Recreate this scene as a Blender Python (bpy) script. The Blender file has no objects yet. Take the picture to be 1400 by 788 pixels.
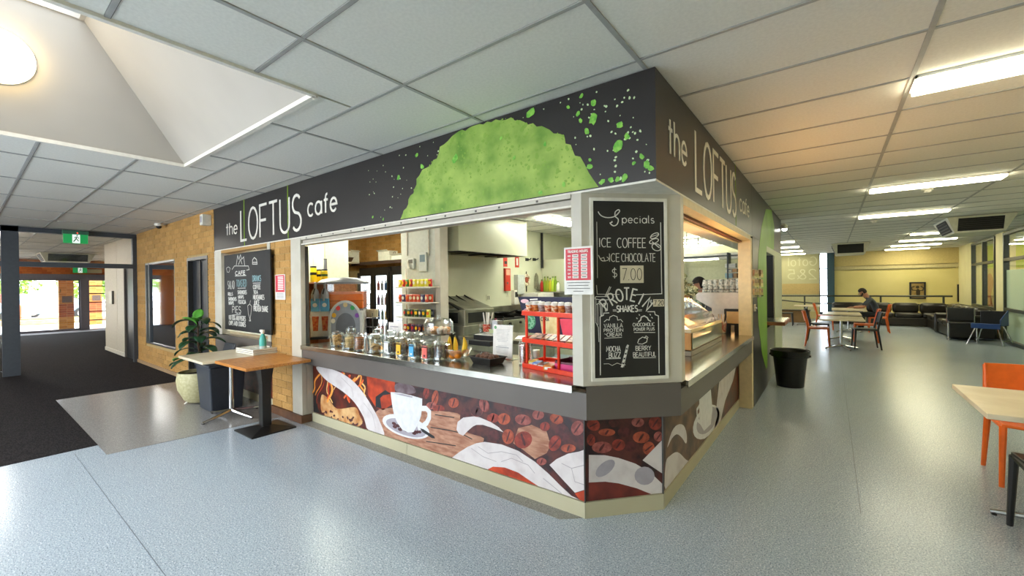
import bpy, math, random
from mathutils import Vector, Matrix
import numpy as np
R=random.Random(7)
C=bpy.context.scene.collection
S=bpy.context.scene
PI=math.pi
# ---------------------------------------------------------------- camera
CF,CYAW,CPIT,CROL=576.9,.6481,-.0037,-.0122
CAM=Vector((.7617,-2.3264,1.5))
def cam_basis():
    f=Vector((-math.sin(CYAW)*math.cos(CPIT),math.cos(CYAW)*math.cos(CPIT),math.sin(CPIT)))
    r=Vector((math.cos(CYAW),math.sin(CYAW),0)); u=r.cross(f)
    c,s=math.cos(CROL),math.sin(CROL)
    return f,c*r+s*u,-s*r+c*u
CFW,CR,CU=cam_basis()
cd=bpy.data.cameras.new('camera'); cam=bpy.data.objects.new('camera',cd); C.objects.link(cam)
cd.sensor_width=36; cd.lens=36*CF/1400; cd.clip_end=200; cd.clip_start=.05
m=Matrix((CR,CU,-CFW)).transposed().to_4x4(); m.translation=CAM; cam.matrix_world=m
S.camera=cam
# ---------------------------------------------------------------- world, light, exposure
w=bpy.data.worlds.new('world'); S.world=w; w.use_nodes=True
w.node_tree.nodes['Background'].inputs[0].default_value=(.80,.90,1,1)
w.node_tree.nodes['Background'].inputs[1].default_value=3.4
S.view_settings.view_transform='Standard'; S.view_settings.look='None'
S.view_settings.exposure=1.42; S.view_settings.gamma=1; S.view_settings.use_curve_mapping=False
S.cycles.max_bounces=9; S.cycles.diffuse_bounces=5; S.cycles.glossy_bounces=4; S.cycles.transparent_max_bounces=24
S.cycles.caustics_reflective=False; S.cycles.caustics_refractive=False; S.cycles.sample_clamp_indirect=6
def light(name,kind,loc,energy,col=(1,1,1),size=(1,1),look=None,portal=False,parent=None,spread=None):
    d=bpy.data.lights.new(name,kind); o=bpy.data.objects.new(name,d); C.objects.link(o)
    d.energy=energy; d.color=col; o.location=loc
    if kind=='AREA':
        d.shape='RECTANGLE'; d.size,d.size_y=size
        if portal: d.cycles.is_portal=True
    if look is not None: o.rotation_euler=Vector(look).to_track_quat('-Z','Y').to_euler()
    if parent: o.parent=parent
    return o
sun=light('sun','SUN',(0,0,30),9,(1,.95,.88),look=(-.1,-.75,-.65)); sun.data.angle=.01
# sky portals in the real openings: skylight, entrance doors, window wall behind the camera
light('skylight_portal','AREA',(-3.0,-2.2,3.66),1,size=(1.8,.95),look=(0,0,-1),portal=True)
light('entrance_portal','AREA',(-22.6,-.2,1),1,size=(1.6,1.95),look=(1,0,0),portal=True)
light('window_portal','AREA',(-5.6,-7.05,1.45),1,size=(7.8,2.2),look=(0,1,0),portal=True)
# ---------------------------------------------------------------- helpers
def ray(px,py): return CFW+CR*((px-700)/CF)-CU*((py-394)/CF)
def at(px,py,axis,val):
    d=ray(px,py); return CAM+d*((val-CAM[axis])/d[axis])
def rgb(h):
    if isinstance(h,tuple): return h
    h=h.lstrip('#'); v=[int(h[i:i+2],16)/255 for i in (0,2,4)]
    return tuple(c/12.92 if c<.04045 else ((c+.055)/1.055)**2.4 for c in v)
MATS={}
def mat(name,col,rough=.5,metal=0,col2=None,scale=20,detail=2,bump=0,bscale=None,emit=0,spec=.5,alpha=1,stretch=None,ramp=(.35,.65),kind='noise',coat=0,trans=0):
    if name in MATS: return MATS[name]
    m=bpy.data.materials.new(name); m.use_nodes=True; MATS[name]=m
    nt=m.node_tree; N=nt.nodes; L=nt.links; b=N['Principled BSDF']
    b.inputs['Base Color'].default_value=(*rgb(col),1); b.inputs['Roughness'].default_value=rough
    b.inputs['Metallic'].default_value=metal; b.inputs['Specular IOR Level'].default_value=spec
    b.inputs['Coat Weight'].default_value=coat; b.inputs['Coat Roughness'].default_value=.08
    b.inputs['Transmission Weight'].default_value=trans
    if alpha<1: b.inputs['Alpha'].default_value=alpha
    if emit:
        b.inputs['Emission Color'].default_value=(*rgb(col),1); b.inputs['Emission Strength'].default_value=emit
    if col2 is None and not emit:
        c=rgb(col); col2=tuple(x*.9 for x in c)
    if col2 is not None:
        tc=N.new('ShaderNodeTexCoord'); mp=N.new('ShaderNodeMapping'); L.new(tc.outputs['Object'],mp.inputs[0])
        if stretch: mp.inputs['Scale'].default_value=stretch
        if kind=='voronoi':
            t=N.new('ShaderNodeTexVoronoi'); t.inputs['Scale'].default_value=scale; out=t.outputs['Distance']
        elif kind=='wave':
            t=N.new('ShaderNodeTexWave'); t.inputs['Scale'].default_value=scale; t.inputs['Distortion'].default_value=6; t.inputs['Detail'].default_value=detail; out=t.outputs[0]
        else:
            t=N.new('ShaderNodeTexNoise'); t.inputs['Scale'].default_value=scale; t.inputs['Detail'].default_value=detail; out=t.outputs['Fac']
        L.new(mp.outputs[0],t.inputs['Vector'])
        r=N.new('ShaderNodeValToRGB'); r.color_ramp.elements[0].position=ramp[0]; r.color_ramp.elements[1].position=ramp[1]
        r.color_ramp.elements[0].color=(*rgb(col),1); r.color_ramp.elements[1].color=(*rgb(col2),1)
        L.new(out,r.inputs[0]); L.new(r.outputs[0],b.inputs['Base Color'])
        if bump:
            bp=N.new('ShaderNodeBump'); bp.inputs['Strength'].default_value=bump; bp.inputs['Distance'].default_value=.01
            if bscale:
                t2=N.new('ShaderNodeTexNoise'); t2.inputs['Scale'].default_value=bscale; L.new(mp.outputs[0],t2.inputs['Vector']); out=t2.outputs['Fac']
            L.new(out,bp.inputs['Height']); L.new(bp.outputs[0],b.inputs['Normal'])
    return m
def glass(name,tint=(1,1,1),refl=.0,rough=.02,lo=.06,hi=.75):
    if name in MATS: return MATS[name]
    m=bpy.data.materials.new(name); m.use_nodes=True; MATS[name]=m
    nt=m.node_tree; N=nt.nodes; L=nt.links; N.clear()
    o=N.new('ShaderNodeOutputMaterial'); mx=N.new('ShaderNodeMixShader'); t=N.new('ShaderNodeBsdfTransparent'); g=N.new('ShaderNodeBsdfGlossy')
    lw=N.new('ShaderNodeLayerWeight'); lw.inputs[0].default_value=.35
    mr=N.new('ShaderNodeMapRange'); mr.inputs[3].default_value=lo; mr.inputs[4].default_value=hi
    nz=N.new('ShaderNodeTexNoise'); nz.inputs['Scale'].default_value=3; mr2=N.new('ShaderNodeMapRange'); mr2.inputs[3].default_value=rough; mr2.inputs[4].default_value=rough+.03
    L.new(nz.outputs[0],mr2.inputs[0]); L.new(mr2.outputs[0],g.inputs['Roughness'])
    t.inputs[0].default_value=(*tint,1); g.inputs[0].default_value=(.95,.97,1,1)
    L.new(lw.outputs['Facing'],mr.inputs[0]); L.new(mr.outputs[0],mx.inputs[0]); L.new(t.outputs[0],mx.inputs[1]); L.new(g.outputs[0],mx.inputs[2]); L.new(mx.outputs[0],o.inputs[0])
    return m
ORD=['leftmost','second from the left','third from the left','fourth from the left','fifth from the left','sixth from the left','seventh from the left','eighth from the left','ninth from the left','tenth from the left','eleventh from the left','twelfth from the left']
class M:
    def __init__(s): s.v=[]; s.f=[]
    def add(s,vs,fs):
        n=len(s.v); s.v+= [tuple(v) for v in vs]; s.f+=[tuple(i+n for i in f) for f in fs]; return s
    def box(s,x0,x1,y0,y1,z0,z1):
        return s.add([(x,y,z) for x in (x0,x1) for y in (y0,y1) for z in (z0,z1)],[(0,1,3,2),(4,6,7,5),(0,4,5,1),(2,3,7,6),(0,2,6,4),(1,5,7,3)])
    def cbox(s,c,d,rz=0,ry=0,rx=0):
        mt=Matrix.Translation(c)@Matrix.Rotation(rz,4,'Z')@Matrix.Rotation(ry,4,'Y')@Matrix.Rotation(rx,4,'X')
        k=len(s.v); s.box(-d[0]/2,d[0]/2,-d[1]/2,d[1]/2,-d[2]/2,d[2]/2)
        for i in range(k,len(s.v)): s.v[i]=tuple(mt@Vector(s.v[i]))
        return s
    def bar(s,a,b,w,h=None,up=(0,0,1)):
        a=Vector(a); b=Vector(b); h=h or w; d=(b-a).normalized(); x=d.cross(Vector(up))
        if x.length<1e-4: x=d.cross(Vector((1,0,0)))
        x.normalize(); y=x.cross(d); vs=[]
        for p in (a,b):
            for i,j in ((-1,-1),(1,-1),(1,1),(-1,1)): vs.append(p+x*i*w/2+y*j*h/2)
        return s.add(vs,[(0,1,2,3),(7,6,5,4),(0,4,5,1),(1,5,6,2),(2,6,7,3),(3,7,4,0)])
    def tube(s,pts,r,n=10,cap=True):
        pts=[Vector(p) for p in pts]; rs=r if isinstance(r,(list,tuple)) else [r]*len(pts)
        k=len(s.v); px=None
        for i,p in enumerate(pts):
            d=(pts[min(i+1,len(pts)-1)]-pts[max(i-1,0)]).normalized()
            if px is None:
                px=d.cross(Vector((0,0,1)))
                if px.length<1e-3: px=d.cross(Vector((1,0,0)))
            px=(px-d*px.dot(d)).normalized(); py=d.cross(px)
            for j in range(n):
                a=2*PI*j/n; s.v.append(tuple(p+(px*math.cos(a)+py*math.sin(a))*rs[i]))
        for i in range(len(pts)-1):
            for j in range(n):
                a=k+i*n+j; b=k+i*n+(j+1)%n; s.f.append((a,b,b+n,a+n))
        if cap: s.f.append(tuple(k+j for j in range(n))[::-1]); s.f.append(tuple(k+(len(pts)-1)*n+j for j in range(n)))
        return s
    def lathe(s,prof,c=(0,0,0),n=20,cap=True,sx=1,sy=1):
        k=len(s.v)
        for r,z in prof:
            for j in range(n):
                a=2*PI*j/n; s.v.append((c[0]+r*sx*math.cos(a),c[1]+r*sy*math.sin(a),c[2]+z))
        for i in range(len(prof)-1):
            for j in range(n):
                a=k+i*n+j; b=k+i*n+(j+1)%n; s.f.append((a,b,b+n,a+n))
        if cap:
            s.f.append(tuple(k+j for j in range(n))[::-1]); s.f.append(tuple(k+(len(prof)-1)*n+j for j in range(n)))
        return s
    def ball(s,c,r,n=12,sz=1,sx=1,sy=1):
        pr=[(max(r*math.sin(PI*i/(n//2+1)),1e-4),-r*sz*math.cos(PI*i/(n//2+1))) for i in range(0,n//2+2)]
        return s.lathe(pr,c,n,sx=sx,sy=sy)
    def prism(s,poly,z0,z1):
        n=len(poly); vs=[(x,y,z0) for x,y in poly]+[(x,y,z1) for x,y in poly]
        return s.add(vs,[tuple(range(n))[::-1],tuple(range(n,2*n))]+[(i,(i+1)%n,n+(i+1)%n,n+i) for i in range(n)])
    def ext(s,poly,fn,t0,t1):
        """poly of (a,b), fn(a,b,t)->3D, extruded between t0 and t1"""
        n=len(poly); vs=[fn(a,b,t0) for a,b in poly]+[fn(a,b,t1) for a,b in poly]
        return s.add(vs,[tuple(range(n))[::-1],tuple(range(n,2*n))]+[(i,(i+1)%n,n+(i+1)%n,n+i) for i in range(n)])
    def ribbon(s,pts,w,fn,t0=0,t1=.001,closed=False):
        pts=[Vector((p[0],p[1])) for p in pts]; n=len(pts); off=[]
        for i in range(n):
            a=pts[i-1] if (i>0 or closed) else None; b=pts[(i+1)%n] if (i<n-1 or closed) else None
            d1=(pts[i]-a) if a is not None else None; d2=(b-pts[i]) if b is not None else None
            d1=d1.normalized() if d1 is not None and d1.length>1e-9 else None; d2=d2.normalized() if d2 is not None and d2.length>1e-9 else None
            if d1 is None: d1=d2
            if d2 is None: d2=d1
            if d1 is None: d1=d2=Vector((1,0))
            t=(d1+d2); t=t.normalized() if t.length>1e-3 else d1
            nn=Vector((-t.y,t.x)); k=1/max(.5,abs(nn.dot(Vector((-d1.y,d1.x))))); off.append(nn*(w/2*k))
        k=len(s.v)
        for i in range(n):
            for sg in (1,-1):
                q=pts[i]+off[i]*sg
                s.v.append(tuple(fn(q.x,q.y,t0))); s.v.append(tuple(fn(q.x,q.y,t1)))
        for i in range(n if closed else n-1):
            a=k+4*i; b=k+4*((i+1)%n)
            s.f+=[(a+1,a+3,b+3,b+1),(a,b,b+2,a+2),(a,a+1,b+1,b),(a+2,b+2,b+3,a+3)]
        return s
    def quadp(s,a,b,c,d): return s.add([a,b,c,d],[(0,1,2,3)])
def link(name,m,material,parent=None,bev=0,smooth=True,flip=False,sub=0,ang=.6):
    me=bpy.data.meshes.new(name); me.from_pydata([tuple(v) for v in m.v],[],m.f); me.validate(); me.update()
    import bmesh
    bm=bmesh.new(); bm.from_mesh(me); bmesh.ops.recalc_face_normals(bm,faces=bm.faces); bm.to_mesh(me); bm.free()
    if smooth: me.shade_smooth(); me.set_sharp_from_angle(angle=ang)
    me.materials.append(material); o=bpy.data.objects.new(name,me); C.objects.link(o)
    if parent: o.parent=parent
    if bev: b=o.modifiers.new('bevel','BEVEL'); b.width=bev; b.segments=2; b.limit_method='ANGLE'
    if sub: b=o.modifiers.new('sub','SUBSURF'); b.levels=sub; b.render_levels=sub
    return o
P=link
def tag(o,label,cat,group=None):
    o['label']=label; o['category']=cat
    if group: o['group']=group
    return o
def T(name,label,cat,loc=(0,0,0),rz=0,group=None):
    o=bpy.data.objects.new(name,None); C.objects.link(o); o.location=loc; o.rotation_euler=(0,0,rz); o.empty_display_size=.1
    return tag(o,label,cat,group)
def ST(name,m,material,parent=None,**k):
    o=link(name,m,material,parent,**k)
    if not parent: o['kind']='structure'
    return o
def SE(name):
    o=bpy.data.objects.new(name,None); C.objects.link(o); o['kind']='structure'; return o
def dup(root,loc,rz=None,label=None,group=None):
    r=root.copy(); C.objects.link(r); r.location=loc
    if rz is not None: r.rotation_euler=(0,0,rz)
    if label: r['label']=label
    if group: r['group']=group
    for ch in list(root.children):
        c=ch.copy(); C.objects.link(c); c.parent=r
        for g in list(ch.children):
            d=g.copy(); C.objects.link(d); d.parent=c
    return r
# ---- planes for flat print
def fy(y):   # plane facing -Y : (x,z)
    return lambda a,b,t: (a,y-t,b)
def fx(x):   # plane facing +X : (y,z)
    return lambda a,b,t: (x+t,a,b)
def fch(d):  # chamfer plane x-y=d, a runs along it from the left facade
    k=math.sqrt(.5)
    return lambda a,b,t: (d/2+a*k+t*k, -d/2+a*k-t*k, b)
# ---- single stroke alphabet (unit cap height)
def arc(cx,cy,rx,ry,a0,a1,n=10): return [(cx+rx*math.cos(math.radians(a0+(a1-a0)*i/n)),cy+ry*math.sin(math.radians(a0+(a1-a0)*i/n))) for i in range(n+1)]
GL={
'A':(.6,[[(0,0),(.3,1),(.6,0)],[(.1,.35),(.5,.35)]]),
'B':(.5,[[(0,0),(0,1)]+arc(.25,.76,.22,.24,90,-90,6)+[(0,.52)],[(0,.52)]+arc(.26,.26,.24,.26,90,-90,6)+[(0,0)]]),
'C':(.55,[arc(.32,.5,.32,.5,50,310,12)]),
'D':(.55,[[(0,0),(0,1)]+arc(.15,.5,.4,.5,90,-90,8)+[(0,0)]]),
'E':(.45,[[(.45,1),(0,1),(0,0),(.45,0)],[(0,.52),(.4,.52)]]),
'F':(.45,[[(.45,1),(0,1),(0,0)],[(0,.52),(.4,.52)]]),
'G':(.6,[arc(.32,.5,.32,.5,50,330,12)+[(.6,.45),(.38,.45)]]),
'H':(.5,[[(0,0),(0,1)],[(.5,0),(.5,1)],[(0,.5),(.5,.5)]]),
'I':(.12,[[(.06,0),(.06,1)]]),
'J':(.4,[[(.4,1),(.4,.25)]+arc(.2,.22,.2,.22,0,-160,6)]),
'K':(.5,[[(0,0),(0,1)],[(.5,1),(0,.45)],[(.15,.6),(.5,0)]]),
'L':(.42,[[(0,1),(0,0),(.42,0)]]),
'M':(.65,[[(0,0),(.05,1),(.32,.3),(.6,1),(.65,0)]]),
'N':(.55,[[(0,0),(0,1),(.55,0),(.55,1)]]),
'O':(.62,[arc(.31,.5,.31,.5,90,450,16)]),
'P':(.48,[[(0,0),(0,1)]+arc(.22,.74,.26,.26,90,-90,7)+[(0,.48)]]),
'Q':(.62,[arc(.31,.5,.31,.5,90,450,16),[(.4,.2),(.62,-.05)]]),
'R':(.5,[[(0,0),(0,1)]+arc(.22,.75,.25,.25,90,-90,7)+[(0,.5)],[(.2,.5),(.5,0)]]),
'S':(.48,[arc(.24,.75,.21,.25,35,270,9)+arc(.24,.25,.23,.25,90,-145,9)]),
'T':(.5,[[(0,1),(.5,1)],[(.25,1),(.25,0)]]),
'U':(.52,[[(0,1),(0,.28)]+arc(.26,.27,.26,.27,180,360,8)+[(.52,1)]]),
'V':(.55,[[(0,1),(.28,0),(.55,1)]]),
'W':(.75,[[(0,1),(.18,0),(.37,.8),(.56,0),(.75,1)]]),
'X':(.5,[[(0,0),(.5,1)],[(0,1),(.5,0)]]),
'Y':(.5,[[(0,1),(.25,.5),(.5,1)],[(.25,.5),(.25,0)]]),
'Z':(.5,[[(0,1),(.5,1),(0,0),(.5,0)]]),
'0':(.48,[arc(.24,.5,.24,.5,90,450,14)]),
'2':(.46,[arc(.23,.74,.22,.26,170,-40,8)+[(0,0),(.46,0)]]),
'5':(.46,[[(.42,1),(.06,1),(.03,.58)]+arc(.2,.32,.25,.3,110,-140,9)]),
'7':(.45,[[(0,1),(.45,1),(.12,0)]]),
'&':(.6,[[(.6,0),(.12,.7)]+arc(.25,.82,.14,.17,210,-30,7),[(.37,.72),(.08,.35)]+arc(.24,.22,.2,.22,150,300,6),[(.34,.03),(.46,.15),(.58,.42)]]),
'$':(.42,[arc(.21,.68,.18,.18,40,270,8)+arc(.21,.32,.19,.18,90,-140,8),[(.21,1),(.21,.0)]]),
'.':(.1,[[(.03,0),(.07,.06)]]),'-':(.3,[[(0,.45),(.3,.45)]]),'|':(.1,[[(.05,0),(.05,1)]]),
't':(.3,[[(.14,.95),(.14,0)],[(0,.68),(.3,.68)]]),
'h':(.42,[[(0,1),(0,0)],[(0,.42)]+arc(.2,.42,.2,.26,170,0,7)+[(.4,0)]]),
'e':(.46,[[(.02,.36),(.45,.36)]+arc(.23,.34,.22,.34,5,320,13)]),
'c':(.44,[arc(.24,.34,.23,.34,45,315,12)]),
'a':(.5,[arc(.24,.34,.23,.34,0,360,14),[(.48,.68),(.48,0)]]),
'f':(.3,[[(.12,0),(.12,.8)]+arc(.24,.8,.12,.18,180,80,5),[(0,.68),(.28,.68)]]),
'p':(.46,[[(0,.68),(0,-.3)],arc(.23,.34,.22,.34,180,-180,14)]),
'i':(.1,[[(.05,.65),(.05,0)],[(.05,.85),(.05,.9)]]),
'l':(.12,[[(.03,1.05),(.03,.08),(.1,0)]]),
's':(.36,[arc(.18,.5,.15,.17,40,270,7)+arc(.18,.17,.17,.17,90,-145,7)]),
'o':(.46,[arc(.23,.34,.22,.34,90,450,12)]),
}
def text(m,s,x,z,h,w,fn,wid=1,gap=.16,t=.0012,center=False,mirror=False,slant=0,width=None):
    tot=sum((GL[c][0] if c!=' ' else .3)+gap for c in s)-gap
    if width: wid=width/(tot*h)
    tot*=h*wid
    cx=x-(tot/2 if center else 0); o=0
    for c in s:
        if c==' ': o+=.3+gap; continue
        gw,st=GL[c]
        for q_i,pl in enumerate(st):
            pts=[(cx+(o+a+slant*b)*h*wid,z+b*h) for a,b in pl]
            if mirror: pts=[(2*x+(0 if center else tot)-a,b) for a,b in pts]
            m.ribbon(pts,w,fn,0,t+.0003*q_i)
        o+=gw+gap
    return m
def pxpoly(pts,axis,val,sc=None,org=None):
    """pixel outline -> plane coordinates of a real wall plane"""
    out=[]
    for x,y in pts:
        if sc: x,y=org[0]+x/sc,org[1]+y/sc
        p=at(x,y,axis,val); out.append((p.x,p.z) if axis==1 else (p.y,p.z))
    return out
def smooth_poly(pts,n=5,closed=True):
    out=[]; N=len(pts)
    for i in range(N):
        p0,p1,p2,p3=[Vector(pts[(i+k-1)%N]) for k in range(4)]
        for k in range(n):
            t=k/n; out.append(tuple(.5*((2*p1)+(p2-p0)*t+(2*p0-5*p1+4*p2-p3)*t*t+(3*p1-p0-3*p2+p3)*t**3)))
    return out
# ================================================================ MATERIALS
Mtile=mat('ceiling_tile','#e4e2da',.85,col2='#dddbd3',scale=60)
Mgrid=mat('grid_bar','#a8a7a3',.5); Mgridshadow=mat('gap','#4a4846',.9)  # the dark colour is for painted shadow strips along the grid
Mplaster=mat('plaster','#ddd8d0',.8,col2='#d6d1c8',scale=4)
Mcream=mat('cream_paint','#d8d0b0',.6,col2='#d2caa8',scale=3)
Mkit=mat('kitchen_wall','#cfd0b6',.5,col2='#c8caae',scale=2.5)
Mwhite=mat('white_paint','#e6e2d6',.45); Mpost=mat('aluminium_white','#c6c1b3',.38,col2='#bdb7a9',scale=5)
Mblack=mat('black_plastic','#141415',.38); Mmattblack=mat('matt_black','#1b1b1d',.7)
Msteel=mat('steel','#b9b8b2',.22,1,col2='#a3a29d',scale=6,stretch=(1,30,30)); Mchrome=mat('chrome','#c8c8c8',.12,1)
Mdkalu=mat('grey_aluminium','#4c5159',.4,.4); Mgreyband=mat('grey_laminate','#615a54',.4,col2='#5b544f',scale=2)
Mcharcoal=mat('charcoal_panel','#2d2928',.34,col2='#292524',scale=1.5,spec=.4)
Mletter=mat('letter_cream','#ece6da',.5)
# ================================================================ FLOOR
def speckle(name,base,c1,c2,rough=.24,bump=.0):
    m=mat(name,base,rough); N=m.node_tree.nodes; L=m.node_tree.links; b=N['Principled BSDF']
    tc=N.new('ShaderNodeTexCoord'); n1=N.new('ShaderNodeTexNoise'); n1.inputs['Scale'].default_value=150; n1.inputs['Detail'].default_value=2
    n2=N.new('ShaderNodeTexNoise'); n2.inputs['Scale'].default_value=110; n3=N.new('ShaderNodeTexNoise'); n3.inputs['Scale'].default_value=1.3; n3.inputs['Detail'].default_value=4
    mp=N.new('ShaderNodeMapping'); mp.inputs['Location'].default_value=(7,3,1); L.new(tc.outputs['Object'],mp.inputs[0])
    for n,s in ((n1,tc.outputs['Object']),(n2,mp.outputs[0]),(n3,tc.outputs['Object'])): L.new(s,n.inputs['Vector'])
    r1=N.new('ShaderNodeValToRGB'); e=r1.color_ramp.elements; e[0].position=.36; e[0].color=(*rgb(c1),1); e[1].position=.46; e[1].color=(*rgb(base),1)
    r2=N.new('ShaderNodeValToRGB'); e=r2.color_ramp.elements; e[0].position=.56; e[0].color=(0,0,0,1); e[1].position=.66; e[1].color=(1,1,1,1)
    L.new(n1.outputs[0],r1.inputs[0]); L.new(n2.outputs[0],r2.inputs[0])
    mx=N.new('ShaderNodeMix'); mx.data_type='RGBA'; L.new(r2.outputs[0],mx.inputs[0]); L.new(r1.outputs[0],mx.inputs[6]); mx.inputs[7].default_value=(*rgb(c2),1)
    L.new(mx.outputs[2],b.inputs['Base Color'])
    mr=N.new('ShaderNodeMapRange'); mr.inputs[1].default_value=.3; mr.inputs[2].default_value=.7; mr.inputs[3].default_value=rough*.92; mr.inputs[4].default_value=rough*1.1
    L.new(n3.outputs[0],mr.inputs[0]); L.new(mr.outputs[0],b.inputs['Roughness'])
    bp=N.new('ShaderNodeBump'); bp.inputs['Strength'].default_value=.015; bp.inputs['Distance'].default_value=.02; n4=N.new('ShaderNodeTexNoise'); n4.inputs['Scale'].default_value=5
    L.new(tc.outputs['Object'],n4.inputs['Vector']); L.new(n4.outputs[0],bp.inputs['Height']); L.new(bp.outputs[0],b.inputs['Normal'])
    return m
Mblue=speckle('blue_vinyl','#a4b1bd','#636e7a','#cad3db',.24)
Mgreyv=speckle('grey_vinyl','#8d8c8b','#757473','#a1a09f',.2)
Mstrip=speckle('strip_vinyl','#8c8b86','#62625f','#a3a29c',.4)
Mcarpet=mat('carpet','#2e2a2b',.95,col2='#1f1d1e',scale=90,bump=.5,stretch=(.25,1,1),spec=.08)
MSE=M(); MSE.box(-24,7.2,-7.2,20.2,-.12,0); floor=ST('floor',MSE,Mblue,smooth=False)
P('grey_vinyl',M().prism([(-7.81,-1.5),(-4.55,-1.5),(-4.40,-.0),(-4.4,.6),(-8,.6),(-7.81,.0)],-.01,.004),Mgreyv,floor,smooth=False)
P('carpet',M().prism([(-22.5,-7),(-4.955,-7),(-4.955,-1.5),(-7.82,-1.5),(-7.82,1.6),(-22.5,1.6)],-.01,.006),Mcarpet,floor,smooth=False)
P('strip_edging',M().prism([(-4.4,.12),(-4.4,-.02),(-.64,-.0),(-.50,.13)],-.01,.003),Mstrip,floor,smooth=False)
Mseam=mat('seam','#66707a',.7)
P('seam',M().box(-4.83,-1.2,-1.675,-1.671,-.001,.0012),Mseam,floor,smooth=False)
P('seam',M().box(.9,.904,1.2,16,-.001,.0012),Mseam,floor,smooth=False)
P('door_mat_strip',M().box(-22.4,-21.4,-1.1,1.6,-.01,.012),mat('mat_grey','#8d8c92',.8),floor,smooth=False)
# ================================================================ CEILING  (1.2 x 0.6 m lay-in tiles on T bars)
GX,GY=-.0508,-.112
ceil=SE('ceiling')
SKY=(-4.2,-1.77,-3.4,-.97)
BULK=lambda x,y: -6.55<x<0 and 0<y<7.2
tiles=[]
for i in range(-20,6):
    for j in range(-12,34):
        x0=GX+1.2*i; y0=GY+.6*j; x1=x0+1.2; y1=y0+.6; cx,cy=(x0+x1)/2,(y0+y1)/2
        if x1>7 or x0<-23.2: continue
        if cx<-8.2 and (y0>1.5): continue
        tiles.append((x0,x1,y0,y1))
def clip_tile(t):
    x0,x1,y0,y1=t; a,b,c,d=SKY
    out=[(x0,x1,y0,y1)]
    if x0<b and x1>a and y0<d and y1>c:
        out=[]
        if x0<a-.02: out.append((x0,a,y0,y1))
        if x1>b+.02: out.append((b,x1,y0,y1))
        xa,xb=max(x0,a),min(x1,b)
        if y1>d+.02: out.append((xa,xb,d,y1))
        if y0<c-.02: out.append((xa,xb,y0,c))
    return out
def vis(t):
    cx,cy=(t[0]+t[1])/2,(t[2]+t[3])/2; d=Vector((cx,cy,2.7))-CAM; z=d.dot(CFW)
    if z<.3: return False,0
    px=700+CF*d.dot(CR)/z; py=394-CF*d.dot(CU)/z
    if cx>0 and cy>0 or (cy<0 and cx<0) or (cx>0): ok=-200<px<1600 and -250<py<400
    else: ok=False
    return ok,z
allt=[c for t in tiles for c in clip_tile(t)]
LIGHTS=[]
vt=[]; rest=M()
tb=[(vis(t),t) for t in allt]
near=sorted([(v[1],t) for v,t in tb if v[0]])[:290]; nearset={t for _,t in near}
tmesh={}
def tm(wd,dp):
    k=(round(wd,2),round(dp,2))
    if k not in tmesh:
        me=M().box(-wd/2+.012,wd/2-.012,-dp/2+.012,dp/2-.012,0,.015); o=link('ceiling_tile',me,Mtile,ceil,smooth=False); tmesh[k]=o.data; C.objects.unlink(o); bpy.data.objects.remove(o)
    return tmesh[k]
for t in allt:
    if t in nearset:
        o=bpy.data.objects.new('ceiling_tile',tm(t[1]-t[0],t[3]-t[2])); C.objects.link(o); o.parent=ceil
        o.location=((t[0]+t[1])/2,(t[2]+t[3])/2,2.702)
    else: rest.box(t[0]+.012,t[1]-.012,t[2]+.012,t[3]-.012,2.702,2.717)
o=P('distant_ceiling_tiles',rest,Mtile,ceil,smooth=False); o['kind']='stuff'
gshadow=M(); gb=M()
def insky(x,y): return SKY[0]<x<SKY[1] and SKY[2]<y<SKY[3]
for i in range(-19,7):
    x=GX+1.2*i
    segs=[(-7.2,20)] if not SKY[0]<x<SKY[1] else [(-7.2,SKY[2]),(SKY[3],20)]
    if x<-8.2: segs=[(a,min(b,1.6)) for a,b in segs]
    for a,b in segs: gb.box(x-.012,x+.012,a,b,2.696,2.712)
for j in range(-11,34):
    y=GY+.6*j
    xs=[(-23.4,7.1)] if y<1.6 else [(-8.25,7.1)]
    if SKY[2]<y<SKY[3]: xs=[(-23.4,SKY[0]),(SKY[1],7.1)]
    for a,b in xs:
        gb.box(a,b,y-.010,y+.010,2.697,2.712); gshadow.box(a,b,y+.010,y+.0125,2.6985,2.7)  # dark strips paint a thin shadow along the bars
P('grid_bars',gb,Mgrid,ceil,smooth=False)['kind']='stuff'
P('painted_grid_shadows',gshadow,Mgridshadow,ceil,smooth=False)['kind']='stuff'
# backing slab over the tiles with the skylight hole
a,b,c,d=SKY; sl=M().box(-24,a-.02,-7.2,20.2,2.73,2.8).box(b+.02,7.2,-7.2,20.2,2.73,2.8).box(a-.02,b+.02,-7.2,c-.02,2.73,2.8).box(a-.02,b+.02,d+.02,20.2,2.73,2.8)
ST('roof_slab',sl,mat('slab','#777570',.9),ceil,smooth=False)
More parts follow.
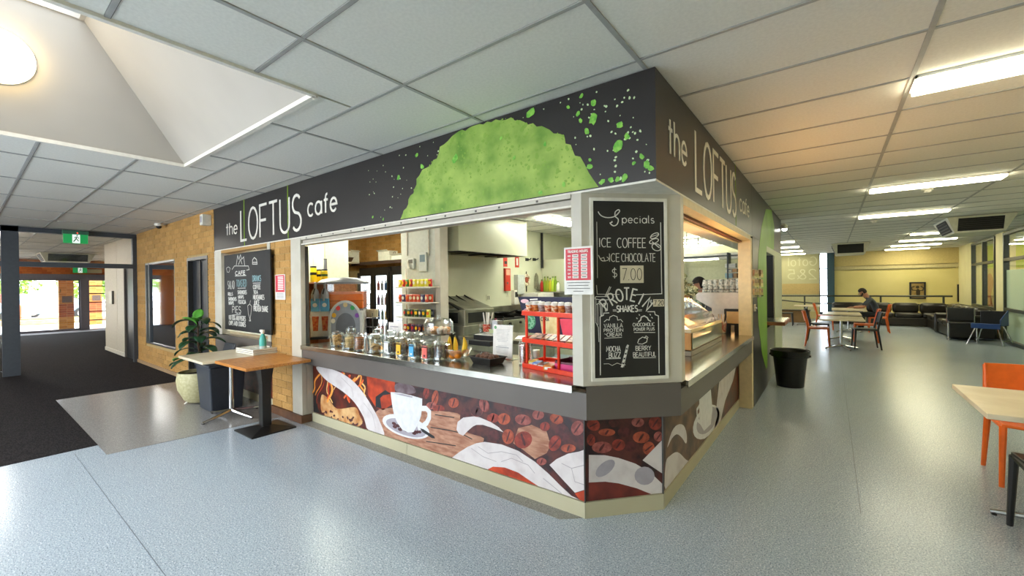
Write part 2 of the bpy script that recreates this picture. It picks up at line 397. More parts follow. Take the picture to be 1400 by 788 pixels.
# skylight shaft: truncated pyramid
t0,t1,t2,t3=-3.9,-2.1,-2.68,-1.72; zt=3.67
sh=M(); lo=[(a,c,2.7),(b,c,2.7),(b,d,2.7),(a,d,2.7)]; hi=[(t0,t2,zt),(t1,t2,zt),(t1,t3,zt),(t0,t3,zt)]
Mshaft=mat('shaft_plaster','#b9b2a8',.75,col2='#b3aca2',scale=2)
shaft=SE('skylight_shaft'); shaft.name='trim_1'
for k in range(4):
    q=[lo[k],lo[(k+1)%4],hi[(k+1)%4],hi[k]]; ctr=Vector(((a+b)/2,(c+d)/2,3.2))
    n=(Vector(q[1])-Vector(q[0])).cross(Vector(q[3])-Vector(q[0])).normalized(); mid=sum((Vector(v) for v in q),Vector())/4
    if n.dot(ctr-mid)>0: n=-n
    mm=M(); mm.add(q+[tuple(Vector(v)+n*.04) for v in q],[(0,1,2,3),(4,7,6,5),(0,4,5,1),(1,5,6,2),(2,6,7,3),(3,7,4,0)])
    P('shaft_side',mm,Mshaft,shaft,smooth=False)
fr=M()
for (p,q) in ((0,1),(1,2),(2,3),(3,0)): fr.bar(lo[p],lo[q],.03,.03)
P('opening_frame',fr,mat('frame_cream','#e8e3d8',.5),shaft,smooth=False)
P('skylight_pane',M().box(t0,t1,t2,t3,zt+.0,zt+.01),glass('roof_glass',lo=.03,hi=.3),shaft,smooth=False)
P('curb',M().box(t0-.1,t0,t2-.1,t3+.1,zt-.04,zt+.12).box(t1,t1+.1,t2-.1,t3+.1,zt-.04,zt+.12).box(t0,t1,t2-.1,t2,zt-.04,zt+.12).box(t0,t1,t3,t3+.1,zt-.04,zt+.12),Mshaft,shaft,smooth=False)
# round wall lamp on the sloping side
def ball_lamp():
    base=Vector(lo[0])*.5+Vector(lo[3])*.5; n=(Vector(lo[3])-Vector(lo[0])).cross(Vector(hi[0])-Vector(lo[0])).normalized()
    if n.x<0: n=-n
    d0=ray(-4,76); t=(Vector(lo[0])-CAM).dot(n)/d0.dot(n); p=CAM+d0*t
    o=T('round_ceiling_lamp','round warm glowing opal lamp on the sloping side of the skylight well','lamp',p)
    o.rotation_euler=n.to_track_quat('Z','Y').to_euler()
    P('lamp_base',M().lathe([(.19,0),(.19,.02),(.18,.03)],n=32),Mwhite,o)
    P('lamp_shade',M().lathe([(.18,.025),(.185,.05),(.17,.08),(.12,.105),(.05,.118),(.001,.12)],n=32),mat('opal_lit',(1,.78,.42),.4,emit=5.5,col2=None),o)
ball_lamp()
# fluorescent troffers
Mtube=mat('diffuser_lit',(1,.93,.66),.5,emit=8)
Mtubef2=mat('diffuser_far',(1,.93,.62),.5,emit=9)
Mtubek=mat('diffuser_kitchen',(.98,1,.84),.5,emit=18)
def troffer(x0,y0,label,wd=1.18,dp=.26,ml=Mtube,cat='ceiling light',group='fluorescent ceiling lights',z=2.698):
    o=T('ceiling_light',' '.join(label.split()[:16]),cat,(x0+wd/2,y0,z),0,group)
    P('light_frame',M().box(-wd/2,wd/2,-dp/2,-dp/2+.012,-.012,.004).box(-wd/2,wd/2,dp/2-.012,dp/2,-.012,.004).box(-wd/2,-wd/2+.012,-dp/2,dp/2,-.012,.004).box(wd/2-.012,wd/2,-dp/2,dp/2,-.012,.004),Mwhite,o,smooth=False)
    P('diffuser',M().box(-wd/2+.012,wd/2-.012,-dp/2+.012,dp/2-.012,-.036,.002),ml,o,smooth=False)
    return o
rows=[(-3.6,'behind the camera row'),]
nm=['nearest of the right-hand row, cut by the photo edge','second of the right-hand row above the smoke detector','third of the right-hand row, in front of the big air vent','fourth of the right-hand row, half hidden by the air vent','fifth of the right-hand row, beyond the big air vent','sixth light of the right-hand row near the far wall','last light of the right-hand row against the far wall']
for k,(x,y) in enumerate([(1.16,1.2),(1.16,4.85),(1.16,7.65),(2.34,12.1),(2.34,14.3),(2.34,16.4),(2.34,18.4)]):
    troffer(x,y,'fluorescent ceiling light, '+nm[k],ml=Mtubef2 if y>10 else Mtube)
for k,(y,l) in enumerate([(12.1,'nearest'),(14.3,'second'),(16.4,'third'),(18.4,'farthest')]):
    troffer(-1.24+.0,y,f'short looking fluorescent ceiling light beyond the cafe corner, {l} of its row',group='ceiling lights seen past the cafe corner')
Mtubefill=mat('diffuser_fill',(1,.98,.94),.5,emit=17)  # fill lamps added out of view to brighten the interior
for x in (-9,-6.6,-4.2,-1.8):
    for y in (-4.4,-6.1): troffer(x,y,'added unseen fill light behind the viewpoint, built as a long fluorescent',ml=Mtubefill,group='added fill lights behind the viewpoint')
Mtubecfill=mat('diffuser_corr_fill',(1,.95,.86),.5,emit=17)  # lamps added to make the corridor brighter
for (x,y) in ((-13.2,-1.9),(-16.,-1.9),(-18.6,-1.9),(-21,-1.9)): troffer(x,y,'added fill light in the entrance corridor, built as a fluorescent',ml=Mtubecfill,group='added corridor fill lights')
# smoke detectors
def smoke(x,y,lab):
    o=T('smoke_detector',lab,'smoke detector',(x,y,2.696))
    P('detector_base',M().lathe([(.06,0),(.06,-.015),(.055,-.02)],n=20),Mwhite,o); P('detector_head',M().lathe([(.04,-.02),(.045,-.035),(.03,-.05),(.001,-.052)],n=20),Mwhite,o)
p=at(1268,259,2,2.69); smoke(p.x,p.y,'white smoke detector beside the second right-hand ceiling light')
p=at(1195,302,2,2.69); smoke(p.x,p.y,'small smoke detector between the third and fourth ceiling lights')
p=at(1265,321,2,2.69); smoke(p.x,p.y,'tiny smoke detector beyond the big air vent')
# ================================================================ BRICKWORK
Mbr=[mat('brick_tan_%d'%i,c,.8,col2=c2,scale=40,bump=.3) for i,(c,c2) in enumerate([('#bd8f50','#b08446'),('#b58a4b','#a97e41'),('#c19454','#b48849'),('#b08548','#a37a40')])]
Mmort=mat('mortar','#b79b67',.9,col2='#a98e5c',scale=30)
Mred=[mat('brick_orange_%d'%i,c,.8) for i,c in enumerate(['#c46a30','#b85f2a','#cf7738'])]
def bricks(parent,axis,val,sgn,u0,u1,z0,z1,holes=(),budget=0,bl=.24,bh=.0835,mats=Mbr,proud=.006,near=None):
    """bricks on a wall plane; nearest ones single objects, the remainder one joined part"""
    L=[]; j=0; z=z0
    while z<z1-.01:
        zz=min(z+bh,z1); off=(j%2)*bl/2; u=u0-off
        while u<u1-.005:
            a,b=max(u,u0),min(u+bl,u1)
            if b-a>.02 and not any(b>h[0]+.01 and a<h[1]-.01 and zz>h[2]+.02 and z<h[3]-.02 for h in holes): L.append((a+.0035,b-.0035,z+.0035,zz-.0035))
            elif b-a>.02:
                for h in holes:
                    if b>h[0]+.01 and a<h[1]-.01 and zz>h[2]+.02 and z<h[3]-.02:
                        if a<h[0]-.04: L.append((a+.005,h[0]-.002,z+.005,zz-.005))
                        if b>h[1]+.04: L.append((h[1]+.002,b-.005,z+.005,zz-.005))
            u+=bl
        z+=bh; j+=1
    def bx(m,q):
        a,b,c,d=q; e=proud+R.uniform(0,.003)
        if axis==1: lo_,hi_=sorted((val,val+sgn*e)); m.box(a,b,lo_,hi_,c,d)
        else: lo_,hi_=sorted((val,val+sgn*e)); m.box(lo_,hi_,a,b,c,d)
    if near is not None: L.sort(key=near)
    for q in L[:budget]: P('brick',(lambda m:(bx(m,q),m)[1])(M()),R.choice(mats),parent,smooth=False)
    if len(L)>budget:
        for mi,ml in enumerate(mats):
            m_=M(); 
            for k,q in enumerate(L[budget:]):
                if k%len(mats)==mi: bx(m_,q)
            if m_.v: P('distant_bricks',m_,ml,parent,smooth=False)['kind']='stuff'
# tan brick wall along the corridor side (plane y=0), window hole and door hole
WH=(-10.30,-8.40,.45,2.05); DH=(-7.72,-6.78,0,2.03)
wl=SE('wall_left')
g=M(); 
for q in ((-10.9,WH[0],0,2.7),(WH[0],WH[1],0,WH[2]),(WH[0],WH[1],WH[3],2.7),(WH[1],DH[0],0,2.7),(DH[0],DH[1],DH[3],2.7),(DH[1],-6.55,0,2.7)): g.box(q[0],q[1],.004,.13,q[2],q[3])
P('mortar_backing',g,Mmort,wl,smooth=False)
bricks(wl,1,.004,-1,-10.9,-6.52,.06,2.7,(WH,DH),290,near=lambda q:-q[1])
P('skirting',M().box(-10.9,DH[0],-.022,.0,0,.07).box(DH[1],-6.55,-.022,0,0,.07),mat('skirt','#a98a66',.5),wl,smooth=False)
# side window
wn=SE('window_1')
Mgl=glass('window_glass',lo=.35,hi=.9,tint=(.55,.6,.58)); Mfrs=mat('frame_steel','#8b8d8f',.3,.8)
g=M().box(WH[0],WH[0]+.05,-.0,.06,WH[2],WH[3]).box(WH[1]-.03,WH[1],-.0,.06,WH[2],WH[3]).box(WH[0],WH[1],0,.06,WH[2],WH[2]+.03).box(WH[0],WH[1],0,.06,WH[3]-.03,WH[3])
P('window_frame',g,Mfrs,wn,smooth=False); P('mullion',M().box(-10.08,-10.0,0,.05,WH[2],WH[3]),Mdkalu,wn,smooth=False)
P('pane',M().box(WH[0]+.05,WH[1]-.03,.025,.032,WH[2]+.03,WH[3]-.03),Mgl,wn,smooth=False)
# door in the brick wall
dr=SE('door_1')
P('door_leaf',M().box(DH[0]+.05,DH[1]-.05,.06,.10,.01,DH[3]-.05),mat('door_dark','#23252a',.35),dr,smooth=False)
P('door_frame',M().box(DH[0],DH[0]+.05,-.01,.12,0,DH[3]).box(DH[1]-.05,DH[1],-.01,.12,0,DH[3]).box(DH[0]+.05,DH[1]-.05,-.01,.12,DH[3]-.05,DH[3]),mat('door_frame','#4b4a48',.3,.6),dr,smooth=False)
P('door_stile',M().box(-7.34,-7.28,.045,.06,.01,DH[3]-.05),mat('stile','#15161a',.3),dr,smooth=False)
P('lock',M().box(-6.93,-6.88,.035,.06,.95,1.15),Msteel,dr); P('door_handle',M().tube([(-6.9,.03,1.06),(-7.02,.03,1.06)],.01),Msteel,dr)
# room behind brick wall window (office) and other closing walls
ST('wall_office',M().box(-11,-8.2,1.9,2.0,0,2.7).box(-8.25,-8.15,.13,3.7,0,2.7).box(-11,-10.9,.13,2,0,2.7),mat('office','#8d8a80',.8),smooth=False)
# glazed partition at x=-10.9
pt=SE('window_2')
P('frame_post',M().box(-11.02,-10.9,-1.83,-1.62,0,2.7),Mdkalu,pt,bev=.004)
P('frame_post',M().box(-11.0,-10.9,-.07,-.0,0,2.62),Mdkalu,pt,smooth=False)
P('frame_head',M().box(-11.0,-10.9,-6.9,0,2.6,2.69),Mdkalu,pt,smooth=False)
P('frame_transom',M().box(-11.0,-10.9,-1.62,-.07,1.97,2.06),Mdkalu,pt,smooth=False)
P('frame_transom',M().box(-11.0,-10.9,-6.9,-1.83,1.97,2.06),Mdkalu,pt,smooth=False)
P('frame_post',M().box(-11.0,-10.9,-4.2,-4.1,0,2.6),Mdkalu,pt,smooth=False)
P('pane',M().box(-10.955,-10.948,-1.62,-.07,2.06,2.6),glass('clear_glass'),pt,smooth=False)
P('pane',M().box(-10.955,-10.948,-4.1,-1.83,2.06,2.6),glass('clear_glass'),pt,smooth=False)
P('pane',M().box(-10.955,-10.948,-4.1,-1.83,.1,1.97),glass('clear_glass'),pt,smooth=False)
# corridor: white panel wall, far brick wall with sliding doors
wc=SE('wall_corridor')
P('panel_board',M().box(-14.1,-12.78,-.0,.1,.09,2.7),mat('panel_w','#d9d2c2',.5),wc,smooth=False)
P('panel_board',M().box(-12.76,-12.05,-.0,.1,.09,2.7),mat('panel_w','#d9d2c2',.5),wc,smooth=False)
P('panel_board',M().box(-12.05,-10.9,-.0,.1,2.06,2.7),mat('panel_w','#d9d2c2',.5),wc,smooth=False)
P('panel_return',M().box(-14.1,-14.0,.1,1.6,0,2.7),mat('panel_w','#d9d2c2',.5),wc,smooth=False)
P('skirting',M().box(-14.1,-12.05,-.015,.1,0,.09),Mwhite,wc,smooth=False)
P('corridor_door',M().box(-12.0,-11.25,.02,.06,0,2.02),mat('door_dark','#23252a',.35),wc,smooth=False)
P('door_jamb',M().box(-12.05,-12.0,-.01,.1,0,2.06).box(-11.25,-10.99,-.01,.1,0,2.06),mat('jamb_br','#6e655c',.5),wc,smooth=False)
P('corridor_side',M().box(-22.4,-14.1,1.5,1.6,0,2.7).box(-22.4,-11,-3.6,-3.5,0,2.7),mat('side_w','#e0d4bf',.7),wc,smooth=False)
o=T('intercom_panel','white wall panel with a dark edge on the corridor wall','intercom',(-13.3,-.0,1.2))
P('panel_face',M().box(-.18,.16,-.03,-.001,0,.3),Mwhite,o,bev=.004); P('panel_edge',M().box(.16,.2,-.035,-.001,-.01,.31),mat('edge_dk','#4e4a45',.5),o)
wf=SE('wall_far_entrance')
holes=((-3.0,.62,0,2.0),(.85,1.5,0,2.0))
P('mortar_backing',M().box(-22.6,-22.42,-3.5,1.5,2.17,2.7).box(-22.6,-22.42,-3.5,-3.0,0,2.17),mat('mortar_o','#a5602f',.9),wf,smooth=False)
bricks(wf,0,-22.42,1,-3.5,1.5,2.17,2.7,(),0,mats=Mred)
Mdf=mat('door_frame_grey','#6f6d78',.4,.3)
d2=SE('door_2')
P('door_header',M().box(-22.55,-22.3,-3.0,.62,1.98,2.17),Mdf,d2,smooth=False)
P('door_jamb',M().box(-22.55,-22.3,.6,.84,0,2.17),Mdf,d2,smooth=False)
P('door_head',M().box(-22.55,-22.35,.84,1.5,1.93,2.17),Mdf,d2,smooth=False)
P('sill',M().box(-22.55,-22.3,-3.0,1.5,0,.03),Mdf,d2,smooth=False)
P('door_leaf_frame',M().box(-22.45,-22.4,.56,.6,.03,1.98).box(-22.45,-22.4,-1.15,-1.08,.03,1.98).box(-22.45,-22.4,-1.15,.6,.03,.09).box(-22.45,-22.4,-1.15,.6,1.93,1.98),Mdf,d2,smooth=False)
P('pane',M().box(-22.43,-22.42,-1.08,.56,.09,1.93),glass('clear_glass',lo=.04,hi=.5),d2,smooth=False)
P('pane',M().box(-22.43,-22.42,-2.95,-1.15,.09,1.93),glass('clear_glass',lo=.04,hi=.5),d2,smooth=False)
P('pane',M().box(-22.43,-22.42,.84,1.5,.03,1.93),glass('clear_glass',lo=.04,hi=.5),d2,smooth=False)
for z in (.38,.72,1.08,1.42,1.72): P('glazing_bar',M().box(-22.46,-22.39,.84,1.5,z-.02,z+.02),mat('bar_dk','#3a3a42',.4),d2,smooth=False)
m_=M(); text(m_,'LOFTUS',-.74,1.49,.12,.018,fx(-22.40),width=.82,mirror=True); P('door_lettering',m_,mat('letter_dk','#4d5a48',.5),d2,smooth=False)
# right-hand and rear closing walls, window wall behind the viewpoint
ST('wall_rear',M().box(-11,-9.6,-7.15,-7.0,0,2.7).box(-1.6,4.3,-7.15,-7.0,0,2.7).box(-9.6,-1.6,-7.15,-7.0,0,.3).box(-9.6,-1.6,-7.15,-7.0,2.6,2.7),Mcream,smooth=False)
g=M()
for k in range(5): g.box(-9.6+k*2-.03,-9.6+k*2+.03,-7.12,-7.04,.3,2.6)
ST('window_3',g,Mdkalu,smooth=False)
ST('wall_side',M().box(-24,-11,-7.15,-7,0,2.7).box(-11.05,-10.95,-7.1,-6.9,0,2.7),Mcream,smooth=False)
# ================================================================ LOUNGE SHELL (right)
Mlounge=mat('lounge_wall','#ded090',.7,col2='#d8ca88',scale=1.5); Mbe=mat('bulkhead_beige','#c4b27a',.7)
wb=SE('wall_back')
P('wall_board',M().box(.86,7.2,19.2,19.35,0,2.0),Mlounge,wb,smooth=False)
P('upper_board',M().box(.86,7.2,19.1,19.35,2.14,2.7),Mbe,wb,smooth=False)
P('ledge_board',M().box(.86,7.2,19.14,19.35,2.0,2.135),mat('ledge','#c8bc8e',.6),wb,smooth=False)
P('dado_trim',M().box(.86,4.3,19.17,19.2,1.98,2.0),mat('trim_b','#a0946c',.6),wb,smooth=False)
P('column',M().box(.62,.86,19.0,19.3,0,2.7),mat('blue_column','#2c4a58',.5),wb,smooth=False)
P('wall_board',M().box(-8,-.95,19.2,19.35,0,2.7),Mlounge,wb,smooth=False)
wd=SE('window_4')
Mfilm=mat('film','#c5c196',.5,col2='#bdb98e',scale=2,trans=.0)
P('frosted_film',M().box(-.95,.38,19.2,19.215,1.0,2.7),Mfilm,wd,smooth=False)
P('film_lower',M().box(-.95,.38,19.2,19.215,0.3,1.0),mat('film_low','#c9c296',.6),wd,smooth=False)
P('film_band',M().box(-.93,.37,19.185,19.199,1.02,1.47),mat('film_tan','#cdb277',.6),wd,smooth=False)
P('pane',M().box(.38,.62,19.22,19.23,.3,2.7),glass('clear_glass'),wd,smooth=False)
P('frame_bar',M().box(.36,.39,19.15,19.24,0.0,2.7).box(.38,.62,19.18,19.24,2.05,2.09).box(.38,.62,19.18,19.24,0,.3),Mdkalu,wd,smooth=False)
P('sill_panel',M().box(-.95,.38,19.16,19.24,0,.3),Mbe,wd,smooth=False)
mm=M(); f=fy(19.185); text(mm,'GotoI',-.72,2.22,.36,.035,f,mirror=True,width=1.0); text(mm,'2&5',-.72,1.66,.40,.04,f,mirror=True,width=.98)
P('window_lettering',mm,mat('letter_frost','#dedcba',.6),wd,smooth=False)
# window wall on the right, x=4.15
wr=SE('wall_right')
P('wall_pier',M().box(4.15,4.35,13.3,14.05,0,2.7),mat('pier','#ded6a6',.6,col2='#d8cf9e',scale=2),wr,smooth=False)
P('wall_pier',M().box(4.15,4.35,16.9,19.2,0,2.7),mat('pier','#ded6a6',.6),wr,smooth=False)
P('wall_pier',M().box(4.15,4.35,14.05,16.9,0,.72),mat('pier','#ded6a6',.6),wr,smooth=False)
P('wall_pier',M().box(4.15,4.35,-7.1,8.4,0,2.7),mat('pier','#ded6a6',.6),wr,smooth=False)
Mfr=mat('frame_dark','#3d4038',.4,.3)
def win(name,y0,y1,z0,z1,mulls,trans,panes):
    s=SE(name)
    P('frame_rim',M().box(4.12,4.22,y0,y0+.07,z0,z1).box(4.12,4.22,y1-.07,y1,z0,z1).box(4.12,4.22,y0+.07,y1-.07,z0,z0+.07).box(4.12,4.22,y0+.07,y1-.07,z1-.06,z1),Mfr,s,smooth=False)
    for y in mulls: P('mullion',M().box(4.12,4.22,y-.04,y+.04,z0+.07,z1-.06),Mfr,s,smooth=False)
    for z in trans: P('transom',M().box(4.11,4.225,y0+.07,y1-.07,z-.035,z+.035),Mfr,s,smooth=False)
    for (a,b,c,d,mt) in panes: P('pane',M().box(4.165,4.172,a,b,c,d),mt,s,smooth=False)
Mfrost=mat('frosted_glass','#c4d6bd',.35,col2='#bccfb4',scale=1,alpha=.72)
cg=glass('lounge_glass',lo=.04,hi=.35)
win('window_5',14.05,16.9,.72,2.66,(15.4,),(2.0,),[(14.1,15.36,.79,1.97,cg),(15.44,16.85,.79,1.97,cg),(14.1,15.36,2.03,2.6,cg),(15.44,16.85,2.03,2.6,cg)])
win('window_6',8.4,13.2,.0,2.66,(10.9,),(.8,2.0),[(8.5,10.86,.09,1.75,Mfrost),(10.94,13.13,.09,1.75,Mfrost),(8.5,10.86,1.75,2.6,cg),(10.94,13.13,1.75,2.6,cg)])
ST('wall_neighbour',M().box(7.05,7.2,-7,20,0,2.7),mat('lime_wall','#b5cc2a',.6,col2='#c2d63a',scale=1),smooth=False)
wne=SE('wall_neighbour_end')
P('upper_board',M().box(4.35,7.2,18,18.1,1.9,2.7),mat('lime_wall','#b5cc2a',.6),wne,smooth=False); P('lower_board',M().box(4.35,7.2,18,18.1,0,1.9),mat('tan_wall','#c9b070',.6,col2='#c0a664',scale=2),wne,smooth=False)
for k,(x,c) in enumerate(((4.62,'#5a5a48'),(4.85,'#b8623a'),(5.05,'#4a4a3c'),(5.3,'#7a9a6a'))): P('painted_reflection',M().ext(smooth_poly([(x-.09,.5),(x-.03,1.1),(x-.08,1.5),(x+.02,1.75),(x+.1,1.45),(x+.04,1.0),(x+.1,.5)],3),fy(18),.001,.006),mat('reflection_tone'+c,c,.6),wne,smooth=False)  # shapes painted on the end wall stand for reflections in the glass
troffer(5,12.2,'fluorescent ceiling light in the lime green room seen through the glass',group='lights in the lime green room',ml=Mtubek)
troffer(5,15.4,'fluorescent ceiling light in the lime green room seen through the glass',group='lights in the lime green room',ml=Mtubek)
for s_ in S.objects:
    if s_.name in ('wall_right','window_5','window_6'):
        pv=Vector((4.15,13.3,0)); rm=Matrix.Rotation(-.036,4,'Z'); s_.matrix_world=Matrix.Translation(pv)@rm@Matrix.Translation(-pv)
# air cassettes
def cassette(x,y,w_,dp,zb,label):
    o=T('air_conditioner',label,'air conditioner',(x,y,2.69))
    h=2.69-zb; a,b=w_/2,dp/2
    P('housing',M().add([(-a-.12,-b-.12,0),(a+.12,-b-.12,0),(a+.12,b+.12,0),(-a-.12,b+.12,0),(-a,-b,-h),(a,-b,-h),(a,b,-h),(-a,b,-h)],[(0,1,5,4),(1,2,6,5),(2,3,7,6),(3,0,4,7),(4,5,6,7),(3,2,1,0)]),mat('hvac_white','#cfcdb8',.5),o,smooth=False)
    def g(s,u): # front face point
        return (-a+s*2*a, -b-.12*(1-u)-.004, -h*u)
    m=M(); m.add([g(.05,.12),g(.95,.12),g(.95,.9),g(.05,.9)],[(0,1,2,3)])
    P('front_grille',m,Mmattblack,o,smooth=False)
    for k in range(6):
        u=.2+k*.12; m=M(); m.bar(Vector(g(.06,u))+Vector((0,-.004,0)),Vector(g(.94,u))+Vector((0,-.004,0)),.012,.02); P('grille_slat',m,mat('slat_dk','#2e2d2a',.4,.5),o,smooth=False)
    m=M(); m.add([(-a-.12*(1-u)-.004,-b+s*2*b,-h*u) for s,u in ((.08,.12),(.92,.12),(.92,.9),(.08,.9))],[(0,1,2,3)]); P('side_grille',m,Mmattblack,o,smooth=False)
    m=M()
    for k in range(4): m.bar((-a-.12*(1-(.25+k*.18))-.01,-b*.8,-h*(.25+k*.18)),(-a-.12*(1-(.25+k*.18))-.01,b*.8,-h*(.25+k*.18)),.012,.012)
    P('side_slats',m,mat('slat_dk','#2e2d2a',.4,.5),o,smooth=False)
    return o
p=at(1307,308,1,8.9); q=at(1378,306,1,8.9)
cassette((p.x+q.x)/2-.0,9.55,q.x-p.x,1.1,2.40,'big white boxy air conditioner with black grilles hanging from the ceiling above the sofas')
p=at(1143,344,1,14.0); q=at(1183,342,1,14.0)
cassette((p.x+q.x)/2,14.6,q.x-p.x,1.1,2.36,'smaller looking air conditioner with a black grille above the cafe tables, near the blue column')
# corridor cassette seen through the glass
o=cassette(-18.5,at(90,350,0,-18.5).y,.95,.9,2.42,'dark framed air conditioner seen through the glass above the entrance corridor'); o.rotation_euler=(0,0,PI/2)
# railing
o=T('handrail','dark metal handrail with posts running in front of the lounge back wall','railing',(0,0,0))
yr=17.9
za=at(1200,405,1,yr).z; zb_=at(1200,416,1,yr).z
P('top_rail',M().tube([(-1.3,yr,za),(4.0,yr,za)],.03),Mfr,o); P('mid_rail',M().tube([(-1.3,yr,zb_+.16),(.2,yr,zb_),(4.0,yr,zb_)],.025),Mfr,o)
for px in (1100,1204,1290): x=at(px,405,1,yr).x; P('post',M().tube([(x,yr,0),(x,yr,za)],.03),Mfr,o)
# ================================================================ CAFE SHELL
BZ=2.083
fs=T('fascia_sign','tall charcoal fascia band with the cafe name and a green powder print','sign',(0,0,0))
P('fascia_panel',M().box(at(334,300,1,0).x+.003,at(394,300,1,0).x-.006,0,.12,BZ,2.695),Mcharcoal,fs,smooth=False)
P('fascia_panel',M().box(-6.55,at(334,300,1,0).x-.003,0,.12,BZ,2.695),Mcharcoal,fs,smooth=False)
P('fascia_panel',M().box(at(394,300,1,0).x+.006,0,0,.12,BZ,2.695),Mcharcoal,fs,smooth=False)
Mgreenline=mat('green_edge','#8fb82a',.5)
for px in (334,394): x=at(px,300,1,0).x; P('seam_strip',M().box(x-.006,x+.006,-.004,.01,BZ,2.695),Mgreenline,fs,smooth=False)
ys=[.12]+[at(px,300,0,0).y for px in (1006,1028)]+[4.9]
for k in range(3): P('fascia_panel',M().box(-.12,0,ys[k]+(.003 if k else 0),ys[k+1]-.003,BZ,2.695),Mcharcoal,fs,smooth=False)
P('fascia_panel',M().box(-.12,0,4.903,7.2,2.05,2.695),Mcharcoal,fs,smooth=False)
P('seam_strip',M().box(-.01,.003,ys[1]-.003,ys[1]+.003,BZ,2.695),Mgreenline,fs,smooth=False)
P('soffit',M().prism([(-6.5,.002),(-.002,.002),(-.002,7.2),(-.5,7.2),(-.5,.5),(-6.5,.5)],BZ-.012,BZ),Mwhite,fs,smooth=False)
def lett(s,fn,pts,w,h,name='lettering',ml=Mletter):
    m=M(); text(m,s,pts[0],pts[1],h,w,fn,width=pts[2],t=.004); return P(name,m,ml,fs,smooth=False)
def xz(px,py): p=at(px,py,1,0); return p.x,p.z
def yz(px,py): p=at(px,py,0,0); return p.y,p.z
a_,b_=xz(304,322),xz(320,321); lett('the',fy(0),(xz(305,0)[0],xz(306,323)[1],xz(320,0)[0]-xz(305,0)[0]),.018,.165)
a_=xz(326,330); h_=xz(325,290)[1]-a_[1]; lett('LOFTUS',fy(0),(xz(325,0)[0],a_[1],xz(408,0)[0]-xz(325,0)[0]),.032,h_)
a_=xz(418,297); lett('cafe',fy(0),(xz(417,0)[0],xz(420,296.5)[1],xz(457,0)[0]-xz(417,0)[0]),.024,xz(444,264)[1]-xz(444,290)[1])
lett('the',fx(0),(yz(911,0)[0],yz(912,207)[1],yz(936,0)[0]-yz(911,0)[0]),.022,yz(912,158)[1]-yz(912,207)[1])
lett('LOFTUS',fx(0),(yz(948,0)[0],yz(949,258)[1],yz(1003,0)[0]-yz(948,0)[0]),.036,yz(949,178)[1]-yz(949,258)[1])
lett('cafe',fx(0),(yz(1008,0)[0],yz(1009,286)[1],yz(1021,0)[0]-yz(1008,0)[0]),.017,yz(1015,270)[1]-yz(1015,293)[1])
# green powder print
Mpow=mat('green_powder','#5d8a22',.6,col2='#aec65c',scale=4.5,detail=12,ramp=(.3,.72))
Mpow2=mat('green_powder_dark','#789f33',.6,col2='#86aa3e',scale=9); Mpow3=mat('green_spots','#57a82c',.5,col2='#8cc84a',scale=30); Mpale=mat('pale_spots','#cfe3b0',.5)
pts=[(225,700),(240,660),(262,610),(290,560),(312,500),(345,465),(375,430),(400,400),(405,370),(440,345),(462,320),(490,300),(620,255),(660,245),(730,235),(770,248),(830,262),(870,275),(905,292),(950,310),(972,318),(978,355),(1010,385),(1045,415),(1065,450),(1085,490),(1105,520),(1128,552)]
poly=pxpoly(pts,1,0,3.3333,(480,90)); poly=[(a,min(max(b,BZ+.003),2.692)) for a,b in poly]
# ragged edge
rag=[]
for i in range(len(poly)):
    A=Vector(poly[i]); B=Vector(poly[(i+1)%len(poly)]); rag.append(tuple(A))
    if i<len(poly)-1:
        n=max(1,int((B-A).length/.035)); nr=Vector((-(B-A).y,(B-A).x)).normalized()
        for k in range(1,n): q=A.lerp(B,k/n)+nr*R.uniform(-.024,.02); rag.append((q.x,min(max(q.y,BZ+.003),2.69)))
P('powder_print',M().ext(rag,fy(0),.0,.0015),Mpow,fs,smooth=False)
def blob(m,cx,cz,r,fn,t,n=9,el=1.4,ang=None):
    ang=R.uniform(0,PI) if ang is None else ang; p=[]
    for k in range(n):
        a=2*PI*k/n; rr=r*R.uniform(.75,1.15); x,z=rr*el*math.cos(a),rr*math.sin(a)
        p.append((cx+x*math.cos(ang)-z*math.sin(ang),cz+x*math.sin(ang)+z*math.cos(ang)))
    m.ext(p,fn,t-.0005,t)
def inside(p,poly):
    c=False; j=len(poly)-1
    for i in range(len(poly)):
        if (poly[i][1]>p[1])!=(poly[j][1]>p[1]) and p[0]<(poly[j][0]-poly[i][0])*(p[1]-poly[i][1])/(poly[j][1]-poly[i][1])+poly[i][0]: c=not c
        j=i
    return c
m1,m2=M(),M(); xs=[q[0] for q in poly]
for k in range(620):
    x=R.uniform(min(xs),max(xs)); z=R.uniform(BZ+.02,2.67)
    if inside((x,z),poly) and inside((x,z-.02),poly): blob(m1,x,z,abs(R.gauss(0,.005))+.0025,fy(0),.0022+.000002*k,7)
P('powder_specks',m1,Mpow2,fs,smooth=False)['kind']='stuff'
m3,m4=M(),M()
big=[(300,408),(325,460),(217,510),(148,700),(100,690),(820,215),(990,190),(1105,240),(1105,170),(1052,128),(1035,220),(1047,252),(1075,300),(1225,270),(1215,370),(1258,322),(1325,415),(1290,445),(1347,450),(1365,468),(1090,430),(1088,460),(1145,540),(1185,520),(1215,518),(1247,512),(475,425),(885,358),(685,330),(970,540),(745,420),(865,580)]
for i,(x,y) in enumerate(big):
    p=at(480+x/3.3333,90+y/3.3333,1,0); r=.028 if i in (5,7,14,26) else R.uniform(.009,.018)
    blob(m3,p.x,min(max(p.z,BZ+.03),2.66),r,fy(0),.004+.00002*i,11)
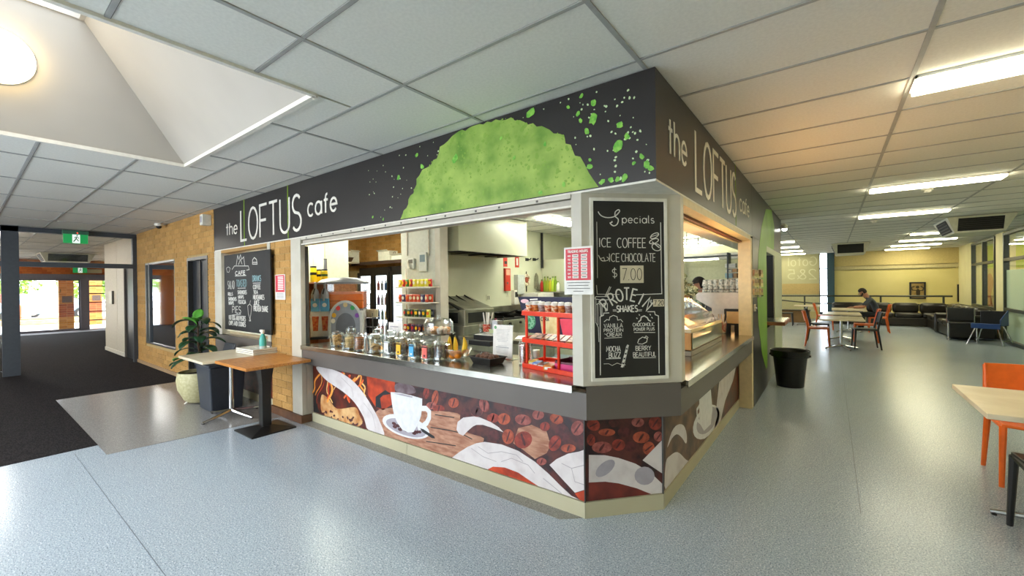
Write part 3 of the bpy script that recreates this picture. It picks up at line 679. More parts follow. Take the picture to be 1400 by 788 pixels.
for k in range(170):
    if k<110: x=R.uniform(770,1380); y=R.uniform(110,540)
    else: x=R.uniform(50,400); y=R.uniform(330,700)
    p=at(480+x/3.3333,90+y/3.3333,1,0); 
    if BZ+.02<p.z<2.67 and not inside((p.x,p.z),poly): blob(m4,p.x,p.z,R.uniform(.003,.008),fy(0),.002+.000004*k,6,1.2)
P('green_droplets',m3,Mpow3,fs,smooth=False)['kind']='stuff'; P('pale_droplets',m4,Mpale,fs,smooth=False)['kind']='stuff'
# --- opening head rails and posts (left side)
hr=T('shutter_head_rail','cream aluminium shutter head rail above the long left serving opening','rail',(0,0,0))
P('upper_rail',M().box(-3.93,-.53,-.006,.10,2.045,2.071),Mpost,hr,smooth=False); P('lower_rail',M().box(-3.93,-.53,.02,.12,2.0,2.04),mat('rail_dull','#b5aea0',.4),hr,smooth=False)
P('rail_lip',M().box(-3.93,-.53,.0,.03,1.99,2.002),Mwhite,hr,smooth=False)
sc=M()
for k in range(12): x=-3.8+k*.27+.05*(k%2); sc.box(x-.008,x+.008,-.009,-.006,2.05,2.064)
P('screws',sc,mat('screw','#57524c',.4),hr,smooth=False)
hr2=T('shutter_track','orange lit cream shutter track along the right-hand serving opening','rail',(0,0,0))
P('track_cover',M().box(-.10,-.004,.53,3.41,2.02,2.071),mat('post_cream','#dccaa0',.45),hr2,smooth=False); P('track_groove',M().box(-.13,-.10,.53,3.41,2.0,2.05),mat('groove','#6a3a2c',.5),hr2,smooth=False)
P('track_lip',M().box(-.16,-.13,.53,3.41,1.99,2.07),mat('post_cream','#dccaa0',.45),hr2,smooth=False)
# corner pillar, chamfered
cp=T('corner_pillar','cream chamfered corner pillar of the cafe holding the specials chalkboard','pillar',(0,0,0))
P('pillar_body',M().prism([(-.53,.0),(-.46,.0),(0,.46),(0,.53),(-.10,.53),(-.14,.40),(-.40,.14),(-.53,.10)],.879,2.071),Mpost,cp,smooth=False)
wS=math.sqrt(.5)
def cc(px,py,d=-.46):
    dd=ray(px,py); t=(d-(CAM.x-CAM.y))/(dd.x-dd.y); p=CAM+dd*t; return ((p.x-d/2)/wS*1.0, p.z)
def fcm(d):
    return lambda a,b,t: (d/2+a*wS+t*wS, -d/2+a*wS-t*wS, b)
tl=cc(810,275); br_=cc(909,513)
fr=M(); F=fcm(-.46)
u0,u1,z0,z1=tl[0],br_[0],br_[1],tl[1]
for q in ((u0-.02,u0,z0-.02,z1+.02),(u1,u1+.02,z0-.02,z1+.02),(u0,u1,z1,z1+.02),(u0,u1,z0-.02,z0)): fr.ext([(q[0],q[2]),(q[1],q[2]),(q[1],q[3]),(q[0],q[3])],F,0,.012)
P('board_trim',fr,Mwhite,cp,smooth=False)
Mcb=mat('chalkboard','#131313',.55,col2='#1e1e1e',scale=5,detail=5); Mchalk=mat('chalk','#dcdad2',.9)
cb=tag(P('specials_chalkboard',M().ext([(u0,z0),(u1,z0),(u1,z1),(u0,z1)],F,0,.008),Mcb,smooth=False),'tall black specials chalkboard on the corner pillar with ice coffee and protein shakes in chalk','chalkboard')
ch=M(); G=lambda a,b,t:F(a,b,t+.008)
def ct(s,pxl,pxr,ytop,ybot,wd=.004):
    a=cc(pxl,(ytop+ybot)/2)[0]; b=cc(pxr,(ytop+ybot)/2)[0]; zb=cc((pxl+pxr)/2,ybot)[1]; zt_=cc((pxl+pxr)/2,ytop)[1]
    text(ch,s,a,zb,zt_-zb,wd,G,width=b-a)
def cl(pts,wd=.004,sc_=1,org=(0,0),closed=False): ch.ribbon([cc(org[0]+x/sc_,org[1]+y/sc_) for x,y in pts],wd,G,0,.0012,closed)
A1=(805,265); K=6.064
cl(smooth_poly([(80,155),(100,185),(150,200),(210,190),(250,150),(240,135),(215,155),(215,190),(240,215),(230,255),(200,268),(172,245),(185,230)],5)[:61],.006,K,A1)
ct('pecials',850,893.5,295.5,305.5,.0045)
ct('ICE',818.5,834.5,326,338,.0045); ct('COFFEE',843,882,326,339,.0045)
ct('ICE',832,846,347,358,.004); ct('CHOCOLATE',849,895,347,358,.0038)
cl([(75,510),(100,555),(130,560),(120,530),(90,540),(110,560),(150,555),(165,540),(145,525)],.004,K,A1)
for (cx,cy,rx,ry,an) in ((540,350,38,18,-.5),(535,395,40,18,-.35),(555,445,38,28,.4)):
    cl([(cx+rx*math.cos(t)*math.cos(an)-ry*math.sin(t)*math.sin(an),cy+rx*math.cos(t)*math.sin(an)+ry*math.sin(t)*math.cos(an)) for t in [k*PI/6 for k in range(13)]],.005,K,A1)
cl([(505,360),(570,340)],.004,K,A1); cl([(520,400),(580,450)],.006,K,A1)
cl([(62,235),(68,700)],.0025,K,A1); cl([(590,240),(598,780)],.0045,K,A1)
ct('$',836,843,366,381,.004)
A2=(805,390)
cl([(60,0),(66,75),(250,78)],.003,K,A2); cl([(385,80),(600,72),(598,0)],.0045,K,A2)
# protein arc
word='PROTEIN'
for k,c in enumerate(word):
    tt=k/6; gx=165+tt*290; gy=205-math.sin(tt*PI)*72-10; ang=(.75-1.5*tt)
    gw,st=GL[c]; o_=cc(A2[0]+gx/K,A2[1]+gy/K); hh=.075
    for pl in st:
        pp=[]
        for a,b in pl:
            x=(a-gw/2)*hh*.9; z=b*hh; pp.append((o_[0]+x*math.cos(ang)-z*math.sin(ang),o_[1]+x*math.sin(ang)+z*math.cos(ang)))
        ch.ribbon(pp,.009,G,0,.0012)
ct('SHAKES',842.5,871,418,426.5,.0065); cl([(195,205),(225,205)],.003,K,A2); cl([(195,215),(225,215)],.003,K,A2); cl([(405,205),(435,203)],.003,K,A2); cl([(405,215),(435,213)],.003,K,A2)
cl([(165,230),(120,232),(118,250),(90,262),(92,745)],.005,K,A2); cl([(480,220),(540,220),(545,245),(572,255),(578,730)],.005,K,A2)
cl([(50,100),(60,95),(160,95),(165,120),(110,125),(50,115),(50,100)],.004,K,A2); cl([(130,95),(170,12)],.004,K,A2); cl([(142,95),(180,15)],.003,K,A2); cl([(55,120),(55,310),(75,350),(80,470)],.003,K,A2); cl([(70,150),(72,330)],.003,K,A2)
cl([(60,160),(78,150),(90,165),(95,250),(105,250),(105,165),(125,150),(135,215),(150,210),(150,150)],.004,K,A2)
ct('VANILLA',825,850.5,442.5,448,.003); ct('PROTEIN',825,851,449.5,453.5,.003); ct('CREAM',829,849,455,460,.003); cl([(125,440),(270,432)],.003,K,A2); cl([(125,403),(140,410)],.003,K,A2)
cl([(122,305),(145,285),(165,290),(170,265),(200,250),(230,262),(235,290),(260,285),(278,305)],.004,K,A2)
ct('CHOCOHOLIC',864.5,894,441.5,446,.0028); ct('POWER PLUS',866,894,448,452,.0028); cl([(370,392),(545,392)],.0035,K,A2)
cl([(405,305),(425,290),(430,265),(455,255),(480,270),(490,290),(510,300)],.007,K,A2)
for q in ((390,270),(410,242),(500,240),(515,265)): cl([q,(q[0]+8,q[1]+10)],.005,K,A2)
cl([(400,480),(410,450),(440,430),(480,440),(475,470),(440,488),(405,485)],.004,K,A2); cl([(455,440),(470,420),(488,435)],.003,K,A2)
ct('BERRY',868.5,889,473,479,.0035); ct('BEAUTIFUL',865,896,481.5,487.5,.0032); cl([(365,603),(550,600)],.0035,K,A2)
ct('MOCHA',828.5,847.5,473.5,480.5,.0038); ct('BUZZ',832,847.5,482,489,.004); cl([(140,610),(260,607)],.0035,K,A2)
cl([(120,652),(160,650),(190,665),(230,645),(260,655),(300,660)],.003,K,A2)
for q in range(5): cl([(268+q*10,680-q*40),(282+q*10,655-q*40)],.012,K,A2)
cl([(262,680),(310,500)],.002,K,A2); cl([(285,680),(325,500)],.002,K,A2)
P('chalk_lettering',ch,Mchalk,cb,smooth=False)
def cardn(px0,py0,px1,py1,s,col='#d8cdb2'):
    a=cc(px0,py0); b=cc(px1,py1); m=M().ext([(a[0],b[1]),(b[0],b[1]),(b[0],a[1]),(a[0],a[1])],G,.001,.003); P('price_card',m,mat('price_card',col,.7),cb,smooth=False)
    m=M(); text(m,s,a[0]+(b[0]-a[0])*.08,b[1]+(a[1]-b[1])*.17,(a[1]-b[1])*.66,.0035,lambda x,y,t:G(x,y,t+.003),width=(b[0]-a[0])*.84); P('price_ink',m,mat('ink','#20201e',.7),cb,smooth=False)
cardn(847,363.5,879,387,'7.00'); cardn(892,409.5,907,419,'7.20'); m=M(); text(m,'$',cc(888,414)[0],cc(888,418.5)[1],.04,.003,G,width=.014); P('chalk_price',m,Mchalk,cb,smooth=False)
# red and white opening hours sign on the pillar edge
Y0=-.035; a=at(771,339,1,Y0); b=at(811,403,1,Y0)
os_=tag(P('opening_hours_sign',M().box(a.x,b.x,Y0,Y0+.003,b.z,a.z),mat('paper','#ece9e4',.6),smooth=False),'red and white opening hours poster taped to the left edge of the corner pillar','poster')
Wd=b.x-a.x; Hd=a.z-b.z
def rel(u,v): return (a.x+u*Wd,a.z-v*Hd)
def rect(u0,v0,u1,v1,t,mt,nm,par,rel=rel,Y=Y0,fn=None):
    p=rel(u0,v1); q=rel(u1,v0); fn=fn or fy(Y); return P(nm,M().ext([p,(q[0],p[1]),q,(p[0],q[1])],fn,t-.0005,t),mt,par,smooth=False)
Mredp=mat('poster_red','#d8424f',.6); Mink=mat('ink','#20201e',.7); Mpp=mat('paper2','#f1ece6',.6)
rect(.06,.04,.93,.70,.001,Mredp,'red_panel',os_)
m=M(); f=fy(Y0-.002)
text(m,'TRADING HOURS',rel(.14,.13)[0],rel(0,.12)[1],Hd*.05,.003,f,width=Wd*.7)
for k,dn in enumerate(('MON','TUE','WED','THU','FRI','SAT','SUN')): text(m,dn,rel(.14,0)[0],rel(0,.205+.074*k)[1],Hd*.035,.002,f,width=Wd*.10)
P('sign_lettering',m,Mpp,os_,smooth=False)
m=M(); m2=M()
for k in range(7):
    for u in (.3,.6): p=rel(u,.215+.074*k); m.ext([p,(p[0]+Wd*.21,p[1]),(p[0]+Wd*.21,p[1]+Hd*.06),(p[0],p[1]+Hd*.06)],fy(Y0),.001,.0015); m2.ribbon([(p[0]+Wd*.03,p[1]+Hd*.03),(p[0]+Wd*.18,p[1]+Hd*.03)],.004,fy(Y0-.002),0,.0005)
for v,q in ((.75,.8),(.81,.7),(.87,.8),(.93,.35)): m2.ribbon([rel(.5-q/2,v),rel(.5+q/2,v)],.003,fy(Y0-.002),0,.0005)
P('time_boxes',m,Mpp,os_,smooth=False); P('small_print',m2,Mink,os_,smooth=False)
# --- right side reveal pilaster, dark panels, green print
pr=T('right_wall_panels','dark panelled cafe side wall with a tall green curved print and second serving hatch','wall panel',(0,0,0))
P('reveal_post',M().box(-.14,-.004,3.41,3.53,0,2.05),mat('post_cream','#dccaa0',.45),pr,smooth=False)
P('wall_panel',M().box(-.10,0,3.534,4.18,.0,2.08),Mcharcoal,pr,smooth=False)
P('wall_panel',M().box(-.10,0,4.184,4.88,.0,2.08),Mcharcoal,pr,smooth=False)
P('hatch_post',M().box(-.14,.004,5.95,7.2,0,2.05),mat('post_pale','#c9d0b4',.45),pr,smooth=False)
P('hatch_head',M().box(-.14,.004,4.88,5.95,1.96,2.05),mat('post_pale','#c9d0b4',.45),pr,smooth=False)
P('hatch_dark_fill',M().box(-.138,-.002,5.80,5.948,.94,1.958),Mblack,pr,smooth=False)  # black panel put in to make the hatch opening look dark inside
P('hatch_apron',M().box(-.12,-.01,4.88,5.95,0,.83),mat('hatch_apron','#8b8b80',.5),pr,smooth=False)
gp=[]
for px,py in ((1047,286),(1041,310),(1037,345),(1035,400),(1037,445),(1042,485),(1047,505),(1047.5,345),(1060,345),(1062,320),(1055,295)): q=at(px,py,0,0); gp.append((q.y,q.z))
lo_=[g for g in gp[:7]]
G1=M().ext([(yy,min(zz,2.69)) for yy,zz in lo_[:7]]+[(4.88,lo_[6][1]),(4.88,2.0),(5.9,2.06),(6.0,2.45),(5.6,2.68)],fx(0),.001,.0025); P('green_print',G1,mat('green_print','#6b9c2c',.45,col2='#7fb036',scale=2),pr,smooth=False)
wo=tag(P('hatch_counter',M().box(-.5,.22,4.92,5.93,.88,.93),mat('hatch_timber','#9a5a35',.4,col2='#7e4526',scale=8),bev=.004),'timber edged counter shelf of the second serving hatch beyond the dark panels','counter')
P('steel_top',M().box(-.5,.2,4.93,5.92,.93,.936),Msteel,wo,smooth=False)
for k,(pa,pb,l) in enumerate(((1027,1034,'near'),(1036,1040,'far'))):
    A=at(pa,368,0,0); B=at(pb,406,0,0); o=T('brochure_rack',f'clear wall rack of cream leaflets on the dark side wall, the {l} one of two','brochure rack',(0,0,0))
    P('rack_back',M().box(.002,.008,A.y,B.y,B.z,A.z),mat('rack_c','#cbbf9c',.4),o,smooth=False)
    n=3
    for j in range(n):
        zz=B.z+(A.z-B.z)*j/n; P('leaflet',M().box(.012,.03,A.y+.02,B.y-.02,zz+.03,zz+(A.z-B.z)/n*.92),mat('leaflet','#d9c08a',.6,col2='#8b5a3a',scale=14),o,smooth=False); P('pocket',M().box(.03,.034,A.y+.01,B.y-.01,zz+.01,zz+.06),glass('clear_glass'),o,smooth=False)
q=at(1031,421,0,0); o=T('wall_button','small round pale wall button below the brochure racks','button',(0,q.y,q.z)); P('button_ring',M().tube([(0,0,0),(.02,0,0)],.045,16),Mwhite,o); P('button_cap',M().tube([(.02,0,0),(.03,0,0)],.03,16),Msteel,o)
# ================================================================ SERVICE COUNTER
sc=T('service_counter','grey banded cafe counter with coffee bean murals wrapping the chamfered corner','counter',(0,0,0))
def path_prism(off,z0,z1,th,mt,name,bev=0):
    """strip following the counter: left facade y=off_y, chamfer, right facade x; three pieces"""
    pass
BL=[(-3.93,.0),(-.44,.0),(0,.43),(0,3.41)]
def strip(pts,inn,z0,z1,mt,name,k):
    a,b=pts[k],pts[k+1]; c,d=inn[k],inn[k+1]; return P(name,M().prism([a,b,d,c],z0,z1),mt,sc,smooth=False)
INN=[(-3.93,.09),(-.477,.09),(-.09,.467),(-.09,3.41)]
for k in range(3): strip(BL,INN,.672,.838 if k!=1 else .878,Mgreyband,'fascia_band',k)
ML=[(-3.93,.115),(-.517,.115),(-.15,.52),(-.15,3.41)]; MI=[(-3.93,.16),(-.54,.16),(-.19,.54),(-.19,3.41)]
Mmur=mat('mural_base','#5a2822',.4,col2='#2a1419',scale=9,detail=6,ramp=(.4,.6)); Mpl=mat('plinth','#bdb89c',.5,col2='#b5b094',scale=2)
for k in range(3):
    strip(ML,MI,.105,.672,Mmur,'mural_panel',k)
PLo=[(-3.93,.105),(-.51,.105),(-.14,.515),(-.14,3.41)]
xs_=[-3.93,-2.28,-.51]
P('plinth_board',M().prism([(-3.93,.103),(-2.283,.103),(-2.283,.14),(-3.93,.14)],0,.102),Mpl,sc,smooth=False)
P('plinth_board',M().prism([(-2.279,.103),(-.512,.103),(-.53,.14),(-2.279,.14)],0,.102),Mpl,sc,smooth=False)
P('plinth_board',M().prism([(-.510,.103),(-.141,.513),(-.18,.53),(-.53,.14)],0,.102),Mpl,sc,smooth=False)
P('plinth_board',M().prism([(-.14,.515),(-.14,3.41),(-.18,3.41),(-.18,.53)],0,.102),Mpl,sc,smooth=False)
for q in ((-.513,.108),(-.145,.517)): P('corner_bead',M().bar((*q,0),(*q,.67),.008),mat('bead','#3b3834',.4),sc,smooth=False)
P('carcass',M().prism([(-3.9,.2),(-.58,.2),(-.24,.56),(-.24,4.85),(-.6,4.85),(-.6,.7),(-3.9,.7)],.0,.835),mat('carcass','#8f8d84',.6),sc,smooth=False)
# ---- printed murals
el=lambda cx,cy,rx,ry,an,n=28:[(cx+rx*math.cos(t)*math.cos(an)-ry*math.sin(t)*math.sin(an),cy+rx*math.cos(t)*math.sin(an)+ry*math.sin(t)*math.cos(an)) for t in [2*PI*k/n for k in range(n)]]
Mmb=mat('print_marble','#d9d2d2',.4,col2='#c6bcbd',scale=9,detail=6,ramp=(.45,.75)); Mwd=mat('print_wood','#bd9076',.45,col2='#94604a',scale=9,detail=6,stretch=(1,1,4)); Mor=mat('print_orange','#c8461c',.4,col2='#8e2a10',scale=9); Mfl=mat('print_flame','#6b2413',.4,col2='#33140f',scale=7,detail=4,ramp=(.35,.65)); Mcup=mat('print_cup','#e3e3e6',.35); Mdk=mat('print_dark','#17181d',.4); Mgr=mat('print_grey','#a9a3ae',.4)
Mbean=[mat('bean_%d'%i,c,.4,col2=c2,scale=25) for i,(c,c2) in enumerate((('#9c3c2e','#6c261e'),('#b4563a','#833826'),('#5a2426','#3c181a'),('#a65c54','#7c3a34')))]
YM=.115
def mp(pts,org,sc_,lay,mt,name='printed_shape',axis=1,val=YM,fn=None,clampz=(.106,.670),cx=None):
    pl=pxpoly(pts,axis,val,sc_,org); pl=[(a if cx is None else min(max(a,cx[0]),cx[1]),min(max(b,clampz[0]),clampz[1])) for a,b in pl]
    return P(name,M().ext(pl,fn or fy(val),.0003*lay,.0003*lay+.0004),mt,sc,smooth=False)
O1,K1=(400,490),4.925; O2,K2=(640,540),4.377
CL=(-3.92,-.52)
mp([(70,40),(130,60),(190,90),(200,250),(190,370),(75,350)],O1,K1,1,Mdk,'printed_dark_area',cx=CL)  # dark area of the mural print
mp(smooth_poly([(130,60),(230,70),(330,95),(480,115),(520,260),(600,420),(610,520),(480,480),(330,430),(190,370),(160,250)],4),O1,K1,2,Mfl,'printed_flames',cx=CL)
mp(smooth_poly([(195,250),(240,270),(300,340),(420,330),(450,380),(470,440),(400,470),(300,430),(200,370)],4),O1,K1,2.6,mat('print_straw','#d9b27c',.45,col2='#b5763e',scale=11,detail=5),'printed_sack',cx=CL)
Rf=random.Random(5); Mf3=[mat('flame_%d'%i,c,.4) for i,c in enumerate(('#e8642a','#f09a3c','#f6c878','#c8401c'))]
for k in range(22):
    x0_=Rf.uniform(165,470); y0_=85+max(0,(x0_-240)*.12)+Rf.uniform(0,60); L_=Rf.uniform(60,180); w0=Rf.uniform(-60,40); cx_=[(x0_+w0*t+12*math.sin(t*6+k),y0_+L_*t) for t in [j/7 for j in range(8)]]
    m=M(); m.ribbon(pxpoly([(400+a/K1,490+b/K1) for a,b in cx_],1,YM),Rf.uniform(.006,.03),fy(YM),.0003*(2.8+k*.06),.0003*(2.8+k*.06)+.0003); P('printed_flame_tongue',m,Mf3[k%4],sc,smooth=False)
for k in range(26):
    a_=Rf.uniform(200,490); b_=340+(a_-200)*.28+Rf.uniform(0,60)
    mp(el(a_,b_,Rf.uniform(7,13),Rf.uniform(5,8),Rf.uniform(0,3),8),O1,K1,4.2+k*.02,Mbean[2],'printed_bean',cx=CL)
mp([(500,120),(690,158),(690,300),(610,350),(560,330),(510,250)],O1,K1,3,Mor,'printed_canister',cx=CL)
mp([(560,260),(625,215),(665,240),(610,250),(590,270),(600,340),(560,330)],O1,K1,4,Mdk,'printed_dark_area',cx=CL)
mp(smooth_poly([(560,365),(680,335),(900,350),(1110,370),(1130,420),(1180,500),(1290,540),(1230,610),(1080,668),(850,610),(700,560),(615,525)],3),O1,K1,3,Mwd,'printed_tabletop',cx=CL)
m=M()
for k,pts in enumerate(([(930,465),(1050,485),(1120,500),(1210,545)],[(960,380),(1090,400)],[(900,560),(1100,590)])): m.ribbon(pxpoly([(400+x/K1,490+y/K1) for x,y in pts],1,YM),.008,lambda a,b,t:fy(YM)(a,b,t+.0016),0,.0003)
P('printed_cracks',m,Mdk,sc,smooth=False)
mp(smooth_poly([(160,58),(240,68),(330,100),(420,165),(495,260),(550,350),(590,430),(618,527),(515,497),(480,400),(420,300),(340,225),(250,165),(195,115)],3),O1,K1,6,Mmb,'printed_swoosh',cx=CL)
mp(el(765,460,165,70,.32),O1,K1,7,Mcup,'printed_saucer',cx=CL); mp(el(765,468,140,50,.32),O1,K1,8,Mgr,'printed_saucer_well',cx=CL)
for (x,y) in ((685,440),(710,455),(740,470),(765,485),(790,488),(835,498),(855,495),(820,505),(690,462),(725,480)): mp(el(x,y,16,10,.5,10),O1,K1,9,Mbean[2],'printed_bean',cx=CL)
mp([(860,470),(885,480),(955,525),(960,540),(940,538),(875,495)],O1,K1,10,Mdk,'printed_spoon',cx=CL)
m=M(); m.ribbon(pxpoly([(400+x/K1,490+y/K1) for x,y in ((868,338),(900,338),(922,360),(922,400),(905,435),(880,455),(845,472))],1,YM),.045,lambda a,b,t:fy(YM)(a,b,t+.003),0,.0003); P('printed_cup_handle',m,Mcup,sc,smooth=False)
mp([(662,228),(720,232),(800,250),(875,272),(874,330),(868,385),(850,440),(815,498),(780,500),(740,480),(705,430),(685,380),(672,310)],O1,K1,11,Mcup,'printed_cup',cx=CL)
mp([(680,236),(740,240),(810,258),(808,266),(740,252)],O1,K1,13,Mgr,'printed_cup_rim',cx=CL)
mp(smooth_poly([(690,180),(740,165),(810,190),(830,230),(780,240),(700,225)],3),O1,K1,4,mat('print_steam','#8d8087',.5,col2='#5a4248',scale=9,ramp=(.3,.7)),'printed_steam',cx=CL)
mp(smooth_poly([(640,137),(700,135),(770,160),(843,225),(780,198),(715,180),(670,195),(640,225)],3),(O2[0]-640/K2*0-0,O2[1]),K2,6,Mmb,'printed_swoosh',cx=CL) if 0 else None
def pj(l): # mixed crops to absolute pixels
    return [(400+x/K1,490+y/K1) if s==1 else (640+x/K2,540+y/K2) for s,x,y in l]
mp(pj([(1,1105,480),(1,1112,430),(1,1150,400),(1,1220,392),(2,70,135),(2,140,165),(2,185,195),(2,212,224),(2,140,196),(2,90,180),(2,50,180),(1,1215,460),(1,1180,490),(1,1150,522),(1,1120,508)]),None,None,6,Mmb,'printed_crescent',cx=CL)
mp(pj([(1,1075,682),(1,1120,635),(1,1180,597),(1,1240,572),(2,100,282),(2,200,297),(2,300,335),(2,400,400),(2,480,470),(2,560,550),(2,620,605),(2,668,650),(2,420,552),(2,380,520),(2,300,465),(2,220,435),(2,150,430),(2,118,452),(2,0,425)]),None,None,6,Mmb,'printed_arch',cx=CL)
mp(pj([(2,118,452),(2,150,430),(2,220,435),(2,300,465),(2,380,520),(2,420,555)]),None,None,7,Mor,'printed_timber',cx=CL)
mp(pj([(2,488,420),(2,530,385),(2,600,352),(2,665,340),(2,716,335),(2,716,575),(2,640,586),(2,560,500)]),None,None,6,Mmb,'printed_arch',cx=CL)
mp(pj([(2,640,590),(2,716,578),(2,716,655),(2,668,648)]),None,None,7,Mor,'printed_timber',cx=CL)
mp(pj([(2,300,200),(2,380,180),(2,470,220),(2,495,300),(2,470,350),(2,400,385),(2,330,330),(2,270,290)]),None,None,2,Mwd,'printed_timber',cx=CL)
BN=[(1,900,235,20,40,.1),(1,960,270,22,55,.15),(1,1020,235,25,35,0),(1,935,320,35,25,0),(1,985,340,40,25,0),(1,1085,300,35,35,0),(1,1165,370,32,35,0),(1,1240,360,40,35,0),(1,1295,320,30,45,-.2),(1,1350,400,30,30,0),(2,50,100,35,30,.3),(2,95,60,28,42,-.3),(2,150,140,38,28,0),(2,215,145,38,35,0),(2,255,80,38,25,.2),(2,330,150,50,32,.2),(2,330,270,55,50,-.6),(2,240,250,35,45,0),(2,155,245,35,35,0),(2,420,120,35,30,0),(2,460,190,30,28,0),(2,530,145,42,30,.4),(2,565,225,42,55,-.3),(2,655,200,38,45,.3),(2,520,290,35,50,.4),(2,600,320,45,25,0),(2,690,270,30,35,0),(2,440,400,30,22,0),(2,1350,470,30,20,0)]
for k,(s,x,y,rx,ry,an) in enumerate(BN[:28]):
    K_,O_=(K1,O1) if s==1 else (K2,O2)
    q=el(x,y,rx,ry,an,16); mp(q,O_,K_,2.5+k*.05,Mbean[k%4],'printed_bean',cx=CL)
    mp([(a,b) for a,b in el(x,y,rx*.14,ry*.85,an+.3,8)],O_,K_,4.6,Mbean[2],'printed_bean_crease',cx=CL)
Mcrk=mat('print_crack','#a79ea2',.5)
for pts in (((2,60,310),(2,120,350),(2,200,340),(2,290,360),(2,330,400)),((2,200,400),(2,260,380),(2,360,420),(2,400,470)),((2,450,500),(2,500,540),(2,560,590)),((2,560,410),(2,620,440),(2,700,420)),((2,620,440),(2,640,520),(2,700,540)),((1,330,130),(1,400,200),(1,410,260)),((1,480,300),(1,540,380),(1,560,470)),((2,20,320),(2,90,370),(2,170,400))):
    m=M(); m.ribbon(pxpoly(pj(pts),1,YM),.004,lambda a,b,t:fy(YM)(a,b,t+.0024),0,.0002); P('printed_crack',m,Mcrk,sc,smooth=False)
# chamfer mural: work in chamfer plane coordinates
dch=-.632
def mc(pts,lay,mt,name):
    pl=[]
    for x,y in pts:
        px,py=640+x/K2,540+y/K2; dd=ray(px,py)
        # plane through (-.517,.115) and (-.15,.52)
        A=Vector((-.517,.115,0)); Dv=Vector((-.15+.517,.52-.115,0)).normalized(); Nn=Vector((Dv.y,-Dv.x,0))
        t=(A-CAM).dot(Nn)/dd.dot(Nn); p=CAM+dd*t; u=(p-A).dot(Dv); pl.append((min(max(u,.004),.543),min(max(p.z,.106),.67)))
    A=Vector((-.517,.115,0)); Dv=Vector((.367,.405,0)).normalized(); Nn=Vector((Dv.y,-Dv.x,0))
    return P(name,M().ext(pl,lambda a,b,t:tuple(A+Dv*a+Nn*t+Vector((0,0,b))),.0003*lay,.0003*lay+.0004),mt,sc,smooth=False)
mc([(722,360),(820,362),(900,378),(1000,412),(1090,465),(1178,530),(1178,610),(1095,612),(1010,560),(900,530),(820,520),(722,525)],4,Mmb,'printed_arch')
mc([(722,525),(820,520),(900,530),(1010,560),(1095,612),(722,660)],3,mat('print_redwood','#7d3026',.4,col2='#55201a',scale=8),'printed_timber')
mc([(1043,392),(1178,272),(1178,468)],5,Mmb,'printed_triangle')
mc(el(820,440,70,35,-.7,16),5,Mgr,'printed_ghost_bean'); mc(el(1055,485,60,55,0,16),5,Mgr,'printed_ghost_bean')
for k,(x,y,rx,ry,an) in enumerate(((750,180,40,35,.5),(830,225,50,22,0),(935,225,40,30,0),(1015,165,38,28,0),(1120,170,40,42,0),(1035,255,50,35,0),(970,310,40,30,0),(800,315,60,35,0),(900,300,40,35,0),(1080,320,35,40,.3),(870,170,30,25,0),(1140,250,30,30,0),(735,270,25,35,0))): 
    mc(el(x,y,rx,ry,an,16),2.6+k*.04,Mbean[k%4],'printed_bean'); mc(el(x,y,rx*.14,ry*.8,an+.6,8),4,Mbean[2],'printed_bean_crease')
# right mural
O3,K3=(880,460),3.283; XR=-.15
def mr(pts,lay,mt,name): return mp(pts,O3,K3,lay,mt,name,axis=0,val=XR,fn=fx(XR),cx=(.53,3.40))
mr([(98,350),(430,110),(430,300),(98,716)],1,mat('print_brown','#7a5a3e',.45,col2='#4a3426',scale=7),'printed_backdrop')
mr(smooth_poly([(105,500),(125,430),(150,398),(178,400),(192,440),(190,482),(170,455),(148,440),(125,460)],3),4,Mmb,'printed_crescent')
mr(smooth_poly([(98,570),(120,535),(150,520),(180,545),(203,580),(165,640),(98,705)],3),4,Mmb,'printed_arch')
mr([(340,190),(385,150),(415,130),(400,200),(365,290),(345,400),(318,432),(325,330)],4,Mmb,'printed_swoosh')
mr([(385,150),(430,112),(430,290),(360,370),(372,280)],3,Mfl,'printed_flames')
mr(el(280,385,50,85,.5,20),4,Mcup,'printed_saucer'); mr(el(283,378,38,68,.5,20),5,Mgr,'printed_saucer_well')
mr([(248,285),(300,238),(308,330),(300,395),(270,425),(250,390)],6,Mcup,'printed_cup')
m=M(); m.ribbon(pxpoly([(880+x/K3,460+y/K3) for x,y in ((250,310),(238,330),(240,375),(255,390))],0,XR),.03,lambda a,b,t:fx(XR)(a,b,t+.002),0,.0003); P('printed_cup_handle',m,Mcup,sc,smooth=False)
# ---- steel benchtop (continuous), separate thing
Msteelt=mat('steel_top','#c2bfb4',.2,1,col2='#aaa79d',scale=5,stretch=(1,25,1))
bt=T('steel_benchtop','long stainless steel serving benchtop wrapping round the cafe corner','benchtop',(0,0,0))
P('bench_slab',M().prism([(-3.94,-.012),(-.53,-.012),(-.53,.15),(-.15,.53),(.012,.53),(.012,3.41),(-.14,3.42),(-.14,4.85),(-.75,4.85),(-.75,.75),(-3.94,.75)],.84,.878),Msteelt,bt,smooth=False,bev=.003)
P('front_lip',M().box(-3.94,-.53,-.02,-.0125,.832,.876),Msteelt,bt,smooth=False); P('front_lip',M().box(.0125,.02,.53,3.41,.832,.876),Msteelt,bt,smooth=False)
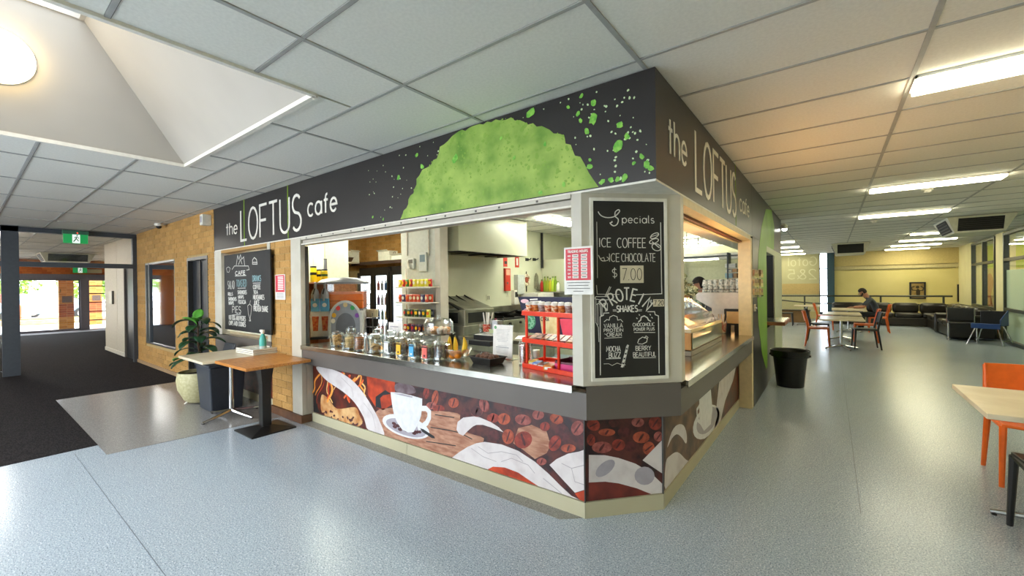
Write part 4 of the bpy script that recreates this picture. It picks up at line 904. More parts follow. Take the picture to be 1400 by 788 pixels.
# ================================================================ LEFT: brick pillar, white post, menu opening
bp=T('brick_pillar','tan brick pillar between the menu board and the serving opening','pillar',(0,0,0))
P('mortar_core',M().box(-4.69,-4.17,.01,.16,.09,BZ-.015),Mmort,bp,smooth=False)
bricks(bp,1,.01,-1,-4.69,-4.17,.09,BZ-.012,(),200,bl=.245,bh=.083)
P('base_tile',M().box(-4.71,-4.15,-.02,.17,0,.088),mat('brown_tile','#6b4a34',.4,col2='#5a3c2a',scale=9),bp,smooth=False)
wp=T('white_post','cream painted steel post at the left end of the serving opening','post',(0,0,0))
P('post_shaft',M().box(-4.165,-3.945,-.004,.05,.09,2.071),Mpost,wp,smooth=False,bev=.003); P('post_shaft_lower',M().box(-4.165,-3.945,.051,.16,.09,.835),Mpost,wp,smooth=False); P('post_channel',M().box(-3.965,-3.935,.055,.085,.88,1.98),mat('channel','#3c3a36',.4),wp,smooth=False); P('base_tile',M().box(-4.148,-3.935,-.02,.1,0,.088),mat('brown_tile','#6b4a34',.4),wp,smooth=False)
mo=T('menu_opening','cream framed louvred opening with grey sill band behind the menu board','window frame',(0,0,0))
P('frame_stile',M().box(-6.54,-6.26,.0,.1,.86,2.07),Mpost,mo,smooth=False)
P('frame_stile',M().box(-4.78,-4.70,.0,.1,.86,2.07),Mpost,mo,smooth=False)
P('frame_head',M().box(-6.26,-4.78,.0,.1,2.03,2.07),mat('tan_head','#b58a4b',.6),mo,smooth=False)
for k in range(26): P('louvre_slat',M().cbox((-5.52,.07,.92+k*.043),(1.46,.035,.004),rx=.6),mat('louvre','#d8d6c8',.4),mo,smooth=False)
P('fascia_band',M().box(-6.54,-4.70,.0,.12,.55,.855),Mgreyband,mo,smooth=False)
P('mural_panel',M().box(-6.54,-4.70,.115,.15,.1,.55),Mmur,mo,smooth=False); P('plinth_board',M().box(-6.54,-4.70,.1,.14,0,.1),Mpl,mo,smooth=False)
m=M().ext(smooth_poly([(-5.3,.12),(-5.1,.4),(-4.95,.54),(-4.75,.54),(-4.72,.3),(-4.85,.14)],3),fy(.115),.0003,.001); P('printed_flames',m,Mfl,mo,smooth=False)
# menu chalkboard
def mb(px,py): p=at(px,py,1,-.05); return (p.x,p.z)
c1,c2_,c3_,c4_=mb(304.5,350),mb(367.5,341),mb(372.5,458),mb(309.5,451)
xl=(c1[0]+c4_[0])/2; xr=(c2_[0]+c3_[0])/2; zt2=(c1[1]+c2_[1])/2; zb2=(c3_[1]+c4_[1])/2
mnb=tag(P('menu_chalkboard',M().box(xl,xr,-.05,-.03,zb2,zt2),Mcb,smooth=False,bev=.002),'wide black menu chalkboard hung over the louvred opening left of the brick pillar','chalkboard')
P('hanging_bracket',M().box(xl+.02,xl+.05,-.03,.0,zb2+.1,zb2+.14).box(xl+.02,xl+.05,-.03,.0,zt2-.1,zt2-.06).box(xr-.05,xr-.02,-.03,0,zt2-.1,zt2-.06),Mblack,mnb)
ch=M(); ch2=M(); f=fy(-.05); KM=6.058
def mt_(m,s,x0,x1,y0,y1,w=.008):
    a=mb(290+x0/KM,330+(y0+y1)/2/KM)[0]; b=mb(290+x1/KM,330)[0]; zz=mb(290+(x0+x1)/2/KM,330+y1/KM)[1]; zt=mb(290+(x0+x1)/2/KM,330+y0/KM)[1]; text(m,s,a,zz,zt-zz,w,f,width=b-a)
def ml_(m,pts,w=.006): m.ribbon([mb(290+x/KM,330+y/KM) for x,y in pts],w,f,0,.001)
mt_(ch,'CAFE',193,270,248,278,.012); ml_(ch,[(190,288),(282,284)],.01); ml_(ch,[(165,235),(185,205),(300,205),(308,235),(285,240)],.008)
ml_(ch,[(200,200),(212,118),(222,150),(235,112),(245,150),(262,130),(270,200)],.01); ml_(ch,[(218,195),(235,150),(248,190)],.01)
ml_(ch,[(335,190),(335,155),(350,135),(368,152),(373,190)],.01); ml_(ch,[(333,175),(375,175)],.01); ml_(ch,[(333,190),(375,190)],.01)
mt_(ch2,'TOASTED',202,280,320,376,.008); ml_(ch,[(212,390),(278,388)],.008); mt_(ch2,'DRINKS',335,400,285,332,.01); ml_(ch,[(338,348),(402,346)],.008)
mt_(ch,'SALAD',130,180,330,395,.007); mt_(ch,'ROLLS',133,165,425,450,.009); mt_(ch,'SANDWICHES',135,195,465,492,.009); mt_(ch,'WRAPS',137,172,500,525,.009)
mt_(ch,'SANDWICHES',212,280,408,438,.009); mt_(ch,'WRAPS',215,255,450,475,.009); mt_(ch,'FOCACCIA',218,272,488,518,.009)
mt_(ch,'COFFEE',340,395,362,396,.009); mt_(ch,'TEA',343,372,410,435,.009); mt_(ch,'MILKSHAKES',340,425,445,482,.009); mt_(ch,'JUICE',345,385,490,528,.009); mt_(ch,'PROTEIN SHAKE',345,455,538,582,.009)
mt_(ch,'PIES',168,230,540,595,.008); ml_(ch,[(165,612),(238,605)],.007); mt_(ch,'HOT DOG AND PASTIES',140,268,618,655,.009); mt_(ch,'CHIPS AND COOKIES',140,268,665,700,.009)
ml_(ch,[(295,535),(312,520),(328,540),(322,600),(315,640),(320,660),(308,660),(312,640),(300,600),(295,535)],.007); ml_(ch,[(312,520),(318,490)],.006)
ml_(ch,[(118,225),(135,212),(150,225),(140,258),(125,255),(118,225)],.006)
P('chalk_lettering',ch,Mchalk,mnb,smooth=False); P('chalk_headings',ch2,mat('chalk_blue','#8fb4b8',.9),mnb,smooth=False)
# small red sign on brick pillar
a=at(377,376,1,-.0); b=at(391,410,1,-.0)
s_=tag(P('pillar_notice',M().box(a.x,b.x,-.008,-.004,b.z,a.z),Mpp,smooth=False),'small red and white notice taped on the brick pillar','poster')
rl=lambda u,v:(a.x+u*(b.x-a.x),a.z-v*(a.z-b.z))
rect(.05,.03,.95,.7,.002,Mredp,'red_panel',s_,rel=rl,Y=-.008)
m=M()
for k in range(8): m.ribbon([rl(.3,.1+.07*k),rl(.85,.1+.07*k)],.012,fy(-.0105),0,.0005)
P('white_boxes',m,Mpp,s_,smooth=False); m=M()
for k in range(4): m.ribbon([rl(.15,.76+.055*k),rl(.85,.76+.055*k)],.004,fy(-.009),0,.0005)
P('small_print',m,Mink,s_,smooth=False)
# ================================================================ KITCHEN SHELL
kw=SE('wall_kitchen')
P('wall_board',M().box(-4.55,-4.45,2.165,7.2,0,2.7),Mkit,kw,smooth=False)
P('low_wall',M().box(-4.45,-2.3,5.69,5.8,0,2.09),Mkit,kw,smooth=False)
P('wall_board',M().box(-4.55,-.1,7.2,7.3,0,2.7),mat('kitchen_back','#c3c19f',.6),kw,smooth=False)
P('stub_wall',M().box(-4.86,-3.99,2.1,2.16,0,2.7),mat('stub_wall','#c3c6bd',.5),kw,smooth=False)
P('stub_post',M().box(-3.99,-3.88,2.04,2.2,0,2.7),Mpost,kw,smooth=False)
wk=SE('wall_store')
P('mortar_backing',M().box(-8.15,-4.55,3.6,3.7,0,2.7).box(-8.15,-8.05,.13,3.6,0,2.7),Mmort,wk,smooth=False)
bricks(wk,1,3.6,-1,-8.05,-4.6,1.9,2.7,(),0); bricks(wk,0,-8.05,1,.2,3.6,1.9,2.7,(),0)
P('brown_board',M().box(-8.0,-4.6,3.54,3.585,.4,1.9),mat('brown_board','#6b4632',.5,col2='#5a3a28',scale=3),wk,smooth=False)
P('office_partition',M().box(-6.55,-6.45,.13,1.2,0,2.7),mat('side_w','#c9b79a',.7),wk,smooth=False)
# kitchen lights; the unseen ones are added to brighten kitchen and store
for (x,y,l) in ((-3.75,3.75,'kitchen ceiling light seen under the shutter rail beside the corner pillar'),(-2.25,6.55,'kitchen ceiling light above the wire rack, seen through the right-hand opening'),(-2.6,1.6,'added unseen light brightening the kitchen above the serving counter'),(-6.2,2.2,'added unseen light brightening the store room above the fridges'),(-7.4,1.2,'added unseen light brightening the store room above the timber shelf unit'),(-6.2,.9,'second added unseen light brightening the store room behind the fascia')):
    o=troffer(x,y,l,ml=Mtubek,group='kitchen ceiling lights',wd=1.15,dp=.3)
    if y==3.75: o.location=(-3.2,4.38,2.698); o.rotation_euler=(0,0,PI/2)
# display warmer lamp is part of the warmer below
# extractor hood
hd=T('extractor_hood','large cream metal extractor hood hanging above the cooking line','extractor hood',(-4.09,3.18,2.055))
P('hood_shell',M().box(-.36,.36,-.90,-.88,0,.5).box(-.36,.36,.88,.90,0,.5).box(.34,.36,-.88,.88,0,.5).box(-.36,-.34,-.88,.88,0,.5).box(-.36,.36,-.9,.9,.501,.63),mat('hood_cream','#a8a88e',.35,.1,col2='#a2a287',scale=2),hd,smooth=False)
P('hood_gutter',M().box(-.34,.34,-.88,.88,.05,.07),mat('hood_dark','#2b2a26',.4,.5),hd,smooth=False)
for k in range(4): P('grease_filter',M().cbox((.0,-.66+k*.44,.035),(.6,.4,.02),rx=.15),mat('filter','#56544c',.35,.8),hd,smooth=False)
# sliding white cupboard doors & timber shelf unit at the far left
def px_on(px,py,y): return at(px,py,1,y)
a=px_on(414,345,1.45); b=px_on(443,345,1.45)
cu=T('cupboard','tall pale green panelled cupboard at the left end inside the cafe','cupboard',(0,0,0))
xa,xb=a.x-.35,b.x
P('cupboard_body',M().box(xa,xb,1.47,1.9,0,2.45),mat('cup_grey','#b8bca9',.5),cu,smooth=False)
n=3
for k in range(n): P('door',M().box(xa+(xb-xa)*k/n+.008,xa+(xb-xa)*(k+1)/n-.008,1.445,1.468,.05,2.43),mat('cup_door','#bcc0ae',.4,col2='#b3b7a4',scale=2),cu,smooth=False,bev=.003)
su=T('timber_shelf_unit','open timber shelf unit below the yellow canisters at the left of the serving opening','shelf',(0,0,0))
c0=px_on(415,400,1.0); c1_=px_on(441,400,1.0); ux0,ux1=c0.x-.3,c1_.x+.28; Mtim=mat('timber_shelf','#b9794a',.5,col2='#a2653a',scale=8,stretch=(1,4,4))
zs=[px_on(430,y,1.0).z for y in (386,412,434)]
P('side_board',M().box(ux0,ux0+.02,1.0,1.38,.0,zs[0]),Mtim,su,smooth=False); P('side_board',M().box(ux1-.02,ux1,1.0,1.38,.0,zs[0]),Mtim,su,smooth=False)
P('back_board',M().box(ux0,ux1,1.38,1.39,0,zs[0]),mat('timber_back','#a5673f',.6),su,smooth=False)
for z in zs+[.9,.3]: P('shelf_board',M().box(ux0+(.02 if z!=zs[0] else 0),ux1-(.02 if z!=zs[0] else 0),1.0,1.38,z-.02,z),Mtim,su,smooth=False)
# yellow canisters
Myel=mat('canister_yellow','#e6d317',.35)
for k,(px,pb,h,l) in enumerate(((428.5,385.5,.25,'tallest yellow canister with black lid, left end of the timber shelf top'),(436,383.5,.2,'middle yellow canister half hidden between the other two'),(443.5,386,.19,'short yellow canister with a green leaf pattern, right of the three'))):
    p=px_on(px,386,1.06+.08*(k==1)); o=T('yellow_canister',l,'canister',(p.x,1.06+.09*(k==1),zs[0]),0,'yellow canisters on the timber shelf')
    P('can_body',M().lathe([(.046,0),(.048,.005),(.048,h*.86),(.042,h*.9)],n=20),Myel,o); P('lid',M().lathe([(.044,h*.9),(.046,h*.91),(.046,h),(.04,h+.004)],n=20),Mblack,o)
    P('label_mark',M().lathe([(.0487,h*.45),(.0487,h*.62)],n=20,cap=False),mat('mark_green','#2f5a1c',.5) if k==2 else Mblack,o)
p=px_on(439,370,1.15); o=T('grey_tube','upright grey cardboard tube behind the yellow canisters','tube',(p.x,1.22,zs[0])); P('tube_body',M().lathe([(.026,0),(.026,.36)],n=14),mat('tube_grey','#6f757c',.5),o); P('end_cap',M().lathe([(.027,.36),(.027,.37),(.0,.372)],n=14),Mblack,o)
# high shelf on the back wall with boxes
zs2=px_on(500,359,3.3).z
hs=T('high_shelf','long dark edged high shelf across the back wall above the fridges','shelf',(0,0,0))
P('shelf_board',M().box(-8.03,-4.62,3.2,3.53,zs2-.03,zs2),mat('shelf_pale','#c9c0a5',.5),hs,smooth=False); P('shelf_edge',M().box(-8.03,-4.62,3.18,3.2,zs2-.07,zs2),mat('shelf_edge','#45322a',.5),hs,smooth=False)
P('shelf_board',M().box(-8.03,-7.66,.3,3.15,zs2-.03,zs2),mat('shelf_pale','#c9c0a5',.5),hs,smooth=False)
def carton(px0,px1,py0,y,l,mt,dp=.22,rz=0,open_=False):
    a=px_on(px0,py0,y); b=px_on(px1,py0,y); w_=b.x-a.x; h=a.z-zs2
    o=T('cardboard_box',l,'box',((a.x+b.x)/2,y+dp/2,zs2+.001),rz,'boxes on the high shelf')
    P('box_body',M().box(-w_/2,w_/2,-dp/2,dp/2,0,h),mt,o,smooth=False); P('flap',M().cbox((0,-dp/2-.03,h),(w_*.96,.07,.004),rx=-.5),mt,o,smooth=False); P('tape',M().box(-w_/2-.001,w_/2+.001,-.02,.02,h,h+.001),mat('tape','#c9b98e',.4),o,smooth=False)
Mcard=mat('card_pale','#d9ceb0',.7,col2='#cfc29f',scale=6); Mcard2=mat('card_white','#dedbca',.6)
def carton_x(px0,px1,py0,l,mt,dp=.2):
    a=at(px0,py0,0,-7.82); b=at(px1,py0,0,-7.82); w_=b.y-a.y; h=a.z-zs2
    o=T('cardboard_box',l,'box',(-7.82-dp/2,(a.y+b.y)/2,zs2+.001),0,'boxes on the high shelf')
    P('box_body',M().box(-dp/2,dp/2,-w_/2,w_/2,0,h),mt,o,smooth=False); P('flap',M().cbox((dp/2+.03,0,h),(.07,w_*.96,.004),ry=.5),mt,o,smooth=False); P('tape',M().box(-.02,.02,-w_/2-.001,w_/2+.001,h,h+.001),mat('tape','#c9b98e',.4),o,smooth=False)
carton_x(446,472,346,'pale flattened carton at the left end of the high shelf',Mcard); carton_x(479,491,343,'square pale box standing upright near the corner of the high shelf',Mcard2,.1)
carton(517,532,344,3.22,'white box left of the black bag on the high shelf',Mcard2); carton(535,551,349,3.22,'open white box at the right end of the high shelf',Mcard2)
p=at(475.5,355,0,-7.86); o=T('brown_basket','small brown woven basket on the high shelf','basket',(-7.86,p.y,zs2)); P('basket_body',M().lathe([(.07,0),(.11,.07),(.12,.1),(.11,.1),(.06,.02)],n=16),mat('wicker','#6e5236',.8,col2='#3f2e1e',scale=60),o); P('rim',M().tube([(.12*math.cos(t),.12*math.sin(t),.1) for t in [k*PI/8 for k in range(17)]],.008,6),mat('wicker','#6e5236',.8),o)
p=px_on(533.5,355,3.22); o=T('black_bag','small black bag between the white boxes on the high shelf','bag',(p.x,3.33,zs2)); P('bag_body',M().ball((0,0,.07),.08,10,.9),Mmattblack,o,sub=1); P('bag_handle',M().tube([(-.04,0,.12),(-.03,0,.18),(.03,0,.18),(.04,0,.12)],.006,6),Mmattblack,o)
# fridges
Mfi=mat('fridge_inside','#dfeaf0',.5,emit=.9,col2=None); Mbk=mat('fridge_black','#121214',.3)
def fridge(x0,x1,y,zt_,doors,label):
    o=T('display_fridge',label,'fridge',((x0+x1)/2,y,0),0,'glass door fridges'); w_=x1-x0; a=-w_/2
    P('cabinet',M().box(a,w_/2,.55,.6,0,zt_).box(a,a+.04,.03,.55,0,zt_).box(w_/2-.04,w_/2,.03,.55,0,zt_).box(a+.04,w_/2-.04,.03,.55,zt_-.12,zt_).box(a+.04,w_/2-.04,.03,.55,0,.25),Mbk,o,smooth=False)
    P('lit_liner',M().box(a+.04,w_/2-.04,.53,.548,.25,zt_-.12),Mfi,o,smooth=False); P('lit_liner',M().box(a+.041,a+.05,.03,.529,.25,zt_-.12),Mfi,o,smooth=False)
    for k in range(4): P('fridge_shelf',M().box(a+.045,w_/2-.045,.06,.5,.55+k*.3,.56+k*.3),Mchrome,o,smooth=False)
    dw=w_/doors
    for k in range(doors):
        x=a+k*dw; d=P('door',M().box(x+.004,x+.06,-.02,.025,.2,zt_-.1).box(x+dw-.06,x+dw-.004,-.02,.025,.2,zt_-.1).box(x+.06,x+dw-.06,-.02,.025,.2,.28).box(x+.06,x+dw-.06,-.02,.025,zt_-.17,zt_-.1),Mbk,o,smooth=False)
        P('door_glass',M().box(x+.06,x+dw-.06,0,.006,.28,zt_-.17),glass('fridge_glass',lo=.03,hi=.25),d,smooth=False); P('door_handle',M().tube([(x+dw-.03,-.05,.9),(x+dw-.03,-.05,1.4)],.012,8),Mbk,d)
    # stock
    return o,a,w_
fx0=px_on(489.5,369,2.9).x; fx1=px_on(532,363,2.9).x; fx2=px_on(556,360,2.9).x
cols=['#c8352e','#e9e4d8','#3f7fc1','#2f8a4a','#e7b82f','#7a3f8a','#f0f0f0','#aa3333']
def bottle(x,y,z,h,r,ci,label,group):
    o=T('drink_bottle',label,'bottle',(x,y,z),0,group); P('bottle_body',M().lathe([(r*.9,0),(r,.01),(r,h*.62),(r*.4,h*.8),(r*.35,h*.93)],n=10),mat('btl%d'%ci,cols[ci],.3),o); P('cap',M().lathe([(r*.42,h*.93),(r*.42,h),(0.001,h)],n=8),Mwhite,o)
    return o
for (q0,q1,dn,lb) in ((fx0,fx1,2,'black double glass door drinks fridge glowing white inside, left of the snack shelves'),(fx1+.03,fx2,1,'black single glass door fridge partly behind the snack shelves')):
    o,a,w_=fridge(q0,q1,2.9,px_on(510,366,2.9).z,dn,lb)
    for z in (.56,.86,1.16,1.46):
        first=None
        for k in range(int(w_/.13)):
            x=q0+.1+k*.13
            if x>q1-.1: break
            bottle(x,3.15,z+.001,.2,.03,(k+int(z*10))%8,'drink bottle standing on a shelf inside the %s fridge'%('double door' if dn==2 else 'single door'),'bottles inside the glass door fridges')
# snack shelf rack with packets
ysn=1.86
xs0=px_on(541,392,ysn).x; xs1=px_on(588,392,ysn).x
sr=T('snack_rack','white wire rack of four shelves full of snack packets against the stub wall','rack',(0,0,0))
zz=[px_on(565,y,ysn).z for y in (392.5,413.5,434,455)]
for z in zz: P('rack_shelf',M().box(xs0,xs1,ysn,2.07,z-.012,z),Mwhite,sr,smooth=False,bev=.002)
P('upright',M().box(xs1-.015,xs1,2.05,2.07,.9,2.0),Mwhite,sr,smooth=False); P('upright',M().box(xs0,xs0+.015,2.05,2.07,.0,1.8),Mwhite,sr,smooth=False)
for zi,z in enumerate(zz): P('price_strip',M().box(xs0,xs1,ysn-.006,ysn-.001,z-.02,z+.004),mat('strip','#d9dcd0',.4),sr,smooth=False)
packc=[['#e6d21e','#d7c81a','#c8202a','#e5d94a','#3f8a2a'],['#c83a22','#d9502a','#b02a1e','#4a3a66','#cf4526'],['#243a1e','#24254a','#30502a','#1f2240','#d9cf3a'],['#5a2a5a','#c23a24','#43264a','#7a2a2a','#302040']]
tier=['top','second','third','lowest']
def packet(mt,mt2):
    o=bpy.data.objects.new('snack_packet',None); C.objects.link(o)
    W_,H_,D_=.085,.115,.035; m=M(); pts=[]
    prof=[(0,.0),(.06,.6),(.3,1),(.7,.95),(.93,.6),(1,.0)]
    for s in (-1,1):
        for t,f in prof:
            for u,g in ((-.5,.15),(-.25,.8),(.25,.8),(.5,.15)): pts.append((u*W_*(1-.06*f),s*D_/2*f*g,t*H_))
    n=len(prof)*4; fs_=[]
    for s in range(2):
        for i in range(len(prof)-1):
            for j in range(3): a=s*n+i*4+j; fs_.append((a,a+1,a+5,a+4))
    for i in range(len(prof)-1): fs_+= [(i*4,i*4+4,n+i*4+4,n+i*4),(i*4+3,n+i*4+3,n+i*4+7,i*4+7)]
    m.add(pts,fs_); P('bag',m,mt,o,smooth=True,ang=1.2); P('printed_badge',M().add([(x*.026,-.0195,.062+z*.026) for x,z in [(math.cos(t*PI/5),math.sin(t*PI/5)) for t in range(10)]]+[(x*.026,-.0155,.062+z*.026) for x,z in [(math.cos(t*PI/5),math.sin(t*PI/5)) for t in range(10)]],[tuple(range(10)),tuple(range(10,20))]+[(i,(i+1)%10,10+(i+1)%10,10+i) for i in range(10)]),mt2,o,smooth=False)
    return o
protos={}
for ti in range(4):
    npk=int((xs1-xs0-.04)/.088); xa_=xs0+(.0 if ti<2 else .12)
    for k in range(int((xs1-xa_-.02)/.088)):
        for row in range(2):
            ci=R.choice(range(5)); c=packc[ti][ci]; key=(ti,ci)
            lb='%s snack packet on the %s shelf of the wire rack'%({0:'yellow or red',1:'red',2:'dark green or navy',3:'dark'}[ti],tier[ti])
            if key not in protos: o=packet(mat('pk'+c,c,.3,col2=None),mat('badge%d'%ci,['#d8302a','#f2e6c0','#f0c020','#e9e9e0','#e06a20'][ci],.4)); protos[key]=o
            else: o=dup(protos[key],(0,0,0))
            tag(o,'%s snack packet, %s, %s row, %s rack shelf'%({'#e6':'yellow','#d7':'yellow','#c8':'red','#e5':'yellow','#3f':'green','#c8':'red','#c8':'red','#d9':'orange red','#b0':'dark red','#4a':'purple','#cf':'orange red','#24':'dark green','#30':'dark green','#1f':'navy','#5a':'plum','#c2':'red','#43':'plum','#7a':'maroon'}.get(c[:3],'dark') if c not in ('#24254a','#d9cf3a') else {'#24254a':'navy','#d9cf3a':'yellow'}[c],ORD[min(k,11)],'front' if row==0 else 'back',tier[ti]),'snack packet','snack packets on the %s shelf'%tier[ti]); o.location=(xa_+.05+k*.088,ysn+.045+row*.08,zz[ti]+.002); o.rotation_euler=(R.uniform(-.08,.08),0,R.uniform(-.2,.2))
# thermostat, phone on the stub wall
Yw=2.098
def wallbox(name,label,cat,px0,py0,px1,py1,axis,val,th,mt,front=None,fname='face',fmt=None):
    a=at(px0,py0,axis,val); b=at(px1,py1,axis,val)
    o=T(name,label,cat,((a.x+b.x)/2,(a.y+b.y)/2,b.z)); h=a.z-b.z
    if axis==1: w_=b.x-a.x; P('case',M().box(-w_/2,w_/2,-th,0,0,h),mt,o,smooth=False,bev=.003); P(fname,M().box(-w_*.35,w_*.35,-th-.004,-th,h*.5,h*.88),fmt or Mgreyband,o,smooth=False)
    else: w_=abs(b.y-a.y); P('case',M().box(0,th,-w_/2,w_/2,0,h),mt,o,smooth=False,bev=.003); P(fname,M().box(th,th+.004,-w_*.35,w_*.35,h*.5,h*.88),fmt or Mgreyband,o,smooth=False)
    return o
wallbox('thermostat','white wall thermostat with a grey screen on the stub wall','thermostat',574.5,346,584.5,371,1,Yw,.03,mat('white_pl','#cdd1cc',.4),fname='screen',fmt=mat('screen_bl','#6f8794',.3))
o=wallbox('wall_phone','white wall phone with its handset above the snack rack','phone',560,354,568,367,1,Yw,.04,mat('white_pl','#cdd1cc',.4),fname='keypad'); P('handset',M().tube([(-.02,-.06,.0),(-.03,-.07,.1)],.015,8),Mwhite,o)
P('cable_cover',M().box(-.002,.002,-.0,.0,0,.0),Mwhite,o) if 0 else None
for px in (557,586.5):
    a=at(px,322,1,Yw); b=at(px,350,1,Yw); tag(P('cable_conduit',M().tube([(a.x,Yw-.012,b.z),(a.x,Yw-.012,2.6)],.01,8),Mwhite),'thin white cable conduit on the stub wall, %s'%('left, above the wall phone' if px<570 else 'right, above the thermostat'),'conduit')
# wall items on x=-4.45
XW=-4.449
def onw(px,py): return at(px,py,0,XW)
a=onw(687,367); b=onw(697,398); o=T('fire_blanket','red fire blanket case on the kitchen wall','fire blanket',(XW,(a.y+b.y)/2,b.z)); w_=.17; h=a.z-b.z
P('case',M().box(0,.05,-w_/2,w_/2,0,h),mat('fire_red','#c8321e',.35),o,bev=.006); P('instruction_label',M().box(.05,.053,-w_*.35,w_*.35,h*.7,h*.95),mat('fire_lab','#e8a58a',.5),o,smooth=False); P('pull_tape',M().box(.02,.03,-.03,-.02,-.12,0).box(.02,.03,.02,.03,-.12,0),Mwhite,o,smooth=False); P('seal',M().tube([(.05,-.02,h*.35),(.056,-.02,h*.35)],.025,12),Mgreyband,o)
for k,(p0,p1,q0,q1,l) in enumerate(((688,693.5,352,365,'red fire sign with a black symbol under the hood, above the fire blanket'),(704,709.5,351,366,'narrow red and white fire sign right of the hood'))):
    a=onw(p0,q0); b=onw(p1,q1); o=T('fire_sign',l,'sign',(XW,(a.y+b.y)/2,b.z)); w_=b.y-a.y; h=a.z-b.z
    P('sign_plate',M().box(0,.004,-w_/2,w_/2,0,h),mat('fire_red','#c8321e',.35),o,smooth=False)
    P('sign_symbol',M().box(.004,.006,-w_*.2,w_*.2,h*.2,h*.85) if k else M().lathe([(.03,0),(.03,.002)],(.0,0,0),12).v and M().box(.004,.006,-.03,.05,h*.3,h*.6),Mwhite if k else Mblack,o,smooth=False)
wallbox('switchboard','grey steel switchboard cabinet on the kitchen wall','cabinet',702.5,376,712.5,402,0,XW,.10,mat('swb','#bfc4bc',.4),fname='door_panel',fmt=mat('swb2','#c9cec5',.4))
wallbox('dispenser','white soap dispenser box with a black button on the kitchen wall','dispenser',699,397,705,416,0,XW,.08,Mwhite,fname='button',fmt=Mblack)
a=onw(719,383); o=T('wreath_clock','round cream and red wall ornament shaped like a wreath','ornament',(XW+.012,a.y,a.z))
ringp=[(0,.10*math.cos(t),.10*math.sin(t)) for t in [k*PI/10 for k in range(21)]]
P('ring',M().tube(ringp,.03,8),mat('wreath','#e4dcc6',.7,col2='#8f6a3a',scale=22,ramp=(.5,.6)),o); P('centre_disc',M().tube([(-.01,0,0),(.012,0,0)],.06,14),mat('wr_red','#9c4a38',.5),o); P('hanger',M().tube([(0,0,.12),(0,0,.18)],.008,6),Mblack,o); P('pendant',M().tube([(0,0,-.13),(0,0,-.25)],.012,6),Mblack,o)
a=onw(731.5,375); b=onw(734,396); o=T('oven_mitt','grey cloth oven mitt hanging on a hook','oven mitt',(XW+.02,a.y,a.z)); hh=a.z-b.z
P('mitt_body',M().ext(smooth_poly([(0,0),(.05,-.05),(.07,-.2),(.11,-hh*.75),(.09,-hh),(.03,-hh*.9),(0,-hh*.7),(-.05,-hh*.85),(-.06,-.3),(-.04,-.06)],3),lambda a,b,t:(t,a,b),0,.03),mat('cloth_grey','#8b8873',.9,col2='#777460',scale=30),o); P('hook',M().tube([(-.01,0,.0),(.02,0,.02),(.03,0,.0)],.005,6),Mblack,o)
for k,px in enumerate((720,730)):
    a=onw(px,355); o=T('wall_hook',f'small black wall hook with a clip, {"left" if k==0 else "right"} one above the wreath ornament','hook',(XW,a.y,a.z)); P('hook_base',M().box(0,.02,-.05,.05,-.03,.03),Mblack,o,bev=.003); P('hook_arm',M().tube([(.02,0,0),(.06,.05,0),(.06,.08,.03)],.012,6),Mblack,o)
# bottle shelf near the corner
a=at(739,399,1,5.45); b=at(784,399,1,5.45); zsb=a.z
o=T('bottle_shelf','steel wall shelf carrying cleaning bottles in the kitchen corner','shelf',(0,0,0)); P('shelf_board',M().box(-4.44,b.x+.3,5.40,5.68,zsb-.02,zsb),Msteel,o,smooth=False); P('shelf_bracket',M().box(-4.3,-4.28,5.45,5.68,zsb-.15,zsb-.02),Msteel,o,smooth=False)
for k,(px,c,h,l) in enumerate(((741,'#b5221c',.27,'red bottle at the left end of the bottle shelf'),(745,'#8a9a24',.33,'olive green bottle next to the red one'),(749,'#9ea82a',.33,'third bottle from the left, olive, on the bottle shelf'),(752.5,'#c7b52a',.3,'yellow bottle in the middle of the bottle shelf'),(756,'#b7d23a',.33,'bright lime bottle on the bottle shelf'),(759.5,'#7d9a22',.33,'green bottle left of the white one on the bottle shelf'),(763,'#e6e6da',.22,'white bottle at the right end of the bottle shelf'))):
    p=at(px,398,1,5.5); o=T('cleaning_bottle',l,'bottle',(p.x,5.5,zsb+.001),0,'bottles on the corner shelf'); P('bottle_body',M().lathe([(.035,0),(.038,.01),(.038,h*.65),(.016,h*.82),(.014,h*.9)],n=12),mat('cb'+c,c,.3),o); P('cap',M().lathe([(.018,h*.9),(.018,h),(.001,h)],n=10),mat('cap_g','#5f7a1a',.4),o)
# pipes in the corner
a=at(739,330,0,-4.40)
tag(P('gas_pipe',M().tube([(-4.40,5.62,1.9),(-4.40,5.62,2.69)],.03,10),Mblack),'black vertical pipe in the kitchen corner above the bottle shelf','pipe')
# power outlets
for k,(px,py) in enumerate(((667,407),)):
    a=onw(px,py); o=T('power_outlet','small steel power outlet on the wall above the grill','outlet',(XW,a.y,a.z)); P('outlet_plate',M().box(0,.01,-.05,.05,-.06,.06),Mkit,o,bev=.003); P('socket',M().box(.01,.013,-.03,-.02,-.04,.03).box(.01,.013,.01,.03,-.04,.03),Mblack,o)
